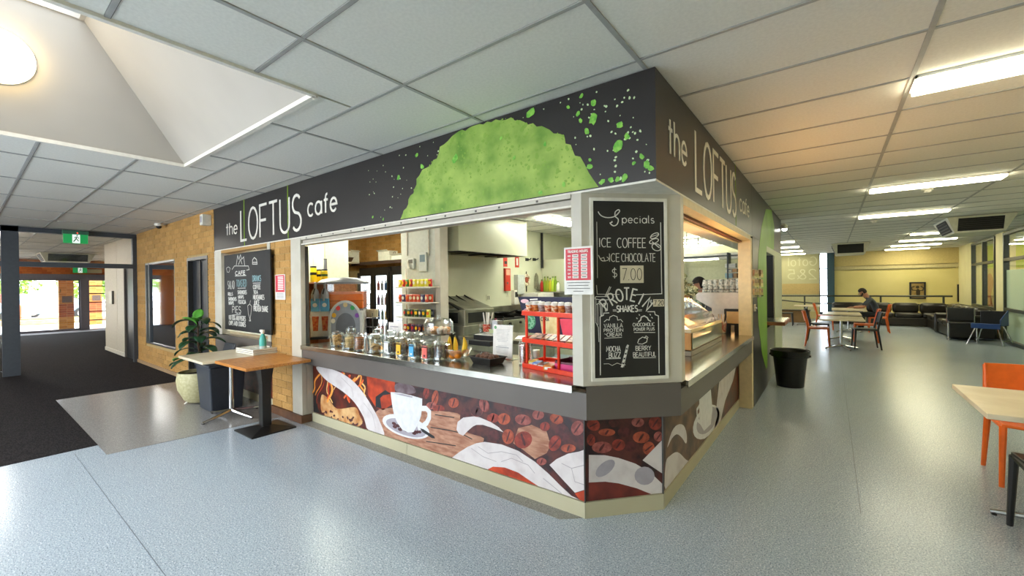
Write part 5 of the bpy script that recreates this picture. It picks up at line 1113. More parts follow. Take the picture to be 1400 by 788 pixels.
# ---------------- cooking line along x=-4.45
Mss=mat('steel_kit','#a9a89b',.3,.9,col2='#8d8c80',scale=4); Mgrill=mat('grill_black','#1c1c1b',.5,.3)
o=T('contact_grill_oven','stainless contact grill with slanted lids on a steel toaster oven','grill',(-4.05,2.75,.0))
P('stand',M().box(-.36,.36,-.42,.35,0,.9),Mss,o,smooth=False,bev=.004)
P('oven_body',M().box(-.34,.34,-.38,.33,.9,1.14),Mss,o,smooth=False,bev=.004); P('oven_window',M().box(.34,.345,-.3,.1,.94,1.10),Mblack,o,smooth=False); P('oven_window_front',M().box(-.25,.2,-.386,-.381,.94,1.10),Mblack,o,smooth=False)
for k in range(4): P('guard_bar',M().tube([(.2,-.36+k*.2,1.15),(-.25,-.36+k*.2,1.36)],.012,6),Mblack,o)
P('lid',M().cbox((.0,0,1.23),(.6,.66,.05),ry=.32),Mss,o,smooth=False); P('knob',M().tube([(.34,.2,1.0),(.37,.2,1.0)],.02,10),Mblack,o)
o=T('gas_cooktop','black gas cooktop with pans and steel back guard on a steel stand','cooktop',(-4.03,4.05,0))
P('stand',M().box(-.4,.36,-.8,.75,0,.92),Mss,o,smooth=False,bev=.004)
P('back_guard',M().box(-.40,-.36,-.8,.75,.92,1.12),Mss,o,smooth=False); P('side_guard',M().box(-.36,.2,.73,.75,.92,1.2),Mss,o,smooth=False)
P('top_plate',M().box(-.34,.34,-.78,.72,.92,.95),Mgrill,o,smooth=False)
for k in range(5):
    P('pan_support',M().box(-.3,.3,-.7+k*.3,-.68+k*.3,.95,.985).box(-.02,.02,-.76+k*.3,-.56+k*.3,.95,.985),Mgrill,o,smooth=False)
for k in range(5): P('control_knob',M().tube([(.36,-.6+k*.3,.86),(.39,-.6+k*.3,.86)],.022,12),Mblack,o)
for (y,rr,l) in ((3.65,.16,'black frying pan on the near end of the gas cooktop'),(4.25,.13,'black frying pan on the far end of the gas cooktop')):
    o=T('frying_pan',l,'pan',(-4.0,y,.987),0,'pans on the cooktop'); P('pan_bowl',M().lathe([(rr*.8,0),(rr,.05),(rr+.006,.05),(rr*.82,-.0)],n=24),Mgrill,o); P('pan_handle',M().tube([(rr,0,.045),(rr+.22,-.02,.1)],.012,8),Mblack,o)
# white electric box with yellow sticker
o=T('white_appliance','white boxy appliance with a round yellow sticker on the kitchen wall','appliance',(-4.2,5.12,1.06))
P('appliance_body',M().box(-.22,.22,-.3,.3,0,.3),Mwhite,o,smooth=False,bev=.01); P('sticker',M().tube([(.0,-.301,.15),(.0,-.304,.15)],.07,16),mat('stick_y','#c9b52c',.5),o); P('vent_grille',M().box(.22,.224,-.2,.2,.05,.2),Mgreyband,o,smooth=False); P('stand',M().box(-.22,.22,-.3,.3,-1.06,-.0),Mss,o,smooth=False)
# steel prep bench behind counter with papers
o=T('prep_bench','low stainless prep bench with shelf behind the counter','bench',(-1.9,1.75,0))
P('bench_top',M().box(-1.0,.95,-.35,.35,.86,.90),Msteelt,o,smooth=False,bev=.003); P('undershelf',M().box(-.98,.93,-.33,.33,.3,.32),Mss,o,smooth=False)
for sx in (-.95,.9):
    for sy in (-.3,.3): P('leg',M().box(sx-.02,sx+.02,sy-.02,sy+.02,0,.86),Mss,o,smooth=False)
for k,(x,y,rz) in enumerate(((-1.5,1.6,.2),(-1.2,1.75,-.3),(-1.75,1.8,.1),(-2.1,1.7,.5))): tag(P('paper_sheet',M().cbox((x,y,.902),(.21,.297,.002),rz=rz),Mpp,smooth=False),['white paper sheet lying on the prep bench nearest the red rack','white paper sheet on the prep bench behind the red rack','white paper sheet in the middle of the prep bench','white paper sheet on the left part of the prep bench'][k],'paper','papers on the prep bench')
# navy poster board leaning behind the counter
yp=1.98
a=at(708,406,1,yp); b=at(790,405,1,yp); c=at(735,470,1,yp)
nb=T('product_poster','dark navy confectionery poster leaning up behind the red snack stand','poster',(0,0,0))
x0,x1,z1,z0=a.x,b.x+.05,a.z,.92
P('poster_sheet',M().add([(x0,yp,z1),(x1,yp,z1),(x1,yp,z0),(x0+.16,yp,z0)]+[(x0,yp+.02,z1),(x1,yp+.02,z1),(x1,yp+.02,z0),(x0+.16,yp+.02,z0)],[(0,1,2,3),(7,6,5,4),(0,4,5,1),(1,5,6,2),(2,6,7,3),(3,7,4,0)]),mat('navy','#0d0f38',.6),nb,smooth=False)
def pz(px,py): p=at(px,py,1,yp); return p.x,p.z
def pp_(pts,mt,lay,nm): return P(nm,M().ext([pz(x,y) for x,y in pts],fy(yp),.001*lay,.001*lay+.001),mt,nb,smooth=False)
pp_(el(717.5,412,5.5,2.8,.05,16),mat('pk_pink','#d9b3c0',.5),1,'pink_oval')
pp_(el(721,425,7,4,-.4,14),mat('pk_pink2','#c98f9a',.5),1,'pink_shape')
pp_(el(725,440,7.5,10.5,0,18),mat('gr_disc','#2f7a5a',.5,col2='#7fb89a',scale=30,ramp=(.45,.55)),1,'green_disc')
pp_([(724.5,409),(735,408.5),(735,410),(724.5,410.5)],Mpp,1,'headline_line'); pp_([(725,412),(740,411.5),(740,413.5),(725,414)],Mpp,1,'headline_line')
pp_([(738,433),(762,432),(762,460),(742,461)],mat('cream_pk','#e2d3a8',.5,col2='#d0b986',scale=12),2,'cream_pack')
pp_([(765,436),(790,436),(790,458),(770,459)],mat('pinkred','#d63a5a',.5),2,'pink_pack')
m=M(); A_=pz(740,438.8); B_=pz(758,434.6); text(m,'CARA',A_[0],A_[1],B_[1]-A_[1],.008,fy(yp-.004),width=(B_[0]-A_[0])*.6); P('pack_lettering',m,mat('navy','#0d0f38',.6),nb,smooth=False)
# ================================================================ COUNTER GOODS
ZC=.879
GLS=glass('jar_glass',lo=.08,hi=.8,tint=(.97,.99,.98))
def cpt(px,py): return at(px,py,2,ZC)
Mck=[mat('cookie_%d'%i,c,.8,col2=c2,scale=40) for i,(c,c2) in enumerate((('#d9a55c','#b97f3a'),('#c98a45','#a5622b'),('#e3c07e','#cfa25a'),('#6e4a36','#4d3024'),('#d07a3c','#a7521e'),('#a8452a','#7c2a18')))]
def jar(p,r,h,label,cat='jar',group='glass jars of biscuits on the counter',lid=True,label_c=None,name='glass_jar'):
    o=T(name,label,cat,(p[0],p[1],ZC+.0005),0,group)
    P('jar_body',M().lathe([(r*.9,0),(r,.008),(r,h*.86),(r*.82,h*.93),(r*.82,h*.955),(r*.79,h*.955),(r*.79,h*.93),(r*.96,h*.85),(r*.96,.012),(.001,.008)],n=28,cap=False).lathe([(r*.9,0),(.001,0)],n=28,cap=False),GLS,o)
    if lid: P('jar_lid',M().lathe([(r*.86,h*.955),(r*.88,h*.97),(r*.6,h*.995),(.008,h),(.006,h*1.02),(.016,h*1.04),(.014,h*1.07),(.001,h*1.08)],n=24,cap=False),GLS,o)
    if label_c:
        P('label_card',M().cbox((0,-r-.004,h*.42),(r*.95,.003,h*.62)),mat('lab'+label_c,label_c,.5),o,smooth=False)
        P('label_band',M().cbox((0,-r-.006,h*.42+h*.25),(r*.95,.001,h*.06)),Mblack if label_c!='#e8e6e2' else Mgr,o,smooth=False)
        P('label_mark',M().cbox((0,-r-.006,h*.42-h*.18),(r*.35,.001,h*.10)),mat('mk'+label_c,{'#ecb81c':'#6a4a1a','#4aa6d8':'#e8f0f4','#e2665c':'#5a1a1a','#e8e6e2':'#b8b4b0'}[label_c],.5),o,smooth=False)
    return o
def thing1(name,m,mt,label,cat,group,**k): return tag(P(name,m,mt,**k),label,cat,group)
def cookie(m,c,r,h,tilt=(0,0)):
    k=len(m.v); m.lathe([(r*.6,0),(r*.95,h*.15),(r,h*.5),(r*.85,h*.9),(r*.4,h*1.05),(.001,h*1.05)],n=14); mt=Matrix.Translation(c)@Matrix.Rotation(tilt[0],4,'X')@Matrix.Rotation(tilt[1],4,'Y')
    for i in range(k,len(m.v)): m.v[i]=tuple(mt@Vector(m.v[i]))
    return m
def cookies_in(p,r,kind,n,what,group):
    for k in range(n):
        ml=Mck[kind]
        if what=='stack': c=(p[0]+R.uniform(-.004,.004),p[1],ZC+.012+k*.021); m=cookie(M(),c,r*.8,.018)
        elif what=='heap':
            a=R.uniform(0,2*PI); d=R.uniform(0,r*.35); c=(p[0]+d*math.cos(a),p[1]+d*math.sin(a),ZC+.014+.012*k); m=cookie(M(),c,r*.52,.018,(R.uniform(-.6,.6),R.uniform(-.6,.6)))
        elif what=='ball':
            q=k%4; lay=k//4; a=q*PI/2+lay*.8; c=(p[0]+r*.48*math.cos(a),p[1]+r*.48*math.sin(a),ZC+.012+r*.42+lay*r*.7); m=M().ball(c,r*.42,12)
        elif what=='twist':
            a=R.uniform(0,PI); m=M().tube([(p[0]+(t-.5)*r*1.3*math.cos(a),p[1]+(t-.5)*r*1.3*math.sin(a)+.01*math.sin(t*9),ZC+.02+.014*k+.01*math.sin(t*12)) for t in [j/6 for j in range(7)]],[.009,.014,.014,.014,.014,.014,.009],8)
        lb_=group[0] if what!='stack' else group[0]+', '+['lowest','second from the bottom','third from the bottom','fourth from the bottom','fifth from the bottom','sixth from the bottom','topmost'][k]
        thing1({'ball':'chocolate_ball'}.get(what,'biscuit'),m,ml,lb_,group[1],group[2])
J=[((455,474),.075,.155,0,'twist',7,'wide jar of pastry twists at the left end of the jar row','pastry twist inside the leftmost jar'),
   ((473,477.5),.07,.16,2,'stack',5,'jar with leaning pale round shortbreads, second in the jar row','pale shortbread inside the second jar'),
   ((487,480),.055,.165,4,'stack',6,'narrow jar with a tall stack of orange biscuits','orange biscuit in the narrow jar stack'),
   ((506,483),.088,.185,0,'heap',5,'biggest jar of the row holding large golden biscuits','large golden biscuit in the biggest jar')]
for (px,r,h,kd,wh,n,lb,il) in J:
    p=cpt(*px); p=(p.x,p.y+r*.7); jar(p,r,h,lb); cookies_in(p,r,kd,n,wh,(il,'biscuit',il+' group'))
LB=[((527,485),'#e8e6e2','white'),((543.5,487.5),'#ecb81c','yellow'),((561,490.5),'#4aa6d8','light blue'),((579,493),'#e2665c','coral red')]
for (px,c,cn) in LB:
    p=cpt(*px); p=(p.x+.02,p.y+.06); jar(p,.062,.17,f'screw jar of chocolate balls with a {cn} label card','jar','chocolate ball jars with coloured labels',label_c=c)
    for ob in [k for k in S.objects if False]: pass
    cookies_in((p[0]+.0,p[1]),.058,3,8,'ball',(f'brown chocolate ball inside the jar with the {cn} label','chocolate','balls in the %s label jar'%cn))
p=cpt(596,493.5); p=(p.x,p.y+.07); jar(p,.075,.15,'jar of dark chocolate rings right of the coral red label jar'); cookies_in(p,.075,3,8,'ball',('dark chocolate piece in the jar right of the coral red label','chocolate','dark pieces in the right hand jar'))
# second row of jars behind
for k,(px,py,r,h,kd,lb) in enumerate(((517,470,.06,.17,3,'back row jar behind the biggest biscuit jar'),(535,473,.06,.17,3,'back row jar behind the white label jar'),(552,475,.062,.17,4,'back row jar behind the yellow label jar'),(571,477,.06,.17,3,'back row jar behind the light blue label jar'),(480,466,.06,.16,0,'back row jar behind the narrow biscuit jar'))):
    p=cpt(px,py); jar((p.x,p.y),r,h,lb,group='back row of glass jars'); cookies_in((p.x,p.y),r,kd,4,'stack',('biscuit inside the '+lb,'biscuit','biscuits in '+lb))
# small white price card
a=at(531,440.5,1,.6); b=at(549,452,1,.6); p=((a.x+b.x)/2,.6); o=T('price_ticket','blank white folded price ticket standing among the jars','card',(p[0],.6,ZC)); w_=b.x-a.x
P('ticket_face',M().cbox((0,0,(a.z-ZC)/2),(w_,.003,a.z-ZC-.002),rx=-.05),Mpp,o,smooth=False); P('printed_line',M().box(-w_*.3,w_*.3,-.012,-.010,(a.z-ZC)*.8,(a.z-ZC)*.83),Mgr,o,smooth=False)
# cake stand with dome
p=cpt(600,473); p=(p.x,p.y); o=T('cake_stand','footed glass cake stand under a clear dome full of iced cakes','cake stand',(p[0],p[1],ZC))
P('foot',M().lathe([(.09,0),(.09,.008),(.02,.02),(.015,.1),(.03,.12)],n=24),GLS,o); P('plate',M().lathe([(.03,.12),(.17,.125),(.175,.14),(.17,.14),(.03,.132)],n=32),Msteel,o)
P('dome',M().lathe([(.155,.141),(.155,.25),(.13,.285),(.05,.30),(.015,.305),(.02,.325),(.001,.33)],n=32,cap=False),GLS,o)
for k in range(14):
    a_=k*2*PI/9; rr=.1 if k<9 else .045; thing1('iced_cake',M().lathe([(.02,0),(.027,.03),(.03,.035),(.02,.055),(.001,.06)],(p[0]+rr*math.cos(a_),p[1]+rr*math.sin(a_),ZC+.141+(.0 if k<9 else .0)),12),mat('icing%d'%(k%3),['#e9d9c8','#d9975a','#eee6e0'][k%3],.6),'small iced cup cake under the glass dome','cake','cakes under the glass dome')
# fruit bowl
p=cpt(618,493); bx_,by_=p.x,p.y+.07; o=T('glass_bowl','cut glass fruit bowl with bananas and oranges','bowl',(bx_,by_,ZC)); P('bowl_shell',M().lathe([(.05,0),(.06,.004),(.10,.05),(.125,.095),(.121,.095),(.095,.05),(.05,.012),(.001,.01)],n=28,cap=False),GLS,o); P('bowl_rim',M().tube([(.124*math.cos(t),.124*math.sin(t),.095) for t in [k*PI/14 for k in range(29)]],.003,6),GLS,o)
Mban=mat('banana','#e8c027',.5,col2='#d8a91c',scale=12); Mora=mat('orange_fruit','#e98a1c',.5,bump=.3,col2='#e07d14',scale=80)
for k,(dx,dy,rz,l) in enumerate(((-.07,-.02,2.6,'left banana standing up in the fruit bowl'),(-.01,-.03,2.0,'middle banana standing up in the fruit bowl'),(.05,.0,1.2,'right banana standing up in the fruit bowl'))):
    pts_=[(bx_+dx+.03*math.cos(rz)*math.sin(t*PI*.8),by_+dy+.03*math.sin(rz)*math.sin(t*PI*.8),ZC+.03+.16*t) for t in [j/7 for j in range(8)]]
    o=T('banana',l,'banana',(0,0,0),0,'bananas in the fruit bowl'); P('peel',M().tube(pts_,[.010,.019,.023,.024,.023,.019,.013,.007],8),Mban,o); P('stem',M().tube([pts_[-1],(pts_[-1][0],pts_[-1][1],pts_[-1][2]+.015)],.004,6),mat('stem_br','#6a5a24',.7),o)
for k,(dx,dy,dz,l) in enumerate(((.05,-.05,.05,'orange at the front right of the fruit bowl'),(.0,-.06,.045,'orange at the front of the fruit bowl beneath the bananas'),(.06,.03,.06,'orange at the back of the fruit bowl'))): thing1('orange',M().ball((bx_+dx,by_+dy,ZC+dz),.036,14),Mora,l,'orange','oranges in the fruit bowl')
# black tray of muffins
p=cpt(658,499); tx,ty=p.x,p.y+.08; o=T('black_food_tray','black plastic tray with clear lid edge holding chocolate muffins','tray',(tx,ty,ZC),-.12); P('tray_body',M().add([(-.10,-.07,0),(.10,-.07,0),(.10,.07,0),(-.10,.07,0),(-.125,-.09,.055),(.125,-.09,.055),(.125,.09,.055),(-.125,.09,.055),(-.09,-.06,.012),(.09,-.06,.012),(.09,.06,.012),(-.09,.06,.012),(-.118,-.083,.055),(.118,-.083,.055),(.118,.083,.055),(-.118,.083,.055)],[(0,1,2,3),(0,1,5,4),(1,2,6,5),(2,3,7,6),(3,0,4,7),(8,9,13,12),(9,10,14,13),(10,11,15,14),(11,8,12,15),(8,9,10,11),(4,5,13,12),(5,6,14,13),(6,7,15,14),(7,4,12,15)]),Mblack,o,smooth=False); P('tray_rim',M().box(-.13,.13,-.095,-.088,.053,.058).box(-.13,.13,.088,.095,.053,.058).box(-.13,-.123,-.088,.088,.053,.058).box(.123,.13,-.088,.088,.053,.058),Mblack,o,smooth=False)
for i in range(4):
    for j in range(2): thing1('chocolate_muffin',M().ball((tx-.072+i*.048,ty-.035+j*.06-.12*(i-1.5)*.04,ZC+.052),.027,12,.85),Mck[3],'chocolate muffin in the black plastic tray','muffin','muffins in the black tray')
# black stand with straws jar and spoons
p=cpt(660,472); sx_,sy_=p.x,p.y+.12; o=T('black_caddy_stand','black two step caddy stand behind the muffin tray','stand',(sx_,sy_,ZC)); P('lower_box',M().box(-.15,.15,-.10,.10,0,.1),Mmattblack,o,smooth=False,bev=.004); P('front_shelf',M().box(-.15,.15,-.18,-.10,0,.05),Mmattblack,o,smooth=False,bev=.004); P('white_liner',M().box(-.14,.1,-.09,.09,.1,.104),Mpp,o,smooth=False)
p_=(sx_-.02,sy_-.02); o=T('straw_jar','clear jar with a red print holding white paper straws','jar',(p_[0],p_[1],ZC+.105)); P('jar_body',M().lathe([(.04,0),(.042,.005),(.046,.14),(.044,.14),(.04,.01),(.001,.01)],n=20,cap=False),GLS,o); P('red_print',M().lathe([(.0435,.03),(.0465,.11)],n=20,cap=False),mat('red_print','#c8452c',.5,col2='#e9a58a',scale=50,ramp=(.5,.6)),o)
for k in range(9): a_=k*2.4; rr=.012+.018*(k%3)/2; thing1('paper_straw',M().tube([(p_[0]+rr*math.cos(a_)*.6,p_[1]+rr*math.sin(a_)*.6,ZC+.12),(p_[0]+rr*math.cos(a_)*2.2,p_[1]+rr*math.sin(a_)*2.2,ZC+.34)],.0055,6),Mpp,'white paper straw standing in the red printed jar','straw','straws in the jar')
o=T('cutlery_jar','clear jar of small dark sachets left of the straw jar','jar',(sx_-.11,sy_,ZC+.105)); P('jar_body',M().lathe([(.038,0),(.04,.11),(.038,.11),(.036,.01),(.001,.01)],n=20,cap=False),GLS,o); P('sachets',M().lathe([(.034,.01),(.035,.06),(.001,.07)],n=12),mat('sachet','#6b6a4c',.8,col2='#2e2c22',scale=50),o)
o=T('napkin_holder','clear holder with white napkins and a small green note right of the straw jar','napkin holder',(sx_+.09,sy_+.02,ZC+.105)); P('napkins',M().box(-.05,.03,-.03,.05,.0,.15),mat('napkin','#c9cbd2',.7,col2='#bfc1c9',scale=40,stretch=(30,1,1)),o,smooth=False); P('holder_side',M().box(.035,.04,-.05,.06,0,.17).box(-.06,-.055,-.05,.06,0,.17),GLS,o,smooth=False); P('green_note',M().cbox((.0,-.085,.04),(.09,.003,.05),rx=.4),mat('note','#d3dcb0',.6),o,smooth=False)
# menu card holder
a=cpt(676,488); b=cpt(701.5,494); yv=.50; a=at(674,444,1,yv); b=at(701,494,1,yv)
o=T('menu_card','white printed menu page standing in a clear acrylic holder','menu',((a.x+b.x)/2,yv,ZC)); w_=(b.x-a.x); h=a.z-ZC
P('page',M().cbox((0,0,h/2+.004),(w_,.002,h-.01),rx=-.06),Mpp,o,smooth=False); P('holder_back',M().cbox((0,.008,h/2),(w_+.01,.004,h),rx=-.06),GLS,o,smooth=False); P('holder_foot',M().box(-w_/2,w_/2,-.0,.08,.0,.004),GLS,o,smooth=False)
m=M()
def mpos(u,v): t=(h-.01)*(1-v); return ((u-.5)*w_, t)
ff=lambda a_,b_,t: (a_, -(b_-h/2)*(-.06)-.003-t, b_)
for k in range(17):
    if k in (9,10): continue
    q=R.uniform(.2,.36); v=.10+k*.045; m.ribbon([mpos(.5-q,v),mpos(.5+q,v)],.0018 if k!=12 else .005,lambda a_,b_,t:(a_,-.004-t+(b_-h/2)*.06,b_),0,.0005)
P('printed_lines',m,mat('grey_ink','#98989a',.7),o,smooth=False); P('green_emblem',M().tube([(-w_*.38,-.0045+(h*.43)*.06,h*.92),(-w_*.38,-.006+(h*.43)*.06,h*.92)],.014,14),mat('emblem','#6fae7c',.6),o)
# tall cookie jar and small white jar
p=cpt(713,499); p=(p.x,p.y+.05); jar(p,.052,.19,'tall jar of dark red brown biscuits beside the menu card','jar','counter jars by the menu card'); cookies_in(p,.05,5,7,'stack',('red brown biscuit in the tall jar beside the menu card','biscuit','biscuits in the tall jar')); 
p=cpt(726,492); o=T('white_tub','small white lidded tub left of the red snack stand','tub',(p.x,p.y+.08,ZC)); P('tub_body',M().lathe([(.022,0),(.026,.005),(.028,.05),(.022,.055)],n=18),mat('tub_clear','#d8d2c6',.3),o); P('tub_lid',M().lathe([(.029,.055),(.03,.058),(.03,.072),(.001,.074)],n=18),Mwhite,o)
# red three tier snack stand
rl0=cpt(729,500); Mrr=mat('red_stand','#e83810',.3)
RX0,RX1,RY0,RY1=rl0.x,-.60,.22,.62
RX0=-1.17
o=T('red_snack_stand','bright red three tier plastic snack stand beside the corner pillar','stand',(0,0,0))
zt1=at(731,456,1,RY0).z-.0
ztier=[ZC+.012,at(728,464,1,.40).z,at(728,428,1,.40).z]
def tray(z):
    m=M(); m.prism([(RX0,RY0+.14),(RX0+.03,RY0+.08),(RX1,RY0-.03),(RX1,RY1),(RX0+.02,RY1)],z-.012,z-.004); 
    for a_,b_ in (((RX0+.01,RY0+.13),(RX0+.04,RY0+.08)),((RX0+.04,RY0+.08),(RX1,RY0-.03)),((RX1,RY0-.03),(RX1,RY1)),((RX1,RY1),(RX0+.02,RY1)),((RX0+.02,RY1),(RX0+.01,RY0+.13))): m.bar((a_[0],a_[1],z+.004),(b_[0],b_[1],z+.004),.012,.034)
    return m
for z in ztier: P('tier_tray',tray(z),Mrr,o,smooth=False,bev=.003)
for (x,y) in ((RX0+.05,RY0+.12),(RX1-.2,RY0+.06),(RX0+.05,RY1-.03),(RX1-.03,RY1-.03),(RX1-.02,RY0+.02)): P('post',M().tube([(x,y,ztier[0]),(x,y,ztier[2]-.012)],.011,10),Mrr,o)
for r_ in range(2):
    for k in range(8):
        x=RX0+.07+k*.064; y=RY0+.12-.17*(k*.064/.57)*.6+r_*.09
        o=T('dessert_cup','lidded dessert cup, %s in the %s row on the red stand'%(ORD[k],'front' if r_==0 else 'back'),'cup',(x,y+.015,ztier[2]-.003),0,'dessert cups on the red stand, %s row'%('front' if r_==0 else 'back'))
        P('cup_body',M().lathe([(.02,0),(.03,.065),(.031,.07)],n=14),mat('dess%d'%(k%4),['#c9702a','#d9853a','#a99a98','#c8502a'][k%4],.4,col2=['#e9d0b0','#a8501e','#8a6a60','#e8b890'][k%4],scale=45,ramp=(.45,.55)),o); P('cup_lid',M().lathe([(.033,.07),(.033,.076),(.02,.09),(.001,.092)],n=14),mat('cup_lid','#e3e0dc',.3),o)
for k in range(9):
    x=RX0+.08+k*.058; thing1('chocolate_bar',M().cbox((x,RY0+.19-.05*k/9,ztier[1]+.018),(.045,.17,.022),rz=.25,rx=.12),mat('bar%d'%(k%4),['#8a3218','#6a2414','#c87a22','#4a2418'][k%4],.35,col2=['#b86a30','#c8401c','#7a2414','#a87a3a'][k%4],scale=30,ramp=(.5,.56)),'wrapped chocolate bar, %s on the middle tier of the red stand'%ORD[k],'snack bar','bars on the middle tier of the red stand')
for k,(x,c,w_,l) in enumerate(((RX0+.085,'#e3c62c',.05,'small yellow snack pack at the left of the lowest tier'),(RX0+.145,'#3f7fd0',.05,'small blue snack pack on the lowest tier'),(RX0+.21,'#8a4a3c',.06,'brown snack pack on the lowest tier behind the yellow one'),(RX0+.29,'#e08a2a',.07,'orange snack pack in the middle of the lowest tier'))):
    o=T('snack_pack',l,'snack pack',(x,RY0+.16-.03*k,ztier[0]+.0),.2,'snack packs on the lowest tier'); P('pack_body',M().box(-w_/2,w_/2,-.05,.05,0,.035),mat('pc'+c,c,.4),o,smooth=False,bev=.003); P('pack_print',M().box(-w_/3,w_/3,-.051,-.05,.008,.026),Mpp,o,smooth=False)
o=T('open_snack_carton','open pink and maroon snack carton at the right of the lowest tier','box',(RX0+.44,RY0+.15,ztier[0]),-.1); P('carton_shell',M().box(-.1,.1,-.09,-.085,0,.065).box(-.1,.1,.085,.09,0,.075).box(-.1,-.095,-.085,.085,0,.07).box(.095,.1,-.085,.085,0,.07).box(-.095,.095,-.085,.085,0,.006),mat('maroon','#5c1a30',.4),o,smooth=False); P('pink_front',M().box(-.1,.1,-.093,-.0905,0,.05),mat('hotpink','#d0307a',.4),o,smooth=False); P('carton_contents',M().box(-.09,.09,-.08,.08,.006,.04),mat('dkbrown','#3a1c18',.5,col2='#8a5a3a',scale=30,ramp=(.5,.56)),o,smooth=False)
# slushie machine (turned towards the customer side)
q_=at(461,463,2,ZC); o=T('slushie_machine','twin tap slush drink machine with orange filled tank and arched fruit panel','drink machine',(q_.x,q_.y,ZC),math.radians(48))
Msg=mat('slush_grey','#8b8f96',.35); Mww=mat('slush_white','#e4e2df',.35)
P('machine_base',M().box(-.30,.30,.03,.42,.03,.34),Mww,o,bev=.008,smooth=False); P('front_cover',M().box(-.31,-.085,-.0,.03,.03,.34),Mww,o,bev=.004,smooth=False)
P('drip_tray',M().box(-.29,-.09,-.10,.0,.005,.03),Mblack,o,smooth=False); P('machine_foot',M().box(-.27,.27,.06,.38,.0,.03),Mblack,o,smooth=False)
for k in range(2):
    xm=-.25+k*.11
    P('blue_label',M().box(xm-.05,xm+.05,-.014,.03,.34,.50),mat('blue_lab','#5aa6d6',.4),o,smooth=False,bev=.004); P('label_disc',M().tube([(xm,-.014,.42),(xm,-.018,.42)],.026,14),Mww,o)
    t_=P('tap_body',M().lathe([(.05,0),(.052,.04),(.034,.10),(.016,.125),(.016,.20),(.001,.205)],(xm,.01,.50),16),Msg,o); P('tap_spout',M().tube([(xm,-.05,.54),(xm,-.05,.47)],.014,10),Msg,t_); P('tap_lever',M().tube([(xm,-.02,.62),(xm,-.08,.56)],.008,8),Mblack,t_)
    P('cup_print',M().ext([(xm-.028,.10+.0*k),(xm+.028,.10),(xm+.04,.28),(xm-.04,.28)],fy(-.0),.001,.002),mat('cup_pr','#d8894e',.5,col2='#c8402a',scale=30),o,smooth=False)
P('rear_body',M().box(-.10,.30,.06,.42,.34,.36),Msg,o,smooth=False)
P('tank',M().box(-.12,.31,.05,.42,.36,.68),glass('tank_glass',lo=.05,hi=.5),o,smooth=False)
P('orange_slush',M().prism([(-.11,.06),(.30,.06),(.30,.41),(-.11,.41)],.365,.55),mat('slush_orange','#f07a12',.3,col2='#e86a0c',scale=10,emit=0),o,smooth=False,bev=.01)
P('slush_froth',M().prism([(-.11,.06),(.30,.06),(.30,.41),(-.11,.41)],.551,.58),mat('slush_froth','#f29a78',.5),o,smooth=False)
P('tank_band',M().box(-.125,.315,.045,.052,.46,.47),mat('band_or','#c8600c',.4),o,smooth=False)
P('tank_lid',M().lathe([(.31,0),(.315,.02),(.26,.055),(.14,.08),(.001,.088)],(.04,.22,.68),28,sx=1.0,sy=.75),Msg,o)
cxa,ra,hz=.115,.185,.46
ar=[(cxa-ra,.02)]+[(cxa+ra*math.cos(t),hz-ra*1.35+ra*1.35*math.sin(t)) for t in [PI-k*PI/14 for k in range(15)]]+[(cxa+ra,.02)]
Ya=-.07
P('arch_panel',M().ext(ar,fy(Ya),-.09,0),Msg,o,smooth=False); P('arch_rim',M().ribbon(ar,.03,fy(Ya),0,.012),mat('rim_pale','#bfbfb8',.4),o,smooth=False)
P('arch_inner',M().ext([(cxa+(a_-cxa)*.62,.02+(b_-.02)*.68) for a_,b_ in ar],fy(Ya),.001,.004),mat('inner_grey','#5d6066',.5),o,smooth=False)
for k,(t,c) in enumerate(((2.75,'#e8b020'),(2.2,'#d8302a'),(1.57,'#d9c08a'),(.95,'#2f9a4a'),(.35,'#7a3f9a'),(3.1,'#e3d9c0'))): P('fruit_sticker',M().ext([(cxa+ra*.78*math.cos(t)+.026*math.cos(s),hz-ra*1.32+ra*1.1*math.sin(t)+.03*math.sin(s)) for s in [j*PI/5 for j in range(10)]],fy(Ya),.004,.006),mat('fr'+c,c,.4),o,smooth=False)
# drinks rack right of slush machine
p=at(509,440,1,1.0); o=T('wire_bottle_rack','small wire rack with dark lidded cups right of the slush machine','rack',(p.x,1.0,ZC)); m=M()
for z in (.0,.12,.24): m.tube([(-.12,-.08,z),(.12,-.08,z),(.12,.08,z),(-.12,.08,z),(-.12,-.08,z)],.004,6)
for sx in (-.12,.12):
    for sy in (-.08,.08): m.tube([(sx,sy,0),(sx,sy,.3)],.005,6)
P('wire_frame',m,Mchrome,o); P('rack_shelf',M().box(-.11,.11,-.07,.07,.118,.122).box(-.11,.11,-.07,.07,.238,.242),Mchrome,o,smooth=False)
for k in range(3):
    for z,c in ((.005,'black'),(.123,'black'),(.243,'cream')): thing1('rack_cup',M().lathe([(.03,0),(.036,.08),(.037,.085),(.03,.1),(.001,.1)],(p.x-.075+.075*k,1.0,ZC+z),14),Mblack if c=='black' else Mcard,'%s cup in the small wire rack right of the slush machine'%c,'cup','%s cups in the small wire rack'%c)
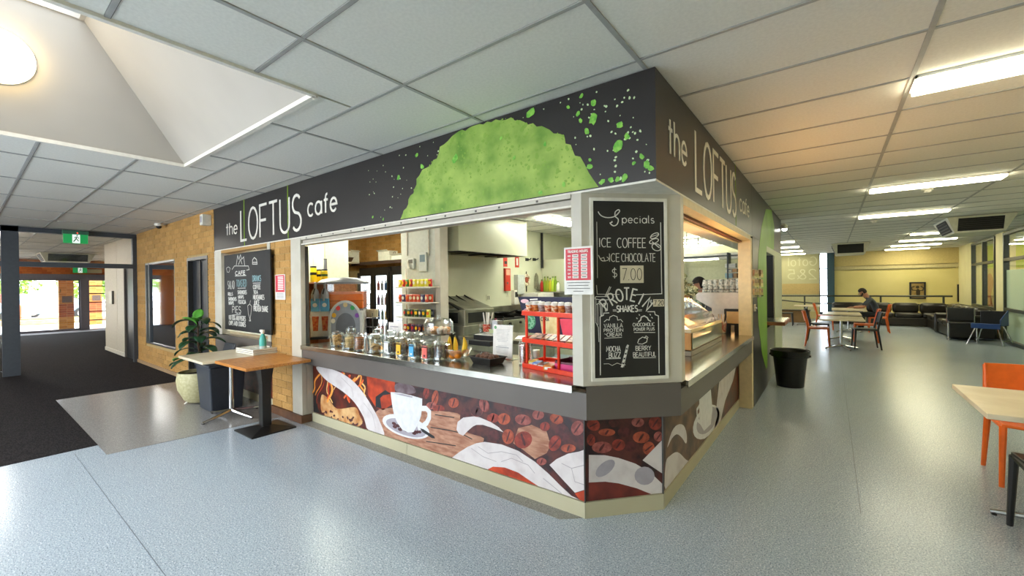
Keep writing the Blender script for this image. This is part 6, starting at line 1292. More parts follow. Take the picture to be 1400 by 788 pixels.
# ================================================================ RIGHT OPENING
# heated display
Mbz=mat('display_bronze','#a87a45',.35,.7,col2='#96693a',scale=5); Mdg=mat('display_green','#5d6a55',.2,.6)
o=T('heated_food_display','bronze heated pie display cabinet with sloping glass front','food warmer',(0,0,0))
DX0,DX1,DY0,DY1=-.68,-.20,1.48,2.74; zb_=ZC; zt_=at(951,449,0,DX1).z
P('plinth_base',M().box(DX0,DX1,DY0,DY1,zb_,zb_+.045),mat('disp_foot','#8c8270',.4,.5),o,smooth=False,bev=.003)
P('cabinet_body',M().box(DX0,DX1,DY0,DY1,zb_+.05,zt_-.03),Mbz,o,smooth=False,bev=.004); P('side_panel',M().box(DX1,DX1+.006,DY0+.02,DY1-.02,zb_+.06,zt_-.03),Mdg,o,smooth=False)
P('front_panel',M().box(DX0+.03,DX1-.07,DY0-.006,DY0,zb_+.07,zt_-.04),mat('disp_pan','#b98a50',.3,.6),o,smooth=False); P('emblem',M().ext([(DX0+.16+.05*math.cos(t),zb_+.16+.012*math.sin(t)) for t in [k*PI/8 for k in range(9)]],fy(DY0-.006),.0,.002),mat('embl','#4d5a2a',.5),o,smooth=False)
P('deck',M().box(DX0,DX1,DY0,DY1,zt_-.03,zt_),mat('deck_pale','#e0cfa0',.3),o,smooth=False)
zg=zt_+.24
P('glass_slope',M().add([(DX1-.01,DY0+.01,zt_),(DX1-.01,DY1-.01,zt_),(DX1-.34,DY1-.01,zg),(DX1-.34,DY0+.01,zg),(DX1-.016,DY0+.01,zt_),(DX1-.016,DY1-.01,zt_),(DX1-.346,DY1-.01,zg),(DX1-.346,DY0+.01,zg)],[(0,1,2,3),(7,6,5,4)]),glass('disp_glass',lo=.12,hi=.9),o,smooth=False)
for y in (DY0+.01,DY1-.01): P('glass_end',M().add([(DX1-.012,y,zt_),(DX1-.34,y,zg),(DX0+.02,y,zg),(DX0+.02,y,zt_)]+[(DX1-.012,y+.004,zt_),(DX1-.34,y+.004,zg),(DX0+.02,y+.004,zg),(DX0+.02,y+.004,zt_)],[(0,1,2,3),(7,6,5,4)]),glass('disp_glass',lo=.12,hi=.9),o,smooth=False)
P('top_frame',M().box(DX0+.02,DX1-.33,DY0,DY1,zg,zg+.02),Mbz,o,smooth=False); P('corner_post',M().box(DX0+.02,DX0+.04,DY0,DY0+.02,zt_,zg).box(DX0+.02,DX0+.04,DY1-.02,DY1,zt_,zg),Mbz,o,smooth=False)
P('heat_lamp_bar',M().box(DX0+.1,DX0+.14,DY0+.1,DY1-.1,zg-.03,zg-.004),mat('warm_lamp',(1,.62,.25),.4,emit=28),o,smooth=False)
light('heat_glow','AREA',(DX0+.3,(DY0+DY1)/2,zt_+.02),13,(1,.55,.22),(.25,1.0),look=(.55,0,1),parent=None,spread=None)
for k in range(7): thing1('pastry',M().ball((DX0+.22,DY0+.14+k*.16,zt_+.035),.06,12,.55,sx=.9,sy=1.1),mat('pastry','#d99a45',.6,col2='#b9702a',scale=20),'golden pastry under the sloping glass of the heated display','pastry','pastries in the heated display')
# counter cup of sauces & dispenser
p=at(988,456,2,ZC); o=T('sauce_sachet_cup','clear cup of red sauce sachets by the far end of the right counter','cup',(p.x,p.y,ZC)); P('cup_body',M().lathe([(.04,0),(.055,.16),(.053,.16),(.038,.01),(.001,.01)],n=18,cap=False),GLS,o); P('sachets',M().lathe([(.036,.01),(.048,.13),(.001,.15)],n=12),mat('sachet_red','#d0502a',.5,col2='#f0c890',scale=40,ramp=(.5,.58)),o)
for k in range(4): thing1('wooden_stick',M().bar((p.x-.02+.013*k,p.y,ZC+.05),(p.x-.05+.035*k,p.y+.01,ZC+.24),.01,.003),mat('stick','#e0b982',.6),'wooden stirrer standing in the sauce sachet cup','stirrer','stirrers in the sachet cup')
p=at(1001,456,2,ZC); o=T('card_box','small tan card box on a dark stand at the end of the right counter','box',(p.x,p.y+.1,ZC)); P('dark_stand',M().box(-.1,.1,-.04,.04,0,.30),Mmattblack,o,smooth=False); P('tan_card',M().box(-.07,.07,-.05,-.041,.12,.27),mat('tan_card','#c9a36a',.5),o,smooth=False); P('stand_stem',M().box(-.02,.02,-.06,-.05,.0,.1),Msteel,o)
# espresso machine
a=at(962,405,1,3.9); b=at(1008,452,1,3.9)
o=T('espresso_machine','large white espresso machine seen from behind with cups stacked on top','coffee machine',(0,0,0)); X0,X1=a.x,-.16; ZT=at(980,400,1,3.9).z
P('machine_body',M().add([(X0-.10,3.9,ZT),(X1,3.9,ZT),(X1,3.9,ZC+.05),(X0+.1,3.9,ZC+.05),(X0+.1,3.9,ZT-.22),(X0-.1,3.9,ZT-.1)]+[(X0-.10,4.4,ZT),(X1,4.4,ZT),(X1,4.4,ZC+.05),(X0+.1,4.4,ZC+.05),(X0+.1,4.4,ZT-.22),(X0-.1,4.4,ZT-.1)],[(0,1,2,3,4,5),(11,10,9,8,7,6)]+[(i,(i+1)%6,6+(i+1)%6,6+i) for i in range(6)]),mat('espresso_white','#d8ccc0',.25),o,smooth=False,bev=.01)
P('feet',M().box(X0+.14,X0+.18,3.95,4.35,ZC,ZC+.05).box(X1-.06,X1-.02,3.95,4.35,ZC,ZC+.05),Mblack,o); P('cup_rail',M().tube([(X0-.08,3.92,ZT+.04),(X1-.01,3.92,ZT+.04),(X1-.01,4.38,ZT+.04)],.006,6),Mchrome,o); P('steam_wand',M().tube([(X0+.02,3.95,ZT-.16),(X0-.02,3.9,ZT-.34)],.006,6),Mchrome,o); P('black_group',M().box(X0-.02,X0+.09,3.96,4.3,ZT-.26,ZT-.18),Mblack,o)
cw=(X1-X0-.0)/7
for r_ in range(2):
    for k in range(7):
        for st in range(2): 
            oo=thing1('takeaway_cup',M().lathe([(.04,0),(.042,.006),(.03,.085),(.001,.087)],(X0+.0+k*cw,4.0+r_*.12,ZT+.001+.088*st),14),mat('paper_cup','#e8e4da',.6,col2='#9aa09a',scale=32,ramp=(.5,.6)),'upturned %s cup, %s in the %s row on the espresso machine'%('lower' if st==0 else 'upper',ORD[k],'front' if r_==0 else 'back'),'cup','cups on the espresso machine')
# wire racks and shelf at the back wall seen through right opening
yb=6.6
o=T('hanging_pot_rack','long chrome wire rack hung across the kitchen above the back wall counter','rack',(0,0,0)); m=M()
def bp_(px,py): return at(px,py,1,yb)
L_=[(bp_(915,327),bp_(1012,321)),(bp_(915,334),bp_(1012,327.5)),(bp_(915,338),bp_(1012,331))]
xl_,xr_=-3.2,-.15
for pa,pb in L_:
    for yy in (yb,yb+.3): m.tube([(xl_,yy,pa.z),(xr_,yy,pa.z)],.012,6)
P('rack_rail',m,Mchrome,o)
for k in range(14): x=xl_+.1+k*.22; P('rack_hook',M().tube([(x,yb,L_[0][0].z+.12),(x,yb-.01,L_[2][0].z),(x,yb+.3,L_[2][0].z)],.008,6),Mchrome,o)
for x in (xl_+.2,-1.7,-.4): P('rack_hanger',M().tube([(x,yb+.15,L_[0][0].z),(x,yb+.15,2.69)],.01,6),Mchrome,o)
zsh=bp_(960,351).z
o=T('lit_wall_shelf','white edged shelf light running along the kitchen back wall','shelf',(0,0,0)); P('shelf_edge',M().box(-3.3,-.2,yb+.1,yb+.5,zsh-.055,zsh+.055),Mwhite,o,smooth=False); P('shelf_gap',M().box(-3.3,-.2,yb+.09,yb+.1,zsh-.012,zsh+.012),Mblack,o,smooth=False); P('light_tube',M().box(-3.3,-1.0,yb+.1,yb+.14,zsh-.07,zsh-.04),mat('tube_lit',(1,1,.9),.5,emit=4),o,smooth=False)
wallbox('window_frame_unit','dark blue framed cupboard at the back left seen through the right opening','cupboard',922,356,932,385,1,7.19,.3,mat('dkblue','#27323c',.4),fname='inner_panel',fmt=mat('dkblue2','#1d262e',.4))
for k,(x0_,x1_,y0_,y1_,c) in enumerate(((992,1006,361,366,'#e6e4d8'),(993,1001,369,372,'#ddd9c8'),(992,1004,374,380,'#8fb0bc'),(1002,1008,367,385,'#c79a6a'))):
    a=at(x0_,y0_,1,5.2); b=at(x1_,y1_,1,5.2); o=T('stacked_box',['white carton topmost on the wall shelf by the coffee machine','thin white carton below the topmost one','pale blue carton in the stack by the coffee machine','tan carton standing right of the stack by the coffee machine'][k],'box',((a.x+b.x)/2,5.25,b.z),0,'cartons by the coffee machine'); w_=b.x-a.x; h=a.z-b.z
    P('box_body',M().box(-w_/2,w_/2,-.1,.1,0,h),mat('sb'+c,c,.6),o,smooth=False); P('box_flap',M().box(-w_/2,w_/2,-.103,-.1,h*.6,h*.66),Mgr,o,smooth=False)
o=T('carton_shelf','dark wall shelf unit carrying the cartons by the coffee machine','shelf',(-.35,5.25,0)); P('upright',M().box(-.22,-.2,-.12,.12,0,2.0),Mblack,o,smooth=False); P('upright',M().box(.15,.17,-.12,.12,0,2.0),Mblack,o,smooth=False)
for z in sorted({at(999,y,1,5.2).z-.02 for y in (366.3,372.3,380.3,385.3)}): P('shelf_board',M().box(-.2,.15,-.12,.12,z-.0,z+.018),mat('shelf_pale','#c9c0a5',.5),o,smooth=False)
# green plant / bags left of the barista
o=T('cling_bags','crumpled clear plastic food bags hanging behind the heated display','bags',(at(932,385,1,2.9).x,2.95,at(932,400,1,2.9).z)); m=M()
for k in range(9): m.ball((R.uniform(-.15,.1),R.uniform(-.05,.05),R.uniform(-.02,.2)),R.uniform(.05,.09),8,R.uniform(.6,1.2))
m.v=[(a+R.uniform(-.014,.014),b+R.uniform(-.014,.014),c+R.uniform(-.016,.016)) for a,b,c in m.v]
P('bag_cluster',m,mat('bag_gl','#b9c0a2',.25,col2='#4d5a3e',scale=40,ramp=(.4,.6)),o,smooth=False); P('bag_stand',M().box(-.1,.1,-.03,.03,-.32,-.04).box(-.1,.1,.08,.12,-at(932,400,1,2.9).z,-.3),Mgrill,o)
# ================================================================ LEFT FOREGROUND GROUP
Mwt=mat('timber_top','#c98a45',.35,col2='#a9682c',scale=5,detail=5,stretch=(1.5,14,14)); Mmt=mat('marble_top','#e3d6bb',.3,col2='#d2c2a2',scale=5,detail=6)
def zr(a,b,z=.74): return at(a,b,2,z)
c=[zr(343,505),zr(418,492),zr(395,481),zr(293,496)]
WCX,WCY=(-3.70-4.46)/2,-.30
o=T('timber_cafe_table','square timber top table on a black square plate base in front of the brick pillar','table',(-4.09,-.33,0),.0)
P('table_top',M().box(-.40,.40,-.33,.30,.715,.745),Mwt,o,smooth=False,bev=.004); P('table_column',M().prism([(-.045,-.045),(.045,-.045),(.045,.045),(-.045,.045)],.04,.70),Mblack,o,smooth=False,bev=.004)
P('column_flare',M().add([(-.045,-.045,.5),(.045,-.045,.5),(.045,.045,.5),(-.045,.045,.5),(-.075,-.07,.714),(.075,-.07,.714),(.075,.07,.714),(-.075,.07,.714)],[(0,1,5,4),(1,2,6,5),(2,3,7,6),(3,0,4,7),(4,5,6,7),(3,2,1,0)]),Mblack,o,smooth=False)
P('base_plate',M().add([(-.22,-.22,0),(.22,-.22,0),(.22,.22,0),(-.22,.22,0),(-.22,-.22,.012),(.22,-.22,.012),(.22,.22,.012),(-.22,.22,.012),(-.06,-.06,.05),(.06,-.06,.05),(.06,.06,.05),(-.06,.06,.05)],[(0,1,2,3),(0,1,5,4),(1,2,6,5),(2,3,7,6),(3,0,4,7),(4,5,9,8),(5,6,10,9),(6,7,11,10),(7,4,8,11),(8,9,10,11)]),Mblack,o,smooth=False)
def star_base(o,r=.3,h=.7,mt=Mchrome,rz=.4,n=4):
    P('table_column',M().lathe([(.026,.05),(.026,h)],n=16),mt,o)
    for k in range(n):
        a=rz+k*2*PI/n; P('foot_arm',M().tube([(.02*math.cos(a),.02*math.sin(a),.075),(r*.5*math.cos(a),r*.5*math.sin(a),.045),(r*math.cos(a),r*math.sin(a),.018)],[.026,.020,.014],8),mt,o)
        P('glide',M().lathe([(.014,0),(.016,.014)],(r*.96*math.cos(a),r*.96*math.sin(a),0),8),Mblack,o)
    P('top_spider',M().box(-.15,.15,-.02,.02,h-.0,h+.008).box(-.02,.02,-.15,.15,h-.0,h+.008),Mblack,o,smooth=False)
o=T('pale_cafe_table','pale marbled top table with chrome star base behind the timber table','table',(-4.92,-.36,0),.0)
P('table_top',M().box(-.40,.40,-.40,.36,.712,.74),Mmt,o,smooth=False,bev=.003); star_base(o,.34,.704,Mchrome,.3)
# trays and spray bottle
z0=.741
for k in range(3):
    t=T('white_tray','white rectangular tray, %s of the stack on the pale table'%['bottom','middle','top'][k],'tray',(-4.74,-.13,z0+k*.022),.06,'stacked white trays'); P('tray_base',M().box(-.20,.18,-.13,.13,0,.006),Mwhite,t,smooth=False)
    P('tray_rim',M().box(-.22,.20,-.15,-.13,.004,.02).box(-.22,.20,.13,.15,.004,.02).box(-.22,-.20,-.13,.13,.004,.02).box(.18,.20,-.13,.13,.004,.02),Mwhite,t,smooth=False)
p=(-4.66,-.11); o=T('spray_bottle','turquoise spray bottle with white trigger standing on the white trays','spray bottle',(p[0],p[1],z0+.052)); P('bottle_body',M().lathe([(.036,0),(.038,.006),(.038,.10),(.028,.15),(.013,.175),(.013,.185)],n=20),mat('turquoise','#4bb3a8',.3),o); P('spray_head',M().box(-.06,.025,-.012,.012,.195,.225),Mwhite,o,bev=.004); P('nozzle',M().tube([(-.06,0,.212),(-.075,0,.212)],.008,8),Mwhite,o); P('trigger',M().tube([(-.04,0,.198),(-.05,0,.165),(-.045,0,.15)],.005,6),Mwhite,o); P('collar',M().lathe([(.017,.18),(.017,.197)],n=14),Mwhite,o); P('clear_band',M().lathe([(.0385,.0),(.0387,.035)],n=20),mat('band','#b9c8c4',.3),o)
# planter with fiddle leaf fig
pp0=zr(275,548,0); PX,PY=-6.0,-.36
o=T('planter_pot','large round cream speckled pot holding the fiddle leaf fig','pot',(PX,PY,0)); P('pot_body',M().lathe([(.12,.02),(.17,.06),(.235,.2),(.25,.32),(.235,.42),(.22,.42),(.235,.32),(.2,.36),(.001,.37)],n=36),mat('pot_cream','#c9c39a',.5,col2='#b3ac80',scale=30,detail=4),o)
for k in range(3): a=k*2*PI/3+.3; P('pot_leg',M().tube([(.11*math.cos(a),.11*math.sin(a),.05),(.16*math.cos(a),.16*math.sin(a),0)],.012,8),Mwhite,o)
P('soil',M().lathe([(.225,.375),(.001,.385)],n=24,cap=False),mat('soil','#2d2118',.9,col2='#1e1610',scale=40),o)
pl=T('fiddle_leaf_fig','fiddle leaf fig with big glossy leaves growing in the cream pot','plant',(PX,PY,.38))
P('trunk',M().tube([(0,0,0),(.02,.01,.2),(-.01,0,.45),(.03,-.02,.72)],[.018,.016,.012,.006],8),mat('bark','#5a4430',.8),pl); P('branch',M().tube([(.02,.01,.2),(.1,-.04,.4),(.16,-.06,.55)],[.012,.009,.005],8),mat('bark','#5a4430',.8),pl)
Mlf=mat('leaf_dark','#1f4a2a',.3,col2='#173a20',scale=6); Mlf2=mat('leaf_light','#5fa838',.35,col2='#4c9430',scale=6)
def leaf(base,az,el_,L,W_,mt,droop=.6):
    m=M(); n=8; rows=[]
    base=Vector(base); d=Vector((math.cos(az),math.sin(az),0)); s=Vector((-math.sin(az),math.cos(az),0)); pos=base.copy(); e=el_
    for i in range(n+1):
        t=i/n; w_=W_*(math.sin(PI*min(1,t*1.02))**.7)*(.62+.5*t) if 0<t<1 else .004
        rows.append((pos.copy(),w_,e)); pos+= (d*math.cos(e)+Vector((0,0,math.sin(e))))*L/n; e-=droop/n*2
    vs=[]
    for p,w_,e in rows:
        up=Vector((0,0,1))*math.cos(e)-d*math.sin(e)
        for u in (-1,-.5,0,.5,1): vs.append(p+s*u*w_/2+up*(abs(u)*.12*w_+.006*math.sin(u*9+p.z*40)))
    fs_=[(i*5+j,i*5+j+1,i*5+j+6,i*5+j+5) for i in range(n) for j in range(4)]
    m.add(vs,fs_); l=P('leaf',m,mt,pl,ang=1.5); so=l.modifiers.new('s','SOLIDIFY'); so.thickness=.003
    return l
for k in range(22):
    z=.12+.028*k; az=k*2.4; leaf((.01*math.cos(az),.01*math.sin(az),z),az,.55-.02*(k%5),.24+.05*(k%3),.15,Mlf,.8)
leaf((.03,-.02,.70),2.6,1.3,.2,.14,Mlf2,.3); leaf((.03,-.02,.70),-.3,.75,.2,.13,Mlf2,.5); leaf((.03,-.02,.66),-1.6,1.0,.2,.13,Mlf2,.5); leaf((-.05,-.05,.2),-2.7,.25,.34,.18,Mlf2,.4); leaf((0,-.05,.2),-2.2,.1,.3,.18,Mlf,.4)
# dark blue bin with coat-like bag behind tables
o=T('dark_blue_bin','dark blue grey tapered bin standing between the plant pot and the tables','bin',(-5.48,-.28,0)); P('bin_body',M().add([(-.2,-.17,0),(.2,-.17,0),(.2,.17,0),(-.2,.17,0),(-.24,-.2,.55),(.24,-.2,.55),(.24,.2,.55),(-.24,.2,.55)],[(3,2,1,0),(4,5,6,7),(0,1,5,4),(1,2,6,5),(2,3,7,6),(3,0,4,7)]),mat('bin_blue','#2f3540',.45),o,smooth=False,bev=.015); P('bin_rim',M().box(-.255,.255,-.215,.215,.55,.585),mat('bin_blue','#2f3540',.45),o,bev=.012); P('bin_liner',M().ball((0,0,.6),.2,12,.35,sx=1,sy=.8),Mmattblack,o); P('lid_flap',M().cbox((-.06,.1,.68),(.32,.03,.26),rx=-.3),mat('bin_blue2','#22262e',.4),o,bev=.02)
# ================================================================ BLACK BIN on the right
b=at(1080,527,2,0); o=T('black_waste_bin','round black plastic waste bin standing by the dark cafe side wall','bin',(.27,5.02,0))
P('bin_body',M().lathe([(.165,0),(.17,.01),(.215,.46),(.235,.48),(.235,.52),(.22,.52),(.205,.47),(.16,.02),(.001,.02)],n=36),Mblack,o)
P('bag_edge',M().lathe([(.238,.515),(.246,.525),(.245,.45),(.24,.43)],n=36,cap=False),mat('bag_black','#0c0c0d',.25,bump=.5,col2='#121214',scale=30),o)
for s in (-1,1): P('bin_handle',M().box(s*.235-.02,s*.235+.02,-.05,.05,.44,.47),Mblack,o,bev=.004)
# ================================================================ CHAIRS
Mochair=mat('chair_orange','#e06418',.35); Mbchair=mat('chair_black','#1c1b1a',.4)
def chair(label,mt,loc,rz,group,cat='chair'):
    """seat faces +Y of the local frame"""
    o=T('cafe_chair',label,cat,loc,rz,group); w_=.21
    P('seat',M().add([(x*w_*(1 if y>0 else .92),y*.21,.445+(.012 if abs(x)==1 else 0)-(.0)+dz) for dz in (-.022,0) for y in (-1,0,1) for x in (-1,0,1)],[(0,1,4,3),(1,2,5,4),(3,4,7,6),(4,5,8,7),(9,12,13,10),(10,13,14,11),(12,15,16,13),(13,16,17,14),(0,3,12,9),(3,6,15,12),(2,11,14,5),(5,14,17,8),(0,9,10,1),(1,10,11,2),(6,7,16,15),(7,8,17,16)]),mt,o,bev=.005)
    nx=6; vs=[]
    for lay in (0,1):
        for zi,(z,y) in enumerate(((.60,-.215),(.68,-.232),(.76,-.25),(.83,-.27))):
            for i in range(nx+1):
                u=-1+2*i/nx; vs.append((u*w_*(1.0 if zi<3 else .95),y-.035*(1-u*u)-.02*lay,z))
    n1=4*(nx+1); f_=[]
    for lay in (0,1):
        for zi in range(3):
            for i in range(nx): a=lay*n1+zi*(nx+1)+i; f_.append((a,a+1,a+nx+2,a+nx+1))
    for i in range(nx): f_+=[(i,i+1,n1+i+1,n1+i),(3*(nx+1)+i,3*(nx+1)+i+1,n1+3*(nx+1)+i+1,n1+3*(nx+1)+i)]
    for zi in range(3):
        a=zi*(nx+1); b=(zi+1)*(nx+1); f_+=[(a,b,n1+b,n1+a),(a+nx,b+nx,n1+b+nx,n1+a+nx)]
    P('backrest',M().add(vs,f_),mt,o)
    for s in (-1,1):
        P('leg',M().tube([(s*.2,.19,.44),(s*.215,.215,0)],[.022,.015],8),mt,o)
        P('leg',M().tube([(s*.2,-.19,.44),(s*.215,-.25,0)],[.022,.015],8),mt,o)
        P('back_post',M().tube([(s*.2,-.19,.44),(s*.205,-.22,.6),(s*.2,-.262,.82)],[.022,.017,.012],8),mt,o)
        P('side_rail',M().tube([(s*.2,-.19,.43),(s*.2,.19,.43)],.016,8),mt,o)
    return o
# near right group
o=T('near_pale_table','pale marbled top table with chrome star base cut by the right edge of the photo','table',(1.98,1.62,0),0)
P('table_top',M().box(-.52,.52,-.41,.46,.712,.745),Mmt,o,smooth=False,bev=.004); star_base(o,.42,.704,Mchrome,3.0)
chair('orange plastic chair behind the near pale table at the right edge',Mochair,(1.95,2.46,0),PI,'chairs at the near pale table')
ck=chair('black plastic chair in front of the near pale table at the right edge',Mbchair,(1.835,1.34,0),0,'chairs at the near pale table')
# far tables
TZ=.70
def ftable(x,y,wx,wy,label):
    o=T('lounge_table',label,'table',(x,y,0),0,'pale lounge tables'); P('table_top',M().box(-wx/2,wx/2,-wy/2,wy/2,TZ-.03,TZ),Mmt,o,smooth=False,bev=.003)
    star_base(o,.33,TZ-.04,Mchrome,.5); return o
ftable(.93,9.75,.78,1.25,'nearest pale table of the lounge row between the orange and black chairs')
ftable(.96,11.6,.78,1.1,'second pale table of the lounge row')
ftable(1.16,13.9,.80,1.3,'third pale table of the lounge row where the man leans')
ftable(.06,15.9,.75,.75,'pale table on a single white column near the bench box and railing')
chair('orange chair at the left side of the nearest lounge table',Mochair,(.50,10.0,0),-PI/2,'chairs round the lounge tables')
chair('black chair at the right side of the nearest lounge table',Mbchair,(1.36,10.1,0),PI/2+.1,'chairs round the lounge tables')
chair('black chair at the left side of the second lounge table',Mbchair,(.50,11.2,0),-PI/2,'chairs round the lounge tables')
chair('orange chair at the right side of the second lounge table',Mochair,(1.42,11.5,0),PI/2,'chairs round the lounge tables')
chair('orange chair at the left of the third lounge table, below the blue column',Mochair,(.58,14.6,0),-PI/2,'chairs round the lounge tables')
chair('orange chair on which the man in the grey shirt sits',Mochair,(1.86,14.35,0),PI/2,'chairs round the lounge tables')
chair('black chair at the far left by the single column table',Mbchair,(-.55,15.6,0),-PI/2,'chairs round the lounge tables')
# bench box below the frosted window
o=T('bench_box','long brown low bench box below the frosted window','bench',(0,0,0)); P('box_body',M().box(-1.4,.1,17.0,17.5,0,.44),mat('bench_br','#8a6a42',.6,col2='#7a5c38',scale=3),o,smooth=False); P('box_top',M().box(-1.42,.12,16.98,17.52,.44,.47),mat('bench_dk','#4d4434',.5),o,smooth=False)
# sofas
Mle=mat('leather','#262019',.28,col2='#1c1812',scale=6,bump=.25,bscale=7)
def soft(x0,x1,y0,y1,z0,z1): return M().box(x0,x1,y0,y1,z0,z1)
o=T('long_leather_sofa','long dark brown leather sofa under the lounge back wall','sofa',(0,0,0)); sx0,sx1,sy=1.75,3.35,16.85
zt_=at(1230,414,1,sy+.7).z
P('sofa_base',soft(sx0,sx1+.5,sy,sy+.85,.03,.30),Mle,o,bev=.03)
for k in range(3): P('seat_cushion',soft(sx0+.02+k*.69,sx0+.69+k*.69,sy-.02,sy+.6,.30,.45),Mle,o,bev=.05)
for k in range(3): P('back_cushion',soft(sx0+.01+k*.69,sx0+.68+k*.69,sy+.5,sy+.8,.42,zt_),Mle,o,bev=.09)
P('sofa_arm',soft(sx1+.5,sx1+.7,sy-.02,sy+.85,.03,.6),Mle,o,bev=.06)
o=T('left_leather_sofa','dark leather sofa section behind the seated man','sofa',(0,0,0)); P('sofa_base',soft(.75,1.7,sy,sy+.85,.03,.30),Mle,o,bev=.03); P('seat_cushion',soft(.77,1.68,sy-.02,sy+.6,.30,.45),Mle,o,bev=.05); P('back_cushion',soft(.77,1.7,sy+.5,sy+.8,.42,zt_),Mle,o,bev=.09)
o=T('corner_leather_sofa','dark leather sofa along the window wall with its end arm facing the room','sofa',(0,0,0))
P('sofa_base',soft(3.22,4.0,13.2,16.6,.03,.30),Mle,o,bev=.03)
for k in range(4): P('seat_cushion',soft(3.2,3.75,13.42+k*.79,14.2+k*.79,.30,.44),Mle,o,bev=.05)
for k in range(4): P('back_cushion',soft(3.66,4.02,13.42+k*.79,14.2+k*.79,.42,.80),Mle,o,bev=.09)
P('sofa_arm',soft(3.15,4.0,13.1,13.4,.03,.62),Mle,o,bev=.05); P('sofa_arm',soft(3.15,3.7,14.9,15.1,.03,.58),Mle,o,bev=.05)
# blue tub chair with steel legs, black cantilever chair
Mbl=mat('chair_blue','#2b4a86',.35)
o=T('blue_chair','blue plastic chair on four splayed steel legs beside the big window','chair',(3.72,12.35,0),-.5)
P('seat_shell',M().add([(x*.24,y*.22,.44+(.03 if abs(x)==1 else 0)+dz) for dz in (-.02,0) for y in (-1,0,1) for x in (-1,0,1)],[(0,1,4,3),(1,2,5,4),(3,4,7,6),(4,5,8,7),(9,12,13,10),(10,13,14,11),(12,15,16,13),(13,16,17,14),(0,3,12,9),(3,6,15,12),(2,11,14,5),(5,14,17,8),(0,9,10,1),(1,10,11,2),(6,7,16,15),(7,8,17,16)]),Mbl,o,bev=.01)
P('front_band',M().box(-.24,.24,-.24,-.21,.38,.50),Mbl,o,bev=.01); P('backrest',M().add([(.22+.02*k,-.2+.42*j,.45+.36*i*(.4+.6*j)) for k in (0,1) for i in (0,1) for j in (0,1)],[(0,1,3,2),(4,6,7,5),(0,4,5,1),(2,3,7,6),(0,2,6,4),(1,5,7,3)]),Mbl,o,bev=.006)
P('back_shell',M().box(-.22,.24,.2,.225,.44,.78),Mblack,o,bev=.01)
for s in (-1,1):
    for t in (-1,1): P('leg',M().tube([(s*.17,t*.17,.43),(s*.3,t*.27,0)],.013,8),Mchrome,o)
P('stretcher',M().tube([(-.25,.0,.12),(.25,.0,.12)],.01,6).tube([(.26,-.24,.1),(.26,.24,.1)],.01,6),Mchrome,o)
o=T('cantilever_chair','black chair with chrome cantilever frame between the sofa arm and the blue chair','chair',(3.34,12.84,0),-.1)
P('seat_pad',M().box(-.23,.23,-.22,.22,.43,.47),Mblack,o,bev=.01); P('back_pad',M().box(-.23,.23,.2,.23,.5,.82),Mblack,o,bev=.01)
for s in (-1,1): P('frame_tube',M().tube([(s*.24,.22,.82),(s*.24,.2,.45),(s*.24,-.22,.45),(s*.24,-.24,.02),(s*.24,.2,.015)],.012,8),Mchrome,o)
# pictures
for (x0_,y0_,x1_,y1_,l,k) in ((1243.5,386,1266,409,'framed gold and brown print of a figure with raised arms on the lounge back wall',0),(1309,389,1313.5,413,'narrow looking dark framed picture at the right end of the lounge back wall',1)):
    a=at(x0_,y0_,1,19.14); b=at(x1_,y1_,1,19.14); o=T('framed_picture',l,'picture',((a.x+b.x)/2,19.165,b.z)); w_=b.x-a.x; h=a.z-b.z
    P('picture_frame',M().box(-w_/2,w_/2,-.02,.03,0,.05).box(-w_/2,w_/2,-.02,.03,h-.05,h).box(-w_/2,-w_/2+.05,-.02,.03,.05,h-.05).box(w_/2-.05,w_/2,-.02,.03,.05,h-.05),Mblack,o,smooth=False); P('print_sheet',M().box(-w_/2+.05,w_/2-.05,-.0,.02,.05,h-.05),mat('print_gold','#b3985a',.5,col2='#8a6f3a',scale=5) if k==0 else mat('print_gr','#55584a',.5,col2='#9aa08a',scale=5),o,smooth=False)
    if k==0:
        mm=M(); Fp=lambda a_,b_,t:(a_,-.0-t,b_)
        mm.ext(smooth_poly([(-.03,h*.2),(.05,h*.2),(.07,h*.45),(.02,h*.6),(-.04,h*.5)],3),Fp,.001,.003); P('printed_figure',mm,mat('fig_dk','#3a2d18',.5),o,smooth=False)
        mm=M().ribbon([(-.02,h*.5),(-.14,h*.52),(-.17,h*.68),(-.08,h*.75)],.035,Fp,.001,.003).ribbon([(.03,h*.5),(.14,h*.5),(.16,h*.66),(.08,h*.75)],.035,Fp,.001,.003).ext([(.05*math.cos(t),h*.7+.05*math.sin(t)) for t in [k_*PI/6 for k_ in range(12)]],Fp,.003,.004); P('printed_arms',mm,mat('fig_dk','#3a2d18',.5),o,smooth=False)
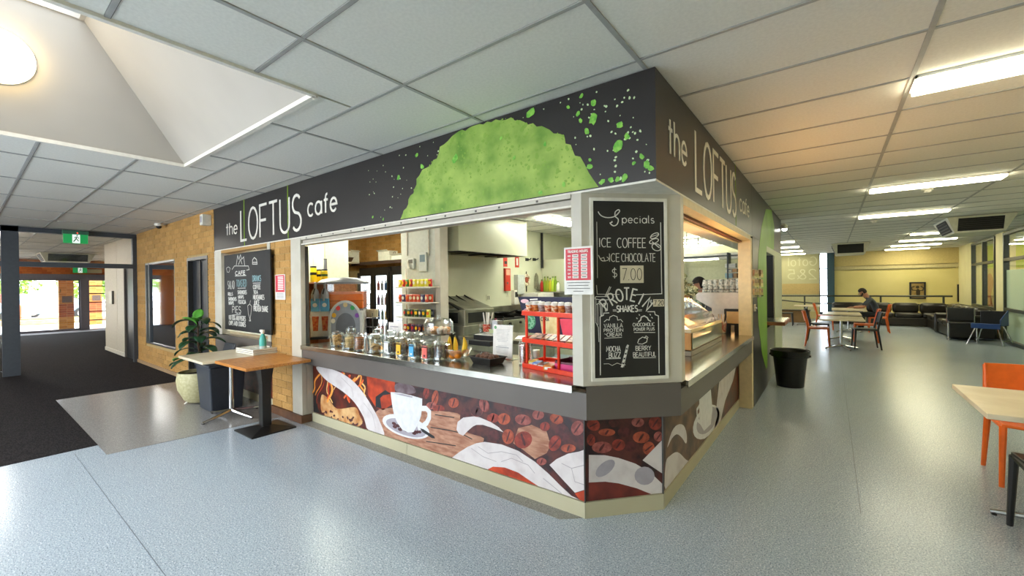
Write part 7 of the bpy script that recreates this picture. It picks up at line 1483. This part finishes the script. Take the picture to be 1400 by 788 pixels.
# ================================================================ CORRIDOR BITS
def exit_sign(x,y,z,s,label,axis='x'):
    o=T('exit_sign',label,'exit sign',(x,y,z)); P('housing',M().box(-.05,.03,-.17*s,.17*s,.075*s,.14*s),mat('ex_h','#3d6a55',.4),o,bev=.004); P('green_face',M().box(-.01,.01,-.16*s,.16*s,-.09*s,.075*s),mat('exit_green','#1f9a52',.4,emit=.15),o,smooth=False)
    P('white_field',M().box(.011,.013,-.045*s,.055*s,-.085*s,.07*s),mat('exit_white','#eaf4ee',.4,emit=.25),o,smooth=False)
    m=M(); F=lambda a_,b_,t:(.0135+t,a_,b_)
    m.ribbon([(q[0]*s,q[1]*s) for q in ((-.03,-.06),(-.01,-.03),(.005,.0),(.01,.03))],.014*s,F,0,.001); m.ribbon([(q[0]*s,q[1]*s) for q in ((.005,0),(.02,-.02),(.035,-.05))],.012*s,F,0,.001); m.ribbon([(q[0]*s,q[1]*s) for q in ((-.02,.005),(-.0,.025),(.03,.02),(.04,.0))],.010*s,F,0,.001); m.ext([(.018*s+.011*s*math.cos(t),.05*s+.011*s*math.sin(t)) for t in [k*PI/5 for k in range(10)]],F,0,.001)
    P('running_figure',m,mat('exit_green_d','#17703c',.5),o,smooth=False); P('indicator',M().ball((.02,.02*s,.10*s),.014*s,8),mat('led_red','#e0281c',.4,emit=2),o)
    return o
q=at(103.5,327,0,-10.80); exit_sign(-10.80,q.y,q.z+.01,1.05,'green running man exit sign on the head of the glazed partition')
exit_sign(-22.2,.58,2.33,1.2,'dark green exit sign on the orange brick above the far entrance door')
q=at(130,371,0,-22.3); o=T('wall_plate','cream plate on the orange brick right of the far exit sign','plate',(-22.41,q.y,q.z)); P('plate_face',M().box(.02,.04,-.2,.2,-.07,.07),mat('plate_cr','#cdbf9a',.5),o,smooth=False); P('plate_rim',M().box(.0,.02,-.21,.21,-.08,.08),Mgr,o,smooth=False)
q=at(219,306,1,-.10); o=T('dome_camera','white dome security camera on the ceiling above the brick wall','camera',(q.x,-.12,2.696)); P('camera_base',M().lathe([(.06,0),(.065,-.03),(.05,-.045)],n=20),Mwhite,o); P('camera_dome',M().ball((0,0,-.05),.042,14),Mblack,o)
q=at(283,296,1,-.06); o=T('wall_speaker','small white box with grey grille on the brick wall beside the fascia','speaker',(-6.66,-.07,q.z-.06)); P('speaker_case',M().box(-.055,.055,-.05,.065,-.07,.09),Mwhite,o,bev=.006); P('speaker_grille',M().box(-.03,.03,-.054,-.05,-.03,.06),Mgr,o,smooth=False)
# ceiling corner security light seen at the far right of the fascia
q=at(1068,315,1,7.3); o=T('emergency_spot','small lit white spot light at the far end of the cafe side fascia','lamp',(.065,7.1,q.z)); P('spot_bracket',M().box(-.064,.0,-.015,.015,.05,.08),Mwhite,o); P('spot_body',M().lathe([(.05,0),(.05,.06),(.02,.09)],n=14),Mwhite,o); P('spot_lens',M().ball((0,0,0),.045,10),mat('spot_lit',(1,1,.9),.5,emit=6),o)
# ================================================================ OUTSIDE THE ENTRANCE
g=SE('trim_2'); P('forecourt',M().box(-60,-22.6,-16,16,-.14,-.02),mat('concrete_out','#c9c2b6',.8,col2='#bdb5a8',scale=3),g,smooth=False)
def outcol(x,y,label,w_=.42,):
    o=T('brick_column',label,'column',(x,y,-.02),0,'brick columns outside the entrance'); P('column_core',M().box(-w_/2+.01,w_/2-.01,-w_/2+.01,w_/2-.01,0,3.2),mat('mortar_o2','#d8b080',.9),o,smooth=False)
    for j in range(36):
        P('brick',M().box(w_/2-.02,w_/2,-w_/2,w_/2*.05*(j%2)-.0,.01+j*.086,.086+j*.086),Mbro[j%3] if 12>j>5 else Mbrt[j%3],o,smooth=False); P('brick',M().box(w_/2-.02,w_/2,w_/2*.05*(j%2)+.008,w_/2,.01+j*.086,.086+j*.086),Mbro[(j+1)%3] if 12>j>5 else Mbrt[(j+1)%3],o,smooth=False)
    P('wall_plate',M().box(w_/2,w_/2+.02,-.12,.16,1.1,1.35),mat('plate_dk','#5a4a44',.5),o,smooth=False); return o
Mbrt=[mat('brick_out_%d'%i,c,.8) for i,c in enumerate(('#cf8a3f','#c67f36','#d8954a'))]; Mbro=[mat('brick_outr_%d'%i,c,.8) for i,c in enumerate(('#b5562c','#c0602f','#a84d28'))]
q=at(99,450,2,0); outcol(-23.6,.34,'brick column right outside the glass entrance door')
outcol(-27.5,-1.55,'brick column further outside at the left of the entrance view')
outcol(-26.5,1.6,'brick column outside seen through the entrance side window')
def car(x,y,rz,col,label):
    o=T('parked_car',label,'car',(x,y,-.02),rz,'cars outside the entrance'); mc_=mat('car_'+col,col,.25,.2,coat=.6)
    prof=[(-2.1,.35),(-2.1,.75),(-1.9,.9),(-1.2,.98),(-.6,1.42),(.7,1.45),(1.35,1.0),(2.0,.9),(2.15,.7),(2.15,.35)]
    m=M(); n=len(prof); vs=[]
    for s in (-1,1):
        for a_,b_ in prof: vs.append((a_,s*(.85 if b_<1.1 else .68),b_))
    m.add(vs,[tuple(range(n))[::-1],tuple(range(n,2*n))]+[(i,(i+1)%n,n+(i+1)%n,n+i) for i in range(n)]); P('car_body',m,mc_,o,bev=.05)
    for s in (-1,1):
        P('side_window',M().add([(-1.0,s*.82,1.0),(1.2,s*.82,1.0),(.65,s*.70,1.38),(-.55,s*.70,1.38)]+[(-1.0,s*.80,1.0),(1.2,s*.80,1.0),(.65,s*.68,1.38),(-.55,s*.68,1.38)],[(0,1,2,3),(7,6,5,4)]),Mblack,o,smooth=False)
        for a_ in (-1.35,1.35): w=P('wheel',M().tube([(a_,s*.7,.32),(a_,s*.9,.32)],.32,20),Mmattblack,o); P('hub_cap',M().tube([(a_,s*.9,.32),(a_,s*.915,.32)],.2,14),Mchrome,w)
    P('windscreen',M().add([(1.33,-.7,1.03),(1.33,.7,1.03),(.76,.6,1.42),(.76,-.6,1.42),(1.36,-.7,1.05),(1.36,.7,1.05),(.79,.6,1.44),(.79,-.6,1.44)],[(0,1,2,3),(7,6,5,4)]),mat('screen_bl2','#4a6a8a',.1),o,smooth=False)
    return o
car(-34,.6,PI/2+.1,'#8fb0cf','pale blue car parked outside, right half of the entrance view'); car(-36,-3.6,PI/2,'#d9dde2','white car parked outside behind the left brick column'); car(-38.5,-.8,PI/2-.05,'#b8452f','red car glimpsed between the other parked cars')
o=T('traffic_kerb','low sandy garden kerb outside between the entrance and the cars','kerb',(0,0,0)); P('kerb_body',M().prism([(-29.6,-1.8),(-29.0,-1.8),(-28.7,.6),(-29.2,2.4),(-29.8,2.2)],-.02,.22),mat('kerb','#b99a78',.8,col2='#a88a68',scale=6),o,bev=.04); P('garden_bed',M().prism([(-29.5,-1.6),(-29.1,-1.6),(-28.85,.5),(-29.3,2.2),(-29.6,2.0)],.22,.26),mat('bed','#7a6a44',.9,col2='#5a6a34',scale=14),o,smooth=False)
for k in range(3): thing1('bollard',M().lathe([(.1,0),(.1,.9),(.001,.95)],(-31,-.75+k*.3,-.02),12),mat('bol','#d8502a' if k==1 else '#e6e2dc',.5) if 0 else [mat('bolw','#e6e2dc',.5),mat('bolr','#d8502a',.5),mat('bolw','#e6e2dc',.5)][k],['white bollard left of the orange one outside','orange bollard outside in front of the cars','white bollard right of the orange one outside'][k],'bollard','bollards outside')
def tree(x,y,h,r,label):
    o=T('leafy_tree',label,'tree',(x,y,-.02),0,'trees behind the car park'); P('tree_trunk',M().tube([(0,0,0),(.1,0,h*.4),(0,.1,h*.6)],[.2,.15,.1],8),mat('bark','#5a4430',.8),o)
    m=M(); rr=random.Random(int(x*7+y*13))
    for k in range(1400):
        a=rr.uniform(0,2*PI); b=math.acos(rr.uniform(-1,1)); q=r*rr.uniform(.6,1)*(1+.15*math.sin(3*a+2*b)); c_=Vector((q*math.sin(b)*math.cos(a),q*math.sin(b)*math.sin(a),h*.62+q*.8*math.cos(b))); u=Vector((rr.gauss(0,1),rr.gauss(0,1),rr.gauss(0,1))).normalized()*.16; v=u.cross(Vector((rr.gauss(0,1),rr.gauss(0,1),rr.gauss(0,1)))).normalized()*.10
        m.add([c_-u,c_+v,c_+u,c_-v],[(0,1,2,3)])
    P('crown',m,mat('leafs','#5f8a2c',.6,col2='#8fae3a',scale=2),o,smooth=False); return o
tree(-44,-4.9,3.6,1.9,'leafy tree behind the car park at the left of the entrance view'); tree(-47,-.5,3.5,1.9,'leafy tree behind the car park in the middle of the entrance view'); tree(-44,3.8,3.6,1.9,'leafy tree behind the car park at the right of the entrance view'); tree(-46,-9.5,4,2.0,'leafy tree farthest left behind the car park')
# ================================================================ PEOPLE
def skin(name,pts,edges,rad,root=0,sub=2):
    me=bpy.data.meshes.new(name); me.from_pydata([Vector(p) for p in pts],edges,[]); o=bpy.data.objects.new(name,me); C.objects.link(o)
    md=o.modifiers.new('skin','SKIN'); md.use_smooth_shade=True; md.branch_smoothing=.6
    for i,v in enumerate(me.skin_vertices[0].data): r=rad[i]; v.radius=r if isinstance(r,tuple) else (r,r); v.use_root=(i==root)
    s=o.modifiers.new('sub','SUBSURF'); s.levels=sub; s.render_levels=sub
    bpy.context.view_layer.update()
    dg=bpy.context.evaluated_depsgraph_get(); ev=bpy.data.meshes.new_from_object(o.evaluated_get(dg)); bpy.data.objects.remove(o)
    return ev
Mskin=mat('skin','#a9765a',.55,col2='#9c6a50',scale=20); Mgreyt=mat('tee_grey','#43474d',.9,col2='#3c4046',scale=12); Mjean=mat('dark_trousers','#1d1f25',.9); Mhair=mat('hair_dark','#1c1512',.8,col2='#2a201a',scale=60)
def person(label,loc,rz,P0,E,Rd,rules,cat='person',sub=2):
    """rules: list of (test(point)->bool, material) for regions of the single body surface"""
    o=T('person',label,cat,loc,rz); me=skin('body',P0,E,Rd,sub=sub); b=bpy.data.objects.new('body',me); C.objects.link(b); b.parent=o
    me.materials.clear(); ms=[r[1] for r in rules]
    for mm in ms: me.materials.append(mm)
    for p in me.polygons:
        c=p.center
        for i,(t,_) in enumerate(rules):
            if t(c): p.material_index=i; break
    me.shade_smooth(); return o
def head_shape(o,c,r,fdir,hairm,skinm,beard=None,hair='short'):
    """face forward along fdir (unit, local); features placed on the head"""
    f=Vector(fdir).normalized(); up=Vector((0,0,1)); up=(up-f*up.dot(f)).normalized(); s=f.cross(up); c=Vector(c)
    m=M(); m.tube([c+f*r*.95-up*r*.0,c+f*r*1.22-up*r*.18,c+f*r*1.05-up*r*.32],[r*.07,r*.16,r*.1],8); P('nose',m,skinm,o)
    for q in (-1,1):
        P('ear',M().ball(c+s*q*r*.88-f*r*.05-up*r*.08,r*.22,8,1.3,sx=.6),skinm,o); e=P('eye',M().ball(c+f*r*.84+s*q*r*.34+up*r*.08,r*.13,8),mat('eye_white','#dcd6cc',.3),o); P('iris',M().ball(c+f*r*.95+s*q*r*.34+up*r*.08,r*.055,6),Mhair,e)
        P('eyebrow',M().tube([c+f*r*.92+s*q*r*.18+up*r*.28,c+f*r*.84+s*q*r*.5+up*r*.28],r*.05,6),hairm,o)
    P('mouth',M().tube([c+f*r*.93-s*r*.22-up*r*.55,c+f*r*1.0-up*r*.56,c+f*r*.93+s*r*.22-up*r*.55],r*.06,6),mat('lips','#8a4a42',.5),o)
    # hair: shell of ball pieces over the back and top
    m=M(); k0=len(m.v); m.ball((0,0,0),r*1.08,20,1.1); keep=[]
    R3=Matrix((f,s,up)).transposed()
    vs=[R3@(Vector(v)) for v in m.v]
    fs_=[fc for fc in m.f if all(True for i in fc)]
    out=M()
    for fc in fs_:
        cc_=sum((vs[i] for i in fc),Vector())/len(fc); a_=cc_.dot(f)/r; b_=cc_.dot(up)/r
        if (b_>.30 and a_<.80+.25*(b_-.3)) or (a_<.05 and b_>-.75): out.f.append(fc)
    out.v=[tuple(c+v-f*r*.06+up*r*.04) for v in vs]
    P('hair',out,hairm,o)
    if beard:
        m=M(); m.tube([c+s*r*.8-up*r*.25+f*r*.15,c+s*r*.62-up*r*.75+f*r*.5,c-up*r*.95+f*r*.75,c-s*r*.62-up*r*.75+f*r*.5,c-s*r*.8-up*r*.25+f*r*.15],[r*.16,r*.26,r*.30,r*.26,r*.16],8); P('beard',m,hairm,o)
def hand(o,w_,d,pn,mt,L=.17,curl=.5,side=1):
    """w_ wrist, d finger direction, pn palm normal (curl towards it)"""
    w_=Vector(w_); d=Vector(d).normalized(); pn=Vector(pn); pn=(pn-d*pn.dot(d)).normalized(); s=d.cross(pn)*side
    pts=[w_,w_+d*.045,w_+d*.085]; E=[(0,1),(1,2)]; rd=[(.022,.017),(.036,.016),(.036,.014)]
    for i,(off,ln) in enumerate(((-.028,.058),(-.009,.068),(.010,.064),(.028,.050))):
        b=len(pts); q=w_+d*.09+s*off; pts.append(q); E.append((2,b)); rd.append(.0095); dd=d.copy()
        for j in range(3): dd=(dd+pn*curl*.45).normalized(); q=q+dd*ln/2.6; pts.append(q); E.append((b+j,b+j+1)); rd.append(.0085-.0008*j)
    b=len(pts); q=w_+d*.03-s*.034; pts.append(q); E.append((1,b)); rd.append(.012)
    for j in range(2): q=q+(d*.7-s*.55+pn*.3).normalized()*.03; pts.append(q); E.append((b+j,b+j+1)); rd.append(.0105-.001*j)
    me=skin('hand',pts,E,rd,sub=1); h=bpy.data.objects.new('hand',me); C.objects.link(h); h.parent=o; me.materials.append(mt); me.shade_smooth()
# seated man: local frame faces -X (towards the table). hips at chair (1.86,14.35)
z=lambda *a:a
MP=[(0,0,.54),(-.02,0,.70),(-.10,0,.88),(-.20,0,1.0),(-.26,0,1.06),(-.335,0,1.175),(-.385,0,1.255),   #0-6 pelvis..neck..head
    (-.17,-.17,.98),(-.33,-.24,.76),(-.58,-.15,.735), # right arm 7,8,9
    (-.17,.17,.98),(-.34,.24,.76),(-.56,.06,.735),  # left arm 10-12
    (-.05,-.10,.52),(-.44,-.13,.52),(-.42,-.13,.10),(-.52,-.14,.035), # leg 13-16
    (-.05,.10,.52),(-.44,.13,.52),(-.34,.13,.10),(-.44,.14,.035)]
ME=[(0,1),(1,2),(2,3),(3,4),(4,5),(5,6),(3,7),(7,8),(8,9),(3,10),(10,11),(11,12),(0,13),(13,14),(14,15),(15,16),(0,17),(17,18),(18,19),(19,20)]
MR=[(.15,.13),(.15,.12),(.17,.12),(.16,.10),(.065,.065),(.098,.108),(.088,.098),.062,.048,.03,.062,.048,.03,.095,.072,.045,(.04,.035),.095,.072,.045,(.04,.035)]
man=person('seated man in a dark grey t-shirt with dark beard leaning on the third lounge table','person' and (1.86,14.35,0),0,MP,ME,MR,
 [(lambda c:c.z>1.03 and c.x<-.2,Mskin),(lambda c:c.z<.075,Mblack),(lambda c:c.x<-.28 and c.z>.66 and (c.z<.80),Mskin),(lambda c:c.z>.60 ,Mgreyt),(lambda c:True,Mjean)])
head_shape(man,(-.352,0,1.205),.098,(-.85,0,-.5),Mhair,Mskin,beard=True)
hand(man,(-.58,-.15,.735),(-1,.35,0),(0,0,-1),Mskin,curl=.35,side=1); hand(man,(-.56,.06,.735),(-1,-.25,0),(0,0,-1),Mskin,curl=.35,side=-1)
# barista: standing behind the espresso machine, seen from the side, head only in view
hp=at(957,389,1,4.75)
BPt=[(0,0,.95),(0,0,1.12),(0,0,1.3),(0,0,1.40),(-.01,0,1.46),(-.04,0,1.57),(-.03,0,1.66),(0,-.17,1.37),(-.02,-.24,1.12),(-.24,-.20,1.02),(0,.17,1.37),(-.02,.24,1.12),(-.24,.18,1.02),(0,-.09,.88),(0,-.10,.48),(.03,-.11,.08),(-.09,-.12,.035),(0,.09,.88),(0,.10,.48),(.03,.11,.08),(-.09,.12,.035)]
BR=[(.15,.11),(.13,.10),(.16,.10),(.15,.09),(.055,.055),(.098,.108),(.088,.098),.055,.042,.028,.055,.042,.028,.09,.062,.042,(.04,.035),.09,.062,.042,(.04,.035)]
sc_=hp.z-1.60
bar=person('cafe worker with black hair standing behind the espresso machine, looking left',(hp.x+.03,4.75,0),.1,[(a,b,c+(sc_*c/1.6)) for a,b,c in BPt],ME,BR,
 [(lambda c:c.z>1.44+sc_,Mskin),(lambda c:c.z<.075,Mblack),(lambda c:c.z<1.2 and c.x<-.06,Mskin),(lambda c:c.z>.92,mat('shirt_sage','#9aa58c',.9)),(lambda c:True,Mjean)])
head_shape(bar,(-.045,0,1.605+sc_),.098,(-1,-.15,-.25),Mhair,Mskin)
hand(bar,(-.24,-.20,1.02*(1+sc_/1.6)),(-1,.2,0),(0,0,-1),Mskin,curl=.4,side=1); hand(bar,(-.24,.18,1.02*(1+sc_/1.6)),(-1,-.2,0),(0,0,-1),Mskin,curl=.4,side=-1)
# person far beyond at the blue column, only partly visible above the chair
q=at(1127,412,1,15.3)
sm=[(0,0,.50),(0,0,.66),(-.0,0,.84),(0,0,.93),(0,0,.99),(-.02,0,1.05),(-.03,0,1.11),(0,-.15,.90),(-.05,-.2,.70),(-.26,-.14,.69),(0,.15,.90),(-.05,.2,.70),(-.26,.14,.69),(-.02,-.09,.48),(-.4,-.11,.48),(-.4,-.11,.09),(-.5,-.12,.035),(-.02,.09,.48),(-.4,.11,.48),(-.4,.11,.09),(-.5,.12,.035)]
